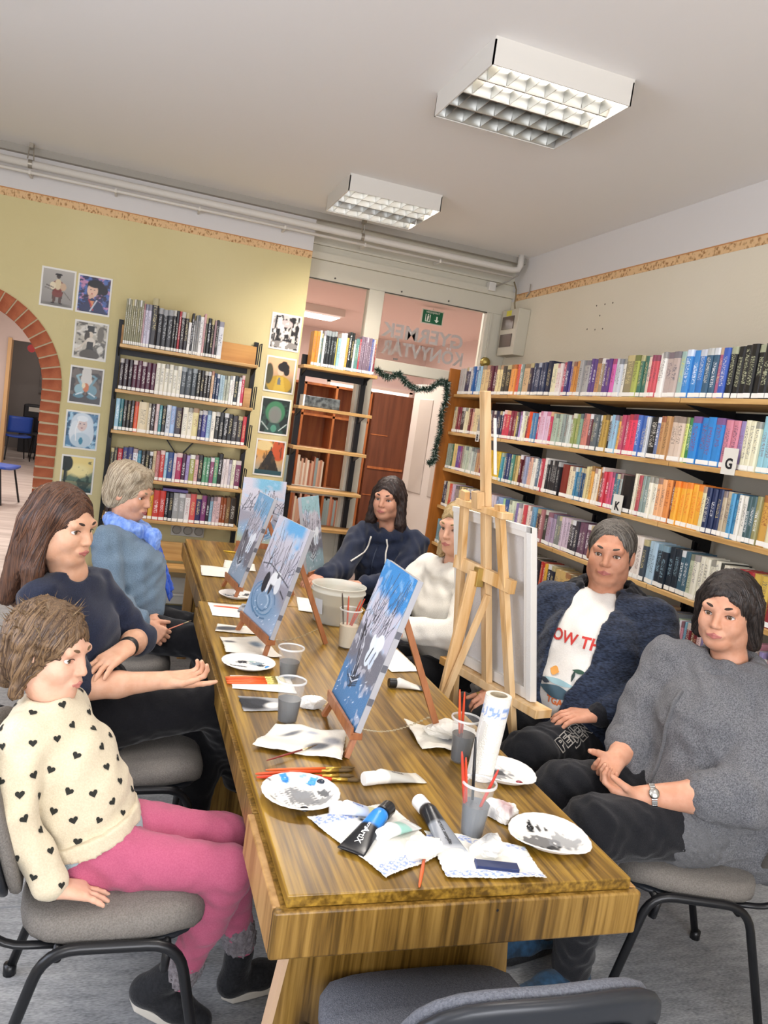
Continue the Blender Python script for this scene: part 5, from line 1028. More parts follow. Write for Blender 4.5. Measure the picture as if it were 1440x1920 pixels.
def bvh_local(me):
    from mathutils.bvhtree import BVHTree
    return BVHTree.FromPolygons([v.co[:] for v in me.vertices], [p.vertices[:] for p in me.polygons])
def subdiv_txt(tx, sz):
    me = text_mesh(tx, sz, 0, bold=.0003); bm = bmesh.new(); bm.from_mesh(me); bmesh.ops.triangulate(bm, faces=bm.faces[:]); bm.to_mesh(me); bm.free(); return me
def proj_local(me, tree, loc, xa, ya):
    for v in me.vertices:
        p = np.asarray(loc) + unit(xa) * v.co.x + unit(ya) * v.co.y; h_ = tree.ray_cast(Vector((p[0], p[1], .3)), Vector((0, 0, -1)), 1)
        v.co = (h_[0] + Vector((0, 0, .0006))) if h_[0] else Vector((p[0], p[1], .004))
    me.update()
paint_tube('white tube with a white cap lying apart at the table middle', (.628, 1.755), (.795, 1.79), .0185, ((.2, '#e6e3da'), (.75, '#b9b8b0'), (1, '#dcd8cc')), '#eceae4', text=(('white', .016, .45, '#55565a'),))
paint_tube('pale tube with white cap pointing left beside the round plate', (.508, 1.615), (.64, 1.60), .0165, ((.3, '#dfe2e6'), (.6, '#b9c3d4'), (1, '#d8d6a0')), '#eceae6', text=(('mars', .013, .35, '#4a66a8'),), dz=.004)
paint_tube('bright blue and black acrylic tube on the blue-printed towel', (.645, 1.605), (.515, 1.455), .0195, ((.42, '#2f86d8'), (1, '#15171c')), '#17191c', text=(('ArtiX', .020, .66, '#e6e6e2'), ('acrylic', .011, .5, '#c8ccd0')), dz=.004)
paint_tube('small white tube with its cap towards the camera', (.588, 1.49), (.69, 1.56), .0165, ((.3, '#e2e6e4'), (.65, '#9fd0c4'), (1, '#dfe2e0')), '#eef0f0', dz=.004)
paint_tube('large black and grey tube with a white cap', (.728, 1.635), (.745, 1.435), .0195, ((.4, '#1b1d21'), (.85, '#868a8f'), (1, '#b9bcbf')), '#ecebe8', text=(('artist acrylic', .013, .62, '#25282c'), ('metallic', .010, .74, '#25282c')), dz=.004)
paint_tube('dark tube with a black cap beside the plain sheet', (.92, 2.46), (1.05, 2.455), .018, ((.45, '#d8d6ce'), (.8, '#e4e0d6'), (1, '#3a3c40')), '#17181a')
nv = thing('tube_box', 'flat navy cardboard tube box near the front edge', 'box', (.812, 1.377, ZT + .003), math.radians(-14)); MB().box(-.045, .045, -.013, .013, 0, .012).build('carton', mat('navy_card', '#1f2c55', .45), nv, bevel=.001); MB().box(-.046, -.044, -.0135, .0135, 0, .0125).build('end_flap', mat('navy_flap', '#2c3b6b', .5), nv)

# ---- cups, bucket, kitchen roll
def cup(label, c, r0, r1, h, water, wl, n=32):
    t = thing('plastic_cup', label, 'cup', (c[0], c[1], ZT), 0, 'cups of rinse water')
    p = [(0.001, .001), (r0 * .96, .001), (r0, .004), (r1 * .985, h - .008), (r1 + .0025, h - .004), (r1 + .0025, h), (r1 - .0005, h), (r1 * .985 - .0012, h - .008), (r0 - .0014, .005), (.001, .003)]
    MB().lathe(p, n).build('wall', m_clear, t, smooth=True)
    MB().lathe([(r1 + .003, h - .005), (r1 + .0032, h + .0004), (r1 - .001, h + .0004), (r1 - .0008, h - .004)], n).build('rim', mat('rim_plastic', '#eef0ee', .2, alpha=.55), t, smooth=True)
    rw = r0 + (r1 - r0) * wl; MB().lathe([(.001, .0035), (r0 - .002, .0055), (rw - .002, h * wl), (.001, h * wl)], n).build('paint_water', mat('water' + water, water, .15), t, smooth=False)
    return t
def brush_in(label, c, dx, dy, L_, col, h0=.012, group='brushes standing in cups'):
    a = A_(c[0], c[1], ZT + h0); e = a + A_(dx, dy, 0) + A_(0, 0, math.sqrt(max(L_ ** 2 - dx * dx - dy * dy, .001)))
    return paint_brush(e, a, col, label, group=group, tipf=.1)
cup('near cup of grey water with brushes at the front right', (.815, 1.515), .026, .037, .128, '#5f6266', .60)
cup('cup of dark water standing behind the kitchen roll', (.948, 1.895), .027, .038, .125, '#3a3d41', .62)
cup('nearer grey-water cup by the smeared towel', (.512, 2.15), .029, .040, .125, '#45474a', .55)
cup('further grey-water cup beside the middle easel', (.585, 2.53), .029, .042, .105, '#45484b', .52)
cup('tall cup of milky water in front of the bucket', (.888, 2.905), .033, .043, .155, '#cfc4ac', .58)
cup('white plastic cup on the far table behind the far easel', (.70, 4.42), .035, .045, .12, '#e4e2dc', .9)
m_roll = attr_mat('roll_paper', rough=.9, bump=(260, .5))
kr = thing('kitchen_roll', 'slim standing kitchen roll with blue print', 'kitchen roll', (.965, 1.80, ZT)); n = 48; vs = []; cc = []
for j in range(41):
    q = j / 40
    for i in range(n):
        a = 2 * PI * i / n; rr_ = .0345 * (1 + .012 * math.sin(3 * a + 4 * q)); vs.append((rr_ * math.cos(a) + .018 * q * 1.0, rr_ * math.sin(a), q * .225 + .0005))
        band = (abs(q - .83) < .06) and math.sin(a * 9 + 2.5 * math.sin(q * 70)) * math.sin(q * 120 + a * 4) > .0; cc.append(lin('#8fa8d4' if band else '#e8e6df')[:3])
b = MB(); b.add(vs, [(j * n + i, j * n + (i + 1) % n, (j + 1) * n + (i + 1) % n, (j + 1) * n + i) for j in range(40) for i in range(n)]); me = b.mesh('paper_wrap'); setcol(me, cc); me.shade_smooth(); link('paper_wrap', me, m_roll, kr)
MB().lathe([(.0345, .2255), (.030, .2262), (.023, .2258)], 32, (.018, 0, 0)).build('end_face', mat('roll_end', '#d9d5ca', .9), kr); MB().lathe([(.0235, .226), (.0215, .2262), (.0215, .05), (.0, .05)], 32, (.018, 0, 0)).build('core', mat('card_core', '#a89a80', .9), kr)
MB().grid(lambda u, v: (-.0345 - .018 * u * (1 - v) + .012 * v, -.012 - .02 * u, .001 + v * .16), 6, 8).build('loose_sheet', mat('roll_sheet', '#e6e4dc', .9), kr, smooth=True)
bk = thing('bucket', 'translucent white plastic bucket between the easels', 'bucket', (.935, 3.285, ZT)); R0, R1, H_ = .095, .115, .165
MB().lathe([(.001, .001), (R0, .001), (R0 + .003, .006), (R1, H_ - .03), (R1 + .006, H_ - .03), (R1 + .006, H_ - .024), (R1 + .001, H_ - .022), (R1 + .002, H_ - .006), (R1 + .006, H_ - .004), (R1 + .006, H_), (R1 - .001, H_), (R1 - .003, H_ - .03), (R0 - .001, .008), (.001, .004)], 48).build('pail', m_milky, bk, smooth=True)
MB().lathe([(.001, .005), (R0 - .003, .009), (R0 + .005, .085), (.001, .085)], 40).build('paint_water', mat('murky', '#b9b3a0', .2), bk)
MB().tube([(R1 * math.cos(a), R1 * math.sin(a) * 1.02, H_ - .014 - .06 * max(0, math.sin(a)) * .2) for a in np.linspace(-.1, PI + .1, 20)], .0028, 6).build('handle', mat('white_wire', '#dedbd0', .4), bk, smooth=True)
MB().grid(lambda u, v: ((R0 + .012 + .012 * v) * math.cos(3.5 + .38 * u), (R0 + .012 + .012 * v) * math.sin(3.5 + .38 * u), .045 + .065 * v), 8, 4).build('paper_label', mat('bucket_label', '#c6cbd0', .5), bk, smooth=True)
MB().grid(lambda u, v: ((R0 + .0125 + .008 * v) * math.cos(3.54 + .14 * u), (R0 + .0125 + .008 * v) * math.sin(3.54 + .14 * u), .05 + .014 * v), 4, 2).build('barcode', mat('barcode_ink', '#4a4d55', .5), bk, smooth=True)
# ---- brushes
brush_in('left red brush in the near cup', (.80, 1.515), -.035, .01, .185, '#c8402c'); brush_in('second red brush leaning left in the near cup', (.805, 1.525), -.028, .0, .17, '#d24a2e'); brush_in('black-handled brush in the near cup', (.815, 1.52), -.004, .04, .205, '#1b1b1d'); brush_in('red brush leaning right in the near cup', (.80, 1.505), .045, -.01, .16, '#c23a2a')
brush_in('orange brush in the cup behind the kitchen roll', (.945, 1.895), -.025, .01, .19, '#d9582e'); brush_in('second orange brush in the cup behind the roll', (.95, 1.90), -.012, .01, .18, '#cf4a28')
brush_in('thin dark brush in the cup of milky water', (.88, 2.91), -.03, .02, .20, '#4a3f36'); brush_in('thin red brush in the cup of milky water', (.885, 2.90), -.01, .02, .19, '#c2502e'); brush_in('thick red brush leaning right in the milky cup', (.870, 2.90), .062, -.01, .20, '#b8402a'); brush_in('orange-red brush beside the thick one in the milky cup', (.868, 2.905), .055, .0, .19, '#c24a2c')
def lying(label, a, e, col, z=.004, **kw): return paint_brush((a[0], a[1], ZT + z), (e[0], e[1], ZT + z), col, label, group='brushes lying on the tables', **kw)
GB = dict(ferr='#c9a54c', br='#5a4626')
lying('longest orange brush behind the round plate', (.372, 1.812), (.625, 1.832), '#e0562a', r=.0045, **GB); lying('orange-red brush next to the round plate rim', (.372, 1.795), (.618, 1.80), '#e2482a', r=.005, **GB); lying('orange brush furthest from the round plate', (.40, 1.832), (.632, 1.845), '#e4682c', r=.004, **GB); lying('red brush with wide bristles touching the round plate', (.41, 1.795), (.63, 1.776), '#dc4024', r=.0048, **GB)
lying('thin dark red brush lying across the smeared towel', (.407, 1.868), (.565, 1.965), '#7a2a22', .012, r=.0025)
lying('orange brush stuck through the crumpled towel at the front edge', (.620, 1.325), (.690, 1.47), '#d9602c', .007, r=.0035)
for k, (dy, cl, w_) in enumerate(((0, '#e0602c', 'nearest'), (.016, '#e46a34', 'second'), (.032, '#dc5428', 'third'), (.05, '#e2733c', 'furthest'))):
    lying(w_ + ' orange brush of the bundle by the raised plate', (.372, 2.44 + dy), (.568, 2.455 + dy), cl, .005 + .0, r=.0055, ferr='#d8c878', br='#e0d8b8')
lying('orange brush lying on the white card', (.42, 3.40), (.59, 3.37), '#d0562e', .004, r=.004)
lying('yellow pencil on the far table', (.60, 4.72), (.72, 4.69), '#e0b83a', .004, r=.004, br='#3a3028', ferr='#d8b070')
# ---- tall studio easel with a blank canvas, seen from behind
te = thing('studio_easel', 'tall pine studio easel standing between white hoodie and man', 'easel', (0, 0, 0))
def lean(y, z, dx=0): return A_(1.492 - .178 * z + (2.63 - y) * .23 + dx, y, z)
m_pine2 = wood('pine_knotty', '#c09050', '#d6b07c', '#e2c498', 4, (1, 1, .08), .5)
MB().bar(lean(2.42, 0), lean(2.535, 1.40), .045, .022, (1, 0, 0)).build('front_leg', m_pine2, te, bevel=.002); MB().bar(lean(2.89, 0), lean(2.735, 1.42), .045, .022, (1, 0, 0)).build('front_leg', m_pine2, te, bevel=.002)
MB().bar(lean(2.63, .56, .012), lean(2.63, 1.79, .012), .045, .026, (1, 0, 0)).build('mast', m_pine, te, bevel=.002)
MB().bar(lean(2.49, 1.365), lean(2.765, 1.375), .024, .05, (1, 0, 0)).build('top_bar', m_pine2, te, bevel=.002); MB().bar(lean(2.46, 1.12), lean(2.80, 1.14), .024, .05).build('cross_bar', m_pine2, te, bevel=.002)
MB().bar(lean(2.34, .705, .03), lean(2.92, .705, .03), .075, .032).build('ledge', m_pine2, te, bevel=.003)
MB().bar(lean(2.63, 1.37, -.02), lean(2.63, 1.43, -.02), .055, .03, (1, 0, 0)).build('mast_clamp', m_pine, te, bevel=.002)
MB().bar(lean(2.64, 1.135, -.03), A_(1.16, 2.66, .002), .042, .022, (0, 1, 0)).build('rear_leg', m_pine2, te, bevel=.002); MB().bar(lean(2.585, 1.06, -.012), A_(1.205, 2.63, .62), .022, .018, (0, 1, 0)).build('strut', m_pine, te, bevel=.001)
MB().box(1.262, 1.29, 2.615, 2.655, 1.08, 1.15).build('hinge', m_hinge, te, bevel=.002)
for z in (.66, .60): p = lean(2.63, z, -.012); MB().lathe([(0, .02), (.012, .02), (.016, .012), (.012, 0)], 12, p, (-1, 0, 0)).build('wing_nut', m_hinge, te, smooth=True)
cv = thing('blank_canvas', 'large blank canvas on the tall easel, its back to the camera', 'canvas', (0, 0, 0))
y0_, y1_, z0_, z1_ = 2.405, 2.86, .725, 1.345
def cvq(dx0, dx1, ya, yb, za, zb):
    b = MB(); P_ = [lean(y, z, dx) for dx in (dx0, dx1) for y, z in ((ya, za), (yb, za), (yb, zb), (ya, zb))]; b.add(P_, [(0, 1, 2, 3), (7, 6, 5, 4), (0, 4, 5, 1), (1, 5, 6, 2), (2, 6, 7, 3), (3, 7, 4, 0)]); return b
cvq(.048, .051, y0_, y1_, z0_, z1_).build('canvas_face', mat('canvas_back', '#cdc9c4', .9, bump=(300, .3)), cv)
for a in ((y0_, y0_ + .04, z0_, z1_), (y1_ - .04, y1_, z0_, z1_), (y0_ + .04, y1_ - .04, z0_, z0_ + .04), (y0_ + .04, y1_ - .04, z1_ - .04, z1_)): cvq(.030, .048, *a).build('stretcher_bar', mat('stretcher', '#d9d5cc', .8), cv)
cvq(.026, .030, y0_, y0_ + .022, z0_, z1_).build('folded_edge', m_canv, cv); cvq(.026, .030, y0_, y1_, z1_ - .02, z1_).build('folded_edge', m_canv, cv)
# paper strip hanging on the mast
ps = cvq(.03, .032, 2.595, 2.61, 1.50, 1.70).build('paper_strip', m_paper); tag(ps, 'narrow white paper strip hanging beside the easel mast', 'paper')
# ================================================================== chairs
m_seat = mat('seat_fabric', '#6e6963', .95, noise=(260, '#827d76', 3), bump=(420, .5))
m_seat_b = mat('seat_fabric_blue', '#5d6068', .95, noise=(260, '#74777f', 3), bump=(420, .5))
m_frame = mat('chair_tube', '#121316', .35)
m_shell = mat('back_shell', '#23262b', .38)
def rounded(pts, r=.05, n=5):
    """polyline with rounded corners"""
    pts = [np.asarray(p, float) for p in pts]; out = [pts[0]]
    for a, b, c in zip(pts[:-2], pts[1:-1], pts[2:]):
        d0 = unit(a - b); d1 = unit(c - b); k = min(r, np.linalg.norm(a - b) * .48, np.linalg.norm(c - b) * .48)
        p0, p1 = b + d0 * k, b + d1 * k
        for i in range(n + 1):
            t = i / n; out.append((1 - t) ** 2 * p0 + 2 * t * (1 - t) * b + t * t * p1)
    out.append(pts[-1]); return out
def pad_mesh(w, d, h, crown=.012, n=3.5, fn=None):
    """upholstered pad: superellipse outline, rounded edges; local x,y,z(0..h)"""
    b = MB(); N_ = 40; rings = [(.90, 0), (.985, .12), (1.0, .35), (1.0, .6), (.975, .85), (.90, .98), (.6, 1.0), (.25, 1.0)]; vs = []
    for sc, zz in rings:
        for k in range(N_):
            a = 2 * PI * k / N_; c, s = math.cos(a), math.sin(a); r = (abs(c) ** n + abs(s) ** n) ** (-1 / n)
            x, y = c * r * sc * w / 2, s * r * sc * d / 2; z = zz * h + (crown * (1 - sc * sc) if zz > .9 else 0)
            if fn: x, y, z = fn(x, y, z)
            vs.append((x, y, z))
    f = []
    for i in range(len(rings) - 1):
        for k in range(N_): f.append((i * N_ + k, i * N_ + (k + 1) % N_, (i + 1) * N_ + (k + 1) % N_, (i + 1) * N_ + k))
    f.append(tuple(range(N_))[::-1]); f.append(tuple((len(rings) - 1) * N_ + k for k in range(N_)))
    return b.add(vs, f)
def make_chair(label, fabric, loc, rz):
    """local +y is forward; origin on the floor under the seat centre"""
    t = thing('conference_chair', label, 'chair', loc, rz, 'upholstered conference chairs')
    W_, D_ = .46, .42
    def seatfn(x, y, z): return (x, y, z + .405 + (.018 * (y / .21) if y > 0 else .0) - (.03 * max(0, y - .15) / .06 if y > .15 else 0))
    pad_mesh(W_, D_, .06, .01, 4, seatfn).build('seat', fabric, t, smooth=True)
    pad_mesh(W_ - .03, D_ - .03, .018, 0, 4, lambda x, y, z: (x, y, z + .393)).build('seat_shell', m_shell, t, smooth=True)
    def bk(x, y, z):   # pad lies in xz, bulging forward
        yy = -.235 - .17 * ((y + .17) / .34) * .6 - .035 * (1 - (x / .23) ** 2) + z * 1.0; return (x, yy + .03, .645 + y)
    pad_mesh(.455, .34, .032, .006, 3.2, bk).build('backrest', fabric, t, smooth=True)
    pad_mesh(.465, .35, .028, .0, 3.2, lambda x, y, z: bk(x, y, -z)).build('back_shell', m_shell, t, smooth=True)
    pad_mesh(.36, .25, .006, .0, 3.0, lambda x, y, z: bk(x, y, -z - .028)).build('back_shell_panel', m_shell, t, smooth=True)
    for s in (-1, 1):
        x = s * .245
        MB().tube(rounded([(x, .235, .012), (x, .14, .415), (x, -.14, .415), (x, -.25, .012)], .07, 6), .0125, 12, squash=1).build('side_frame', m_frame, t, smooth=True)
        MB().tube(rounded([(s * .2, -.10, .397), (s * .2, -.24, .40), (s * .2, -.30, .50), (s * .2, -.315, .72)], .06, 5), .011, 10, squash=.7).build('back_support', m_frame, t, smooth=True)
        for yy in (.235, -.25): MB().tube([(x, yy, 0), (x, yy, .03)], .017, 10).build('glide', m_frame, t, smooth=True)
        MB().tube([(x, .115, .40), (x - s * .02, .115, .34), (x - s * .035, .115, .335)], .010, 8).build('linking_hook', m_frame, t, smooth=True)
    for yy in (.115, -.115): MB().tube([(-.245, yy, .395), (.245, yy, .395)], .011, 10).build('cross_bar', m_frame, t, smooth=True)
    return t
make_chair('grey upholstered chair under the child in pink leggings', m_seat, (.085, 1.915, 0), math.radians(-91))
make_chair('grey chair under the woman in the dark navy top', m_seat, (.13, 2.63, 0), math.radians(-88))
make_chair('grey chair under the woman with the blue scarf', m_seat, (.07, 3.63, 0), math.radians(-90))
make_chair('empty grey chair between the blue scarf and the narrow bookcase', m_seat, (-.02, 4.42, 0), math.radians(-85))
make_chair('empty chair in the foreground with its black shell turned to camera', m_seat_b, (.70, 1.28, 0), 0)
make_chair('chair under the woman in the grey cardigan', m_seat, (1.74, 1.93, 0), math.radians(72))
make_chair('chair under the man in the navy jacket', m_seat_b, (1.74, 2.56, 0), math.radians(60))
make_chair('chair under the woman in the white hoodie', m_seat_b, (1.60, 3.25, 0), math.radians(88))
make_chair('chair under the woman in the navy hoodie at the far table', m_seat_b, (1.55, 4.32, 0), math.radians(95))
# ================================================================== smooth body surfaces
def fast_mesh(name, v, f):
    me = bpy.data.meshes.new(name); n = len(f)
    me.vertices.add(len(v)); me.vertices.foreach_set('co', np.asarray(v, np.float32).ravel())
    me.loops.add(n * 4); me.loops.foreach_set('vertex_index', np.asarray(f, np.int32).ravel())
    me.polygons.add(n); me.polygons.foreach_set('loop_start', np.arange(0, n * 4, 4, dtype=np.int32)); me.polygons.foreach_set('loop_total', np.full(n, 4, np.int32))
    me.update(calc_edges=True); me.shade_smooth(); return me
_OFF = [(0, 0, 0), (1, 0, 0), (0, 1, 0), (1, 1, 0), (0, 0, 1), (1, 0, 1), (0, 1, 1), (1, 1, 1)]
_EDG = [(0, 1), (2, 3), (4, 5), (6, 7), (0, 2), (1, 3), (4, 6), (5, 7), (0, 4), (1, 5), (2, 6), (3, 7)]
def nets(f, o, h):
    s = f < 0; nx, ny, nz = f.shape; c = np.zeros((nx - 1, ny - 1, nz - 1), np.int8)
    for a, b, d in _OFF: c += s[a:nx - 1 + a, b:ny - 1 + b, d:nz - 1 + d]
    act = (c > 0) & (c < 8); ix = np.argwhere(act); idm = np.full(act.shape, -1, np.int32); idm[act] = np.arange(len(ix))
    vals = np.stack([f[ix[:, 0] + a, ix[:, 1] + b, ix[:, 2] + d] for a, b, d in _OFF], 1); pos = np.zeros((len(ix), 3)); cnt = np.zeros(len(ix))
    O = np.array(_OFF, float)
    for a, b in _EDG:
        va, vb = vals[:, a], vals[:, b]; m = (va < 0) != (vb < 0); t = np.where(m, va / np.where(m, va - vb, 1), 0)
        pos += np.where(m[:, None], O[a] + (O[b] - O[a]) * t[:, None], 0); cnt += m
    v = o + h * (ix + pos / cnt[:, None]); faces = []
    for ax in range(3):
        sl0 = [slice(None)] * 3; sl1 = [slice(None)] * 3; sl0[ax] = slice(0, -1); sl1[ax] = slice(1, None)
        a, b = s[tuple(sl0)], s[tuple(sl1)]; e = np.argwhere(a != b); u, w = (ax + 1) % 3, (ax + 2) % 3
        e = e[(e[:, u] > 0) & (e[:, w] > 0) & (e[:, u] < f.shape[u] - 1) & (e[:, w] < f.shape[w] - 1)]
        st = a[tuple(e.T)]
        def cell(du, dw):
            q = e.copy(); q[:, u] += du; q[:, w] += dw; return idm[tuple(q.T)]
        q = np.stack([cell(-1, -1), cell(0, -1), cell(0, 0), cell(-1, 0)], 1); q[~st] = q[~st][:, ::-1]; faces.append(q)
    return v, np.concatenate(faces)
class SDF:
    def __init__(s, h): s.h = h; s.p = []
    def cone(s, a, b, ra, rb=None, k=.02, op='u', sq=None):
        rb = ra if rb is None else rb; a = np.asarray(a, float); b = np.asarray(b, float); R = max(ra, rb)
        s.p.append(('c', (a, b, ra, rb), k, np.minimum(a, b) - R, np.maximum(a, b) + R, op)); return s
    def ell(s, c, r, ax=None, k=.02, op='u'):
        c = np.asarray(c, float); ax = np.eye(3) if ax is None else np.asarray(ax, float); R = max(r)
        s.p.append(('e', (c, np.asarray(r, float), ax), k, c - R, c + R, op)); return s
    def levels(s, L, k=.04, mid=True):
        """L: list of (centre, lateral axis, half width, half depth)"""
        for (c0, l0, w0, r0), (c1, l1, w1, r1) in zip(L[:-1], L[1:]):
            for q in ((-1, 0, 1) if mid else (-1, 1)):
                s.cone(np.asarray(c0) + np.asarray(l0) * (w0 - r0) * q, np.asarray(c1) + np.asarray(l1) * (w1 - r1) * q, r0, r1, k)
        return s
    def clip(s, p, n):
        """remove what lies on the +n side of the plane through p (applies to what was added before)"""
        s.p.append(('p', (np.asarray(p, float), unit(n)), 0, np.zeros(3), np.zeros(3), 'p')); return s
    def field(s, pad=.03):
        un = [q for q in s.p if q[5] == 'u']
        lo = np.min([q[3] for q in un], 0) - pad; hi = np.max([q[4] for q in un], 0) + pad; h = s.h
        n = np.ceil((hi - lo) / h).astype(int) + 1; f = np.full(n, .2, np.float32); ax = [lo[i] + h * np.arange(n[i]) for i in range(3)]
        for ty, pr, k, a, b, op in s.p:
            if op == 'p':
                q, nn = pr; f = np.maximum(f, ((ax[0][:, None, None] - q[0]) * nn[0] + (ax[1][None, :, None] - q[1]) * nn[1] + (ax[2][None, None, :] - q[2]) * nn[2]).astype(np.float32)); continue
            pd = k + 3 * h + .004; i0 = np.maximum(((a - pd - lo) / h).astype(int), 0); i1 = np.minimum(((b + pd - lo) / h).astype(int) + 2, n)
            if (i1 <= i0).any(): continue
            sl = tuple(slice(i0[i], i1[i]) for i in range(3)); X = [ax[i][i0[i]:i1[i]] for i in range(3)]
            x, y, z = X[0][:, None, None], X[1][None, :, None], X[2][None, None, :]
            if ty == 'c':
                p, q, ra, rb = pr; d = q - p; L2 = d @ d + 1e-12
                t = np.clip(((x - p[0]) * d[0] + (y - p[1]) * d[1] + (z - p[2]) * d[2]) / L2, 0, 1)
                D = np.sqrt((x - p[0] - t * d[0]) ** 2 + (y - p[1] - t * d[1]) ** 2 + (z - p[2] - t * d[2]) ** 2) - (ra + t * (rb - ra))
            else:
                c, r, A = pr; q = [((x - c[0]) * A[i][0] + (y - c[1]) * A[i][1] + (z - c[2]) * A[i][2]) for i in range(3)]
                k0 = np.sqrt(sum((q[i] / r[i]) ** 2 for i in range(3))); k1 = np.sqrt(sum((q[i] / r[i] ** 2) ** 2 for i in range(3))) + 1e-9
                D = k0 * (k0 - 1) / k1
            F = f[sl]
            if op == 'u':
                hh = np.clip(.5 + .5 * (F - D) / k, 0, 1); f[sl] = F * (1 - hh) + D * hh - k * hh * (1 - hh)
            else:
                D = -D; hh = np.clip(.5 - .5 * (F - D) / k, 0, 1); f[sl] = F * (1 - hh) + D * hh + k * hh * (1 - hh)
        return f, lo, ax
    def make(s, wr=0, wl=.06, seed=1, fn=None):
        f, lo, ax = s.field(); h = s.h
        if wr or fn:
            m = np.abs(f) < max(3 * h, .02); I = np.argwhere(m); P = lo + h * I; d = np.zeros(len(P))
            if wr:
                r = np.random.default_rng(seed)
                for o in range(4):
                    kk = r.normal(0, 1, 3); kk = kk / np.linalg.norm(kk) * 2 * PI / (wl * r.uniform(.6, 1.5)); k2 = r.normal(0, 1, 3) * 2 * PI / (wl * 6)
                    d += wr / 2.2 * np.sin(P @ kk + 2.2 * np.sin(P @ k2 + r.uniform(0, 6)) + r.uniform(0, 6))
            if fn is not None: d += fn(P)
            f[m] += d
        return nets(f, lo, h)
def join_parts(parts):
    v = []; f = []; o = 0
    for a, b in parts: v.append(a); f.append(b + o); o += len(a)
    return np.concatenate(v), np.concatenate(f)
def mix3(a, b, t): return np.asarray(a, float) * (1 - t) + np.asarray(b, float) * t

# ------------------------------------------------------------------ anatomy
def hand(S, wr, d, palm, thumb, curl=(.3, .4, .3), sc=1.0, spread=.05, tcurl=.3, curls=None):
    wr = np.asarray(wr, float); d = unit(d); n = unit(np.asarray(palm, float) - np.dot(palm, d) * d); t = np.cross(d, n)
    if np.dot(t, thumb) < 0: t = -t
    lens = (.072, .080, .074, .058)
    for i in range(4):
        off = (.029 - .0195 * i) * sc; kp = wr + d * (.086 - .004 * abs(i - 1)) * sc + t * off
        S.cone(wr + t * off * .55 + d * .004, kp, .0165 * sc, .0118 * sc, .012)
        c = curls[i] if curls else curl; ang = 0; p = kp; dd0 = unit(d + t * spread * (1.5 - i))
        for sgi, (fr, ra, rb) in enumerate(((.44, .0093, .0084), (.31, .0083, .0076), (.25, .0075, .0062))):
            ang += c[sgi]; dd = dd0 * math.cos(ang) + n * math.sin(ang); q = p + dd * lens[i] * fr * sc
            S.cone(p, q, ra * sc, rb * sc, .0035); p = q
    b0 = wr + d * .018 * sc + t * .02 * sc + n * .006; d1 = unit(d * .72 + t * .62 + n * .35); b1 = b0 + d1 * .045 * sc
    S.cone(b0, b1, .0155 * sc, .0112 * sc, .012)
    d2 = unit(d1 * math.cos(tcurl) + unit(d * .7 - t * .5 + n * .4) * math.sin(tcurl)); b2 = b1 + d2 * .03 * sc; S.cone(b1, b2, .0108 * sc, .0098 * sc, .004); S.cone(b2, b2 + d2 * .022 * sc, .0096 * sc, .0075 * sc, .003)
    return S
def arm_hand(el, wr, d, palm, thumb, rr=(.04, .026), start=0.0, h=.0035, **kw):
    S = SDF(h); a = mix3(el, wr, start); S.cone(a, mix3(el, wr, .45), rr[0], rr[0] * .92, .02); S.cone(mix3(el, wr, .45), wr, rr[0] * .92, rr[1], .02)
    hand(S, wr, d, palm, thumb, **kw); return S.make()
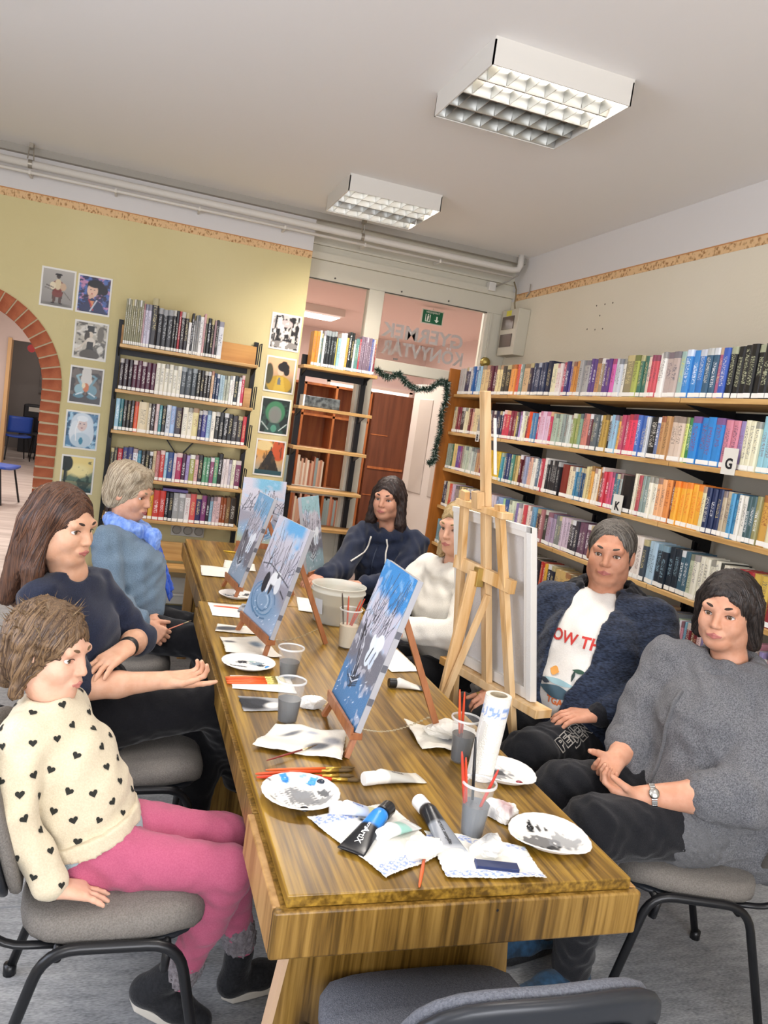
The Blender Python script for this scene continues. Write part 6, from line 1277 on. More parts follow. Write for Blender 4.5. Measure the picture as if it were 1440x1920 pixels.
class Head:
    def __init__(s, c, fwd, up=(0, 0, 1), sc=1.0, jaw=1.0, wid=1.0):
        s.c = np.asarray(c, float); s.f = unit(fwd); r = unit(np.cross(s.f, up)); s.r = r; s.u = np.cross(r, s.f); s.sc = sc; s.jaw = jaw; s.wid = wid
        s.ax = np.array([s.r, s.f, s.u])
    def P(s, x, y, z): return s.c + s.sc * (s.r * x * s.wid + s.f * y + s.u * z)
    def E(s, S, x, y, z, rx, ry, rz, k=.02, op='u'):
        return S.ell(s.P(x, y, z), (rx * s.sc * s.wid, ry * s.sc, rz * s.sc), s.ax, k * s.sc, op)
    def K(s, S, a, b, ra, rb=None, k=.01, op='u'):
        return S.cone(s.P(*a), s.P(*b), ra * s.sc, (ra if rb is None else rb) * s.sc, k * s.sc, op)
    def skin(s, neck, rn=.052):
        S = SDF(.0034 * s.sc if s.sc < 1.05 else .0036)
        s.E(S, 0, -.015, .032, .074, .094, .083); s.E(S, 0, .028, -.028, .060 * s.jaw, .062, .083, .03); s.E(S, 0, .052, -.088, .036 * s.jaw, .036, .026, .03)
        for q in (-1, 1):
            s.E(S, q * .036, .052, -.03, .026, .03, .03, .02); s.E(S, q * .05 * s.jaw, .005, -.07, .018, .03, .03, .03)
            s.E(S, q * .078, -.012, -.008, .008, .019, .031, .008); s.E(S, q * .084, -.004, -.006, .006, .010, .018, .004, 'd')
        S.cone(s.P(0, -.022, -.05), neck, rn * s.sc, (rn + .006) * s.sc, .03)
        s.K(S, (-.042, .076, .026), (.042, .076, .026), .011, k=.02)
        for q in (-1, 1): s.E(S, q * .032, .103, .003, .021, .022, .015, .012, 'd')
        s.K(S, (0, .084, .012), (0, .102, -.026), .008, .0105, .012)
        for q in (-1, 1): s.E(S, q * .0105, .093, -.03, .008, .009, .0075, .006)
        s.E(S, 0, .088, -.058, .026, .012, .014, .012)
        for q in (-1, 1): s.E(S, q * .032, .074, .002, .0150, .02, .0062, .002, 'd')
        return S.make()
    def parts(s, root, iris='#5a4632', lip='#b06a62', brow='#3a2c24', lash=True):
        for q in (-1, 1):
            b = MB(); n = 14; c = s.P(q * .032, .0645, .002); R = .0128 * s.sc; vs = []; cols = []
            for i in range(n + 1):
                a = PI * i / n
                for j in range(16):
                    t = 2 * PI * j / 16; d = s.f * math.cos(a) + math.sin(a) * (s.r * math.cos(t) + s.u * math.sin(t)); vs.append(c + R * d)
                    cols.append(lin('#0a0a0a' if a < .2 else iris if a < .48 else '#e9e4de')[:3])
            b.add(vs, [(i * 16 + j, i * 16 + (j + 1) % 16, (i + 1) * 16 + (j + 1) % 16, (i + 1) * 16 + j) for i in range(n) for j in range(16)])
            me = b.mesh('eye'); setcol(me, cols); me.shade_smooth(); link('eye', me, attr_mat('eyeball', rough=.12), root)
            pts = [s.P(q * (.016 + .034 * t), .0875 - .012 * t * t, .0275 + .005 * math.sin(t * 2.6)) for t in np.linspace(0, 1, 7)]
            MB().tube(pts, [.003 * s.sc, .0046 * s.sc, .0048 * s.sc, .0044 * s.sc, .0034 * s.sc, .002 * s.sc, .001 * s.sc], 6).build('eyebrow', mat('brow' + brow, brow, .8), root, smooth=True)
            if lash:
                pts = [s.P(q * (.0185 + .027 * t), .0795 - .004 * t * t + .002, .0045 + .0048 * math.sin(PI * t)) for t in np.linspace(0, 1, 7)]
                MB().tube(pts, .0011 * s.sc, 5).build('lash_line', mat('lash', '#2a1f1b', .8), root, smooth=True)
        S = SDF(.0022 * s.sc)
        s.K(S, (-.021, .0935, -.0585), (0, .0985, -.0550), .0028, .0042, .004); s.K(S, (0, .0985, -.0550), (.021, .0935, -.0585), .0042, .0028, .004)
        s.K(S, (-.018, .0932, -.0620), (0, .0968, -.0648), .003, .0048, .004); s.K(S, (0, .0968, -.0648), (.018, .0932, -.0620), .0048, .003, .004)
        link('lips', fast_mesh('lips', *S.make()), mat('lips' + lip, lip, .45), root)
def hair_mat(name, c1, c2):
    return mat(name, c1, .5, noise=(380, c2, 3, (1, 1, .03)), bump=(420, .4, (1, 1, .03)))
def strands(hd, amp=.0035, freq=240):
    def fn(P):
        q = P - hd.c; x = q @ hd.r; y = q @ hd.f; z = q @ hd.u; th = np.arctan2(y, x)
        return amp * np.sin(freq * .09 * th + 5 * z + .5 * np.sin(14 * z + 2 * th)) * .6 + amp * .5 * np.sin(freq * .21 * th + 7 * z)
    return fn
def hair_cap(hd, h=.005, thick=.013, face=(.0, .10, -.052, .066, .075, .10), front=0):
    S = SDF(h); t = thick
    hd.E(S, 0, -.0235, .0365, .075 + t * .9, .095 + t * .85, .084 + t * .9); hd.E(S, 0, -.045, -.03, .066 + t, .062 + t, .07 + t, .03)
    return S, face
def cut_face(hd, S, face): hd.E(S, face[0], face[1], face[2], face[3], face[4], face[5], .012, 'd'); return S

m_fab = {}
def cloth(name, c1, c2=None, scale=300, bump=.35, rough=.9, st=(1, 1, 1)):
    return mat('cloth_' + name, c1, rough, noise=(scale, c2 or c1, 3, st), bump=(scale * 1.5, bump, st), sheen=.15, spec=.2)
def skin_mat(name, c1, c2): return mat('skin_' + name, c1, .5, noise=(28, c2, 4), spec=.35, sss=.12, bump=(220, .08))
def shoe(root, heel, toe, up, mt_up, mt_sole, hgt=.085, w=.042, name='shoe', ankle=None):
    heel = np.asarray(heel, float); toe = np.asarray(toe, float); u = unit(up); d = unit(toe - heel); u = unit(u - np.dot(u, d) * d); L_ = np.linalg.norm(toe - heel); s = np.cross(d, u)
    S = SDF(.005)
    S.cone(heel + u * .04, heel + d * L_ * .45 + u * .04, w * .85, w * .88, .03); S.cone(heel + d * L_ * .45 + u * .038, toe - d * w * .7 + u * .028, w * .88, w * .72, .03)
    S.cone(heel + d * .01 + u * .05, (heel + d * .02 + u * hgt) if ankle is None else ankle, w * .9, w * .98, .02)
    v, f = S.make(); z = (v - heel) @ u; v = v - np.outer(np.minimum(z - .016, 0), u)
    o = link(name, fast_mesh(name, v, f), mt_up, root)
    P = [heel - d * w * .55, *[heel + d * L_ * t + s * sg * w * ww for sg in (1,) for t, ww in ((0, .75), (.2, .86), (.5, .95), (.75, .98), (.92, .75))], toe + d * .004, *[heel + d * L_ * t - s * w * ww for t, ww in ((.92, .75), (.75, .98), (.5, .95), (.2, .86), (0, .75))]]
    n = len(P); b = MB(); b.add([p + u * .0 for p in P] + [p + u * .022 for p in P], [tuple(range(n)), tuple(range(2 * n - 1, n - 1, -1))] + [(i, (i + 1) % n, (i + 1) % n + n, i + n) for i in range(n)])
    b.build('sole', mt_sole, o, bevel=.004)
    return o
def core_torso(pel, hipax, sh_mid, shax, neck, w=.13, r=.085):
    S = SDF(.014); S.levels([(pel, hipax, w, r), (mix3(pel, sh_mid, .5), mix3(hipax, shax, .5), w * .85, r * .85), (mix3(pel, sh_mid, .85), shax, w * .9, r * .85)], .05)
    S.cone(mix3(pel, sh_mid, .9), neck, .06, .045, .04); return S.make()
from mathutils.bvhtree import BVHTree
def bvh_of(v, f): return BVHTree.FromPolygons([tuple(p) for p in v], [tuple(q) for q in f])
def project(me, tree, loc, xa, ya, off=.0015, reach=.45):
    """lay a flat mesh on a surface: local xy plane at loc, cast along -normal"""
    xa = unit(xa); ya = unit(ya); n = np.cross(xa, ya); ok = True
    for v in me.vertices:
        p = np.asarray(loc) + xa * v.co.x + ya * v.co.y + n * reach
        hit = tree.ray_cast(Vector(p), Vector(-n), reach * 2.5)
        if hit[0] is None: ok = False; v.co = Vector(p - n * reach)
        else: v.co = hit[0] + Vector(n) * off
    me.update(); return ok
def subdivide(me, cuts=1):
    bm = bmesh.new(); bm.from_mesh(me); bmesh.ops.triangulate(bm, faces=bm.faces[:])
    bmesh.ops.subdivide_edges(bm, edges=[e for e in bm.edges if e.calc_length() > .012], cuts=cuts); bm.to_mesh(me); bm.free(); return me

def hair_obj(root, hd, S, args, name, c1, c2, n=420, part=.012):
    """hair volume plus fine locks combed from the parting down over it"""
    v, f = S.make(*args); o = link('hair', fast_mesh('hair', v, f), hair_mat(name, c1, c2), root); tree = bvh_of(v, f); rr = random.Random(len(v))
    lo = [MB(), MB()]; vz = (v - hd.c) @ hd.u; cand = np.argwhere(vz > -.03 * hd.sc).ravel()
    for k in range(n):
        p = v[cand[rr.randrange(len(cand))]]; pts = []; steps = rr.randint(6, 13)
        for q in range(steps):
            hit = tree.find_nearest(Vector(p))
            if hit[0] is None: break
            c = np.array(hit[0]); nn = np.array(hit[1]); pts.append((c + nn * (.0022 - .0006 * abs(2 * q / steps - 1)), nn)); x = (c - hd.c) @ hd.r - part
            d = hd.r * (1 if x > 0 else -1) * (.9 if abs(x) < .05 else .25) - hd.u * .8 - hd.f * .12; d = d - nn * np.dot(d, nn); L_ = np.linalg.norm(d)
            if L_ < .05: break
            p = c + d / L_ * .0115
        if len(pts) < 4: continue
        b = lo[k % 2]; vs = []; m = len(pts)
        for i, (c, nn) in enumerate(pts):
            d = unit(pts[min(i + 1, m - 1)][0] - pts[max(i - 1, 0)][0]); s_ = np.cross(d, nn); w_ = .0021 * math.sin(PI * (i + .35) / (m - .3 + .35)) + .0002; vs += [c - s_ * w_ - nn * .0016, c + nn * .0004, c + s_ * w_ - nn * .0016]
        b.add(vs, [(i * 3 + j, i * 3 + j + 1, i * 3 + j + 4, i * 3 + j + 3) for i in range(m - 1) for j in (0, 1)])
    for b, c in zip(lo, (c1, c2)):
        q = b.build('hair_locks', mat('locks' + c, c, .42, spec=.5), o, smooth=True, fix=False); q['kind'] = 'stuff'
    return o
# ================================================================== the seven people
def A(*a): return np.array(a, float)
def sleeve(S, sh, el, wr, r, end=1.0, k=.018):
    """end: fraction of forearm covered (1 = to the wrist); negative = stops on the upper arm"""
    if end <= 0:
        S.cone(sh, mix3(sh, el, 1 + end), r[0], r[1], k); return
    S.cone(sh, el, r[0], r[1], k); S.cone(el, mix3(el, wr, end), r[1], r[2], k)
def person(label, sk, J, top, bottom, hd, hairfn, group='people painting round the tables', armL=None, armR=None, iris='#5a4632', lip='#b06a62', brow='#3a2c24', h=.0075):
    """J: joints. top: dict(mat, lv(list of t, hw, hd, fwd), sleeves...)."""
    g = lambda n: np.asarray(J[n], float)
    hipax = unit(g('hipL') - g('hipR')); shax = unit(g('shL') - g('shR')); shm = (g('shL') + g('shR')) / 2; pel = g('pel')
    fw = unit(np.cross(A(0, 0, 1), mix3(hipax, shax, .5))); fw = fw if np.dot(fw, hd.f) > 0 else -fw
    parts = [core_torso(pel, hipax, shm, shax, g('neck'), *top.get('core', (.12, .08))), hd.skin(g('neck'), top.get('rn', .05))]
    for a, s in ((armR, 'R'), (armL, 'L')):
        if a: parts.append(arm_hand(g('el' + s), g('wr' + s), **a))
    v, f = join_parts(parts)
    root = link('person', fast_mesh('person', v, f), sk); tag(root, label, 'person', group)
    hd.parts(root, iris, lip, brow)
    # upper garment
    def garment(name, mt, grow=0, lv=None, slv=None, extra=None, wr=.0035, hh=h, wl=.07, seed=3):
        S = SDF(hh); L_ = []
        for (t, hw, dp, of) in lv:
            c = mix3(pel, shm, t) + fw * of; ax = unit(mix3(hipax, shax, min(max(t, 0), 1))); L_.append((c, ax, hw + grow, dp + grow))
        S.levels(L_, .05)
        if top.get('hem'): S.clip(*top['hem'])
        S.cone(mix3(g('shR'), shm, .15), mix3(g('neck'), shm, .45), top['r'][0] * .95 + grow, .05 + grow, .05); S.cone(mix3(g('shL'), shm, .15), mix3(g('neck'), shm, .45), top['r'][0] * .95 + grow, .05 + grow, .05)
        for s in 'RL': sleeve(S, g('sh' + s), g('el' + s), g('wr' + s), [q + grow for q in (slv or top['r'])], top.get('end' + s, top.get('end', 1.0)))
        if extra: extra(S, fw, pel, shm, hipax, shax)
        # collar opening
        S.cone(g('neck') + A(0, 0, .012), g('neck') + A(0, 0, .14), top.get('nk', .058), .085, .015, 'd')
        v, f = S.make(wr, wl, seed); o = link(name, fast_mesh(name, v, f), mt, root); return o, v, f
    tops = garment(top['name'], top['mat'], 0, top['lv'], None, top.get('extra'), top.get('wr', .0035), seed=top.get('seed', 3))
    # trousers
    S = SDF(h); r = bottom['r']
    S.levels([(pel - A(0, 0, .02), hipax, r[0], r[1]), (pel + A(0, 0, .06), hipax, r[0] * .95, r[1] * .95)], .04)
    for s in 'RL':
        S.cone(g('hip' + s), g('kn' + s), r[2], r[3], .045); S.cone(g('kn' + s), g('an' + s), r[3] * .96, r[4], .03); S.cone(mix3(g('kn' + s), g('an' + s), .1), mix3(g('kn' + s), g('an' + s), .45), r[3] * .85, r[3] * .88, .03)
    v, f = S.make(bottom.get('wr', .0025), .06, 9); tr = link(bottom['name'], fast_mesh(bottom['name'], v, f), bottom['mat'], root); tr_v, tr_f = v, f
    if hairfn: hairfn(root, hd)
    return root, tops, (tr, tr_v, tr_f), fw, garment

# ---- child in cream sweater and pink leggings
hd = Head((-.125, 1.985, .972), (.86, -.48, -.10), (.05, .05, 1), .92, .95)
def hair_child(root, hd):
    S, face = hair_cap(hd, .0045, .016)
    for a, b, r in (((-.07, -.03, .02), (-.085, -.02, -.10), .026), ((.07, -.03, .02), (.082, -.02, -.10), .026), ((0, -.09, 0), (0, -.10, -.10), .05), ((-.03, -.06, .11), (.04, -.05, .115), .02)): hd.K(S, a, b, r, r * .6, .02)
    cut_face(hd, S, (.0, .125, -.03, .066, .085, .103))
    o = hair_obj(root, hd, S, (.0025, .04, 4, strands(hd, .003, 300)), 'hair_child', '#4d3a2b', '#7d6347')
    b = MB(); rr = random.Random(5)                                   # loose wisps
    for k in range(420):
        a = rr.uniform(0, 2 * PI); e = rr.uniform(-.1, 1.0); d = A(math.cos(a) * math.cos(e), math.sin(a) * math.cos(e), math.sin(e))
        if d[1] > .35 and d[2] < .75: continue
        p = hd.P(d[0] * .088, -.02 + d[1] * .108, .034 + d[2] * .098); tn = unit(hd.r * rr.gauss(0, 1) + hd.u * rr.gauss(0, 1) + hd.f * rr.gauss(0, 1)); q = unit(p - hd.c); tip = p + (q * .016 + tn * .02) * rr.uniform(.6, 1.4); s = unit(np.cross(tip - p, q)) * .0022
        b.add([p - s, p + s, tip], [(0, 1, 2)])
    b.build('wisps', hair_mat('hair_child2', '#5d4732', '#8a7353'), o, fix=False)['kind'] = 'stuff'
J1 = dict(head=hd.c, neck=(-.115, 1.965, .862), shR=(-.158, 1.875, .802), shL=(-.075, 2.05, .802), elR=(-.150, 1.768, .655), wrR=(-.055, 1.735, .520), elL=(-.06, 2.13, .66), wrL=(.03, 2.12, .512), pel=(.0, 1.91, .53), hipR=(.03, 1.845, .525), hipL=(.03, 1.985, .525), knR=(.335, 1.80, .502), knL=(.345, 1.955, .502), anR=(.262, 1.895, .165), anL=(.432, 2.01, .15))
P1 = A(.0, 1.91, .53); SPD = unit(A(-.36, .06, .93))
m_sw = cloth('cream_sweat', '#cfc2a6', '#d8ccb2', 240, .2)
c1 = person('child in a cream heart-print sweatshirt and pink leggings, seated nearest the camera', skin_mat('child', '#d9a78c', '#e2b59c'), J1,
    dict(name='sweatshirt', mat=m_sw, hem=(P1 + SPD * .03, -SPD), lv=[(-.1, .128, .104, .014), (.40, .118, .098, .012), (.7, .112, .09, .008), (.92, .10, .066, 0)], r=(.054, .047, .038), end=.93, core=(.10, .07), rn=.042, nk=.05, wr=.004),
    dict(name='leggings', mat=cloth('pink', '#ad5470', '#b65e79', 300, .15), r=(.112, .088, .076, .056, .04)), hd, hair_child,
    armR=dict(d=(.90, .22, -.28), palm=(-.25, 0, -1), thumb=(.2, 1, 0), rr=(.033, .022), start=.3, sc=.82, curl=(.12, .12, .1), spread=.16),
    armL=dict(d=(.9, 0, -.25), palm=(-.2, 0, -1), thumb=(.2, -1, 0), rr=(.033, .022), start=.3, sc=.82, curl=(.15, .2, .1), spread=.12), brow='#6b523a', lip='#c07a70')
root, (sw, sv, sf), (lg, lv_, lf_), fw, garm = c1
def hoop(name, lo, hi, hw, dp, of, mt, par, wr):
    S = SDF(.0055); c0 = P1 + SPD * -.12; c1 = P1 + SPD * .2; S.levels([(c0 + A(of, 0, 0), A(0, 1, 0), hw, dp), (c1 + A(of, 0, 0), A(-.05, 1, 0), hw, dp)], .03); S.clip(P1 + SPD * lo, -SPD); S.clip(P1 + SPD * hi, SPD)
    return link(name, fast_mesh(name, *S.make(wr, .05, 2)), mt, par)
hoop('undershirt', -.012, .03, .132, .108, .018, cloth('undershirt', '#9db0b6', '#a8bac0'), root, .001)
hoop('waistband', .016, .052, .141, .116, .014, m_sw, sw, .0015)
for s in 'RL': S = SDF(.005); S.cone(mix3(J1['el' + s], J1['wr' + s], .78), mix3(J1['el' + s], J1['wr' + s], .93), .037, .036, .01); link('cuff', fast_mesh('cuff', *S.make(.001, .02, 2)), m_sw, sw)
# printed hearts on the sweatshirt
tree = bvh_of(sv, sf); hv, hf = [], []; rr = random.Random(4); placed = []
cen = sv.mean(0)
hp = [(math.sin(t) ** 3 * .0105, (13 * math.cos(t) - 5 * math.cos(2 * t) - 2 * math.cos(3 * t) - math.cos(4 * t)) / 16 * .0100) for t in np.linspace(0, 2 * PI, 15)[:-1]]
def heart_at(pos, nrm):
    n = unit(nrm); up = unit(A(rr.gauss(0, .35), rr.gauss(0, .35), 1) - n * n[2]); s = np.cross(up, n); pts = []
    for x, y in [(0, .002)] + hp:
        q = np.asarray(pos) + s * x + up * y + n * .03; hit = tree.ray_cast(Vector(q), Vector(-n), .08)
        if hit[0] is None: return False
        pts.append(np.array(hit[0]) + n * .0016)
    o = len(hv); hv.extend(pts); hf.extend([(o, o + 1 + i, o + 1 + (i + 1) % 14) for i in range(14)]); return True
fi = list(range(len(sf))); rr.shuffle(fi)
for i in fi[:5000]:
    q = sv[sf[i]]; c = q.mean(0)
    if any(np.linalg.norm(c - e) < .047 for e in placed): continue
    n = np.cross(q[2] - q[0], q[3] - q[1])
    if heart_at(c, n): placed.append(c)
b = MB(); b.add(hv, hf); b.build('heart_print', mat('heart_ink', '#23241f', .85), sw, fix=False)['kind'] = 'stuff'
S = SDF(.004)
m_bt, m_sl, m_fur = cloth('boot', '#17181b', '#222326', 120, .2, .7), mat('boot_sole', '#b9b4aa', .7), cloth('boot_fur', '#6a6468', '#8a8488', 90, .8)
shoe(root, (.165, 1.925, .072), (.345, 1.885, .0), (-.35, 0, 1), m_bt, m_sl, .10, .041, 'boot', (.245, 1.895, .17))
shoe(root, (.415, 2.0, .003), (.61, 2.06, .003), (0, 0, 1), m_bt, m_sl, .10, .041, 'boot', (.432, 2.01, .13))
for s, e in (('R', .86), ('L', .84)):
    S = SDF(.005); S.cone(mix3(J1['kn' + s], J1['an' + s], e), mix3(J1['kn' + s], J1['an' + s], e + .1), .047, .046, .01); link('boot_cuff', fast_mesh('boot_cuff', *S.make(.004, .012, 3)), m_fur, root)

# ---- woman with long brown hair, navy top
hd = Head((-.165, 2.625, 1.17), (.80, -.58, -.12), (0, 0, 1), 1.0, .95)
def hair_w2(root, hd):
    S, face = hair_cap(hd, .005, .012)
    for s in (-1, 1):
        hd.K(S, (s * .072, -.02, .03), (s * .085, -.01, -.14), .026, .03, .02); hd.K(S, (s * .085, -.01, -.14), (s * .10, .02, -.29), .03, .022, .02); hd.K(S, (s * .06, -.07, 0), (s * .08, -.09, -.25), .04, .03, .03)
    hd.K(S, (0, -.09, 0), (0, -.115, -.28), .05, .03, .03); hd.K(S, (-.085, -.03, -.1), (-.16, -.06, -.27), .03, .02, .02)
    cut_face(hd, S, (.0, .13, -.028, .066, .094, .112))
    hair_obj(root, hd, S, (.0, .03, 4, strands(hd, .0026, 420)), 'hair_brown', '#38241b', '#64432f')
J2 = dict(head=hd.c, neck=(-.135, 2.645, 1.02), shR=(-.205, 2.545, .952), shL=(-.06, 2.77, .95), elR=(-.07, 2.462, .705), wrR=(.185, 2.475, .735), elL=(.10, 2.77, .775), wrL=(.06, 2.54, .812), pel=(-.03, 2.645, .555), hipR=(.02, 2.565, .57), hipL=(.02, 2.735, .55), knR=(.37, 2.585, .618), knL=(.365, 2.72, .50), anR=(.50, 2.765, .27), anL=(.335, 2.64, .10))
root, tp, tr, fw, garm = person('woman with long brown hair in a dark navy short-sleeved top, palm held out', skin_mat('fair', '#cf9d7e', '#d9ab8e'), J2,
    dict(name='navy_top', mat=cloth('navy_tee', '#1f2434', '#272d40', 260, .15), lv=[(0, .16, .115, -.02), (.35, .142, .098, -.012), (.68, .15, .102, .0), (.92, .14, .07, 0)], r=(.064, .056, .05), endR=-.02, endL=.06, wr=.004),
    dict(name='trousers', mat=cloth('black_w2', '#0d0d10', '#131317', 200, .1), r=(.17, .125, .098, .072, .05)), hd, hair_w2,
    armR=dict(d=(1, 0, .10), palm=(.0, -.35, 1), thumb=(0, -1, -.2), rr=(.042, .027), curls=[(.05, .12, .1), (.45, .75, .5), (.55, .8, .5), (.6, .8, .5)], tcurl=.5),
    armL=dict(d=(-.66, -.66, -.32), palm=(-.2, -.15, -.95), thumb=(-.75, .6, .1), rr=(.042, .027), curl=(.22, .25, .15), spread=.1))
S = SDF(.004); a, b_ = np.array(J2['elL']), np.array(J2['wrL']); S.cone(mix3(a, b_, .86), mix3(a, b_, .94), .0325, .0315, .006); o = link('fitness_band', fast_mesh('fitness_band', *S.make()), mat('black_rubber', '#141416', .5), root)
m_ws = mat('black_leather', '#101012', .35)
shoe(root, (.49, 2.78, .215), (.66, 2.88, .13), (.35, .1, 1), m_ws, m_ws, .07, .04, 'shoe', (.50, 2.765, .29)); shoe(root, (.31, 2.65, .002), (.54, 2.60, .002), (0, 0, 1), m_ws, m_ws, .08, .04, 'shoe', (.335, 2.64, .12))

# ---- older woman in grey-blue sweater with blue scarf
hd = Head((.033, 3.745, 1.155), (.86, -.48, -.22), (0, 0, 1), .98, 1.0)
def hair_w3(root, hd):
    S, face = hair_cap(hd, .005, .017); hd.K(S, (-.06, .03, .10), (.06, .04, .10), .026, k=.02); hd.E(S, 0, -.05, .075, .08, .075, .06, .03)
    cut_face(hd, S, (.0, .13, -.03, .072, .09, .104)); hd.E(S, 0, 0, -.15, .12, .12, .08, .01, 'd')
    hair_obj(root, hd, S, (.003, .05, 6, strands(hd, .0015, 300)), 'hair_grey_blond', '#8a7a63', '#b8aa92')
J3 = dict(head=hd.c, neck=(.018, 3.755, 1.008), shR=(-.045, 3.625, .942), shL=(.085, 3.865, .942), elR=(-.005, 3.49, .72), wrR=(.145, 3.435, .628), elL=(.15, 3.80, .71), wrL=(.185, 3.565, .628), pel=(.055, 3.67, .56), hipR=(.09, 3.59, .56), hipL=(.09, 3.76, .56), knR=(.43, 3.49, .553), knL=(.44, 3.66, .553), anR=(.46, 3.50, .1), anL=(.46, 3.68, .1))
root, tp, tr, fw, garm = person('woman with short hair in a grey-blue sweater and blue scarf, holding a brush', skin_mat('fair2', '#c99478', '#d4a389'), J3,
    dict(name='sweater', mat=cloth('heather_blue', '#5d7080', '#74889a', 340, .4), lv=[(-.02, .18, .14, .0), (.35, .165, .135, .03), (.68, .165, .13, .03), (.92, .145, .078, 0)], r=(.072, .062, .05), end=.82, wr=.005),
    dict(name='trousers', mat=MATS['cloth_black_w2'], r=(.175, .13, .098, .07, .05)), hd, hair_w3,
    armR=dict(d=(.78, .05, -.42), palm=(.1, .8, -.3), thumb=(.3, -.1, 1), start=.3, curl=(.5, .7, .5)), armL=dict(d=(.45, -.86, -.12), palm=(-.3, -.3, -.9), thumb=(-.8, -.3, .3), start=.3, curl=(.5, .6, .4)), brow='#8a7a63')
def tube_mesh(name, pts, rad, mt, parent, h=.006, wr=.003, wl=.03, seed=2):
    S = SDF(h)
    for (a, b, ra, rb) in zip(pts[:-1], pts[1:], rad[:-1], rad[1:]): S.cone(a, b, ra, rb, .015)
    return link(name, fast_mesh(name, *S.make(wr, wl, seed)), mt, parent)
m_scarf = cloth('scarf', '#5f83cf', '#8aa7e0', 60, .5, .9, (1, 1, .25))
nk = np.array(J3['neck']); loop = [nk + A(.075 * math.cos(a) + .018, .075 * math.sin(a), -.005 + .02 * math.cos(a - PI)) for a in np.linspace(0, 2 * PI, 13)]
sc1 = tube_mesh('scarf', loop, [.034] * 13, m_scarf, root); kn = nk + A(.125, -.055, -.03)
S = SDF(.006); S.ell(kn, (.04, .04, .035), None, .02); S.ell(kn + A(.012, -.01, -.03), (.03, .03, .05), None, .02); link('scarf_knot', fast_mesh('scarf_knot', *S.make(.003, .02)), m_scarf, sc1)
def tail(p0, p1, w, seed, mt):
    """flat pleated scarf end with a fringe"""
    p0 = np.array(p0); p1 = np.array(p1); d, s, u = frame(p1 - p0, (1, -.3, 0)); rr = random.Random(seed)
    S = SDF(.005)
    for q in (-1, -.5, 0, .5, 1): S.cone(p0 + s * w * .3 * q, p1 + s * w * .62 * q + u * rr.uniform(-.006, .006), .013, .011, .006)
    o = link('scarf_end', fast_mesh('scarf_end', *S.make(.002, .02)), mt, sc1); b = MB()
    for q in np.linspace(-1, 1, 11): a = p1 + s * w * .66 * q; b.tube([a, a + d * .02 + s * rr.uniform(-.004, .004), a + d * .042 + s * rr.uniform(-.006, .006)], [.003, .0028, .002], 5)
    b.build('fringe', mt, o, smooth=True)
tail(kn + A(.01, -.01, -.03), kn + A(.055, -.015, -.235), .05, 1, m_scarf); tail(kn + A(.015, .02, -.02), kn + A(.105, .035, -.26), .045, 2, cloth('scarf2', '#2f51b4', '#4468c8', 60, .5, .9, (1, 1, .25)))
for y in (3.50, 3.68): shoe(root, (.44, y, .002), (.67, y - .02, .002), (0, 0, 1), m_ws, m_ws, .08, .04, 'shoe', (.46, y, .12))
# brush in her fingers
paint_brush((.222, 3.46, .60), (.335, 3.40, .675), '#c9785c', 'thin brush held by the woman with the blue scarf', tipf=.1, r=.0025)

# ---- woman in navy zip hoodie at the far table
hd = Head((1.43, 4.27, 1.205), (-.62, -.78, -.05), (0, 0, 1), 1.0, 1.0)
def hair_w4(root, hd):
    S, face = hair_cap(hd, .005, .014)
    for s in (-1, 1): hd.K(S, (s * .075, -.015, .03), (s * .09, -.005, -.13), .03, .03, .02); hd.K(S, (s * .09, -.005, -.13), (s * .10, .0, -.19), .03, .018, .02)
    hd.K(S, (0, -.09, 0), (0, -.105, -.17), .06, .045, .03); cut_face(hd, S, (.0, .13, -.028, .066, .094, .112))
    hair_obj(root, hd, S, (.003, .03, 5, strands(hd, .0018, 360)), 'hair_dark', '#1d1513', '#3a2a24')
J4 = dict(head=hd.c, neck=(1.465, 4.295, 1.045), shR=(1.335, 4.37, .975), shL=(1.615, 4.215, .975), elR=(1.17, 4.14, .80), wrR=(1.03, 3.99, .785), elL=(1.47, 3.98, .79), wrL=(1.245, 3.90, .78), pel=(1.55, 4.36, .56), hipR=(1.46, 4.37, .56), hipL=(1.58, 4.22, .56), knR=(1.15, 4.20, .55), knL=(1.24, 4.0, .55), anR=(1.13, 4.18, .1), anL=(1.22, 3.98, .1))
m_hood = cloth('navy_hood', '#1a2133', '#232b40', 260, .25)
def ex4(S, fw, pel, shm, hx, sx_):
    nk = np.array(J4['neck'])
    for a in np.linspace(.5, 2 * PI - .5, 9): q = nk + A(0, 0, -.035) - fw * math.cos(a) * .085 + sx_ * math.sin(a) * .10; S.ell(q + A(0, 0, .02 * (math.cos(a))), (.042, .042, .035), None, .03)
    S.ell(nk - fw * .11 + A(0, 0, -.06), (.075, .075, .075), None, .03)
root, tp, tr, fw, garm = person('woman with dark hair in a navy hooded sweatshirt with white cords', skin_mat('fair3', '#c08a70', '#cb987e'), J4,
    dict(name='hoodie', mat=m_hood, lv=[(0, .19, .15, 0), (.35, .175, .145, .03), (.68, .175, .14, .035), (.92, .15, .08, 0)], r=(.075, .066, .052), end=.92, wr=.006, extra=ex4, nk=.062),
    dict(name='trousers', mat=MATS['cloth_black_w2'], r=(.18, .13, .1, .072, .055)), hd, hair_w4,
    armR=dict(d=(-.75, -.6, -.1), palm=(0, .1, -1), thumb=(-.5, -.7, .2), start=.5, curl=(.35, .4, .3)), armL=dict(d=(-.95, .1, -.06), palm=(0, .1, -1), thumb=(-.2, .9, .2), start=.5, curl=(.3, .4, .3)), brow='#2a1f1b')
tree = bvh_of(tp[1], tp[2]); nk = np.array(J4['neck'])
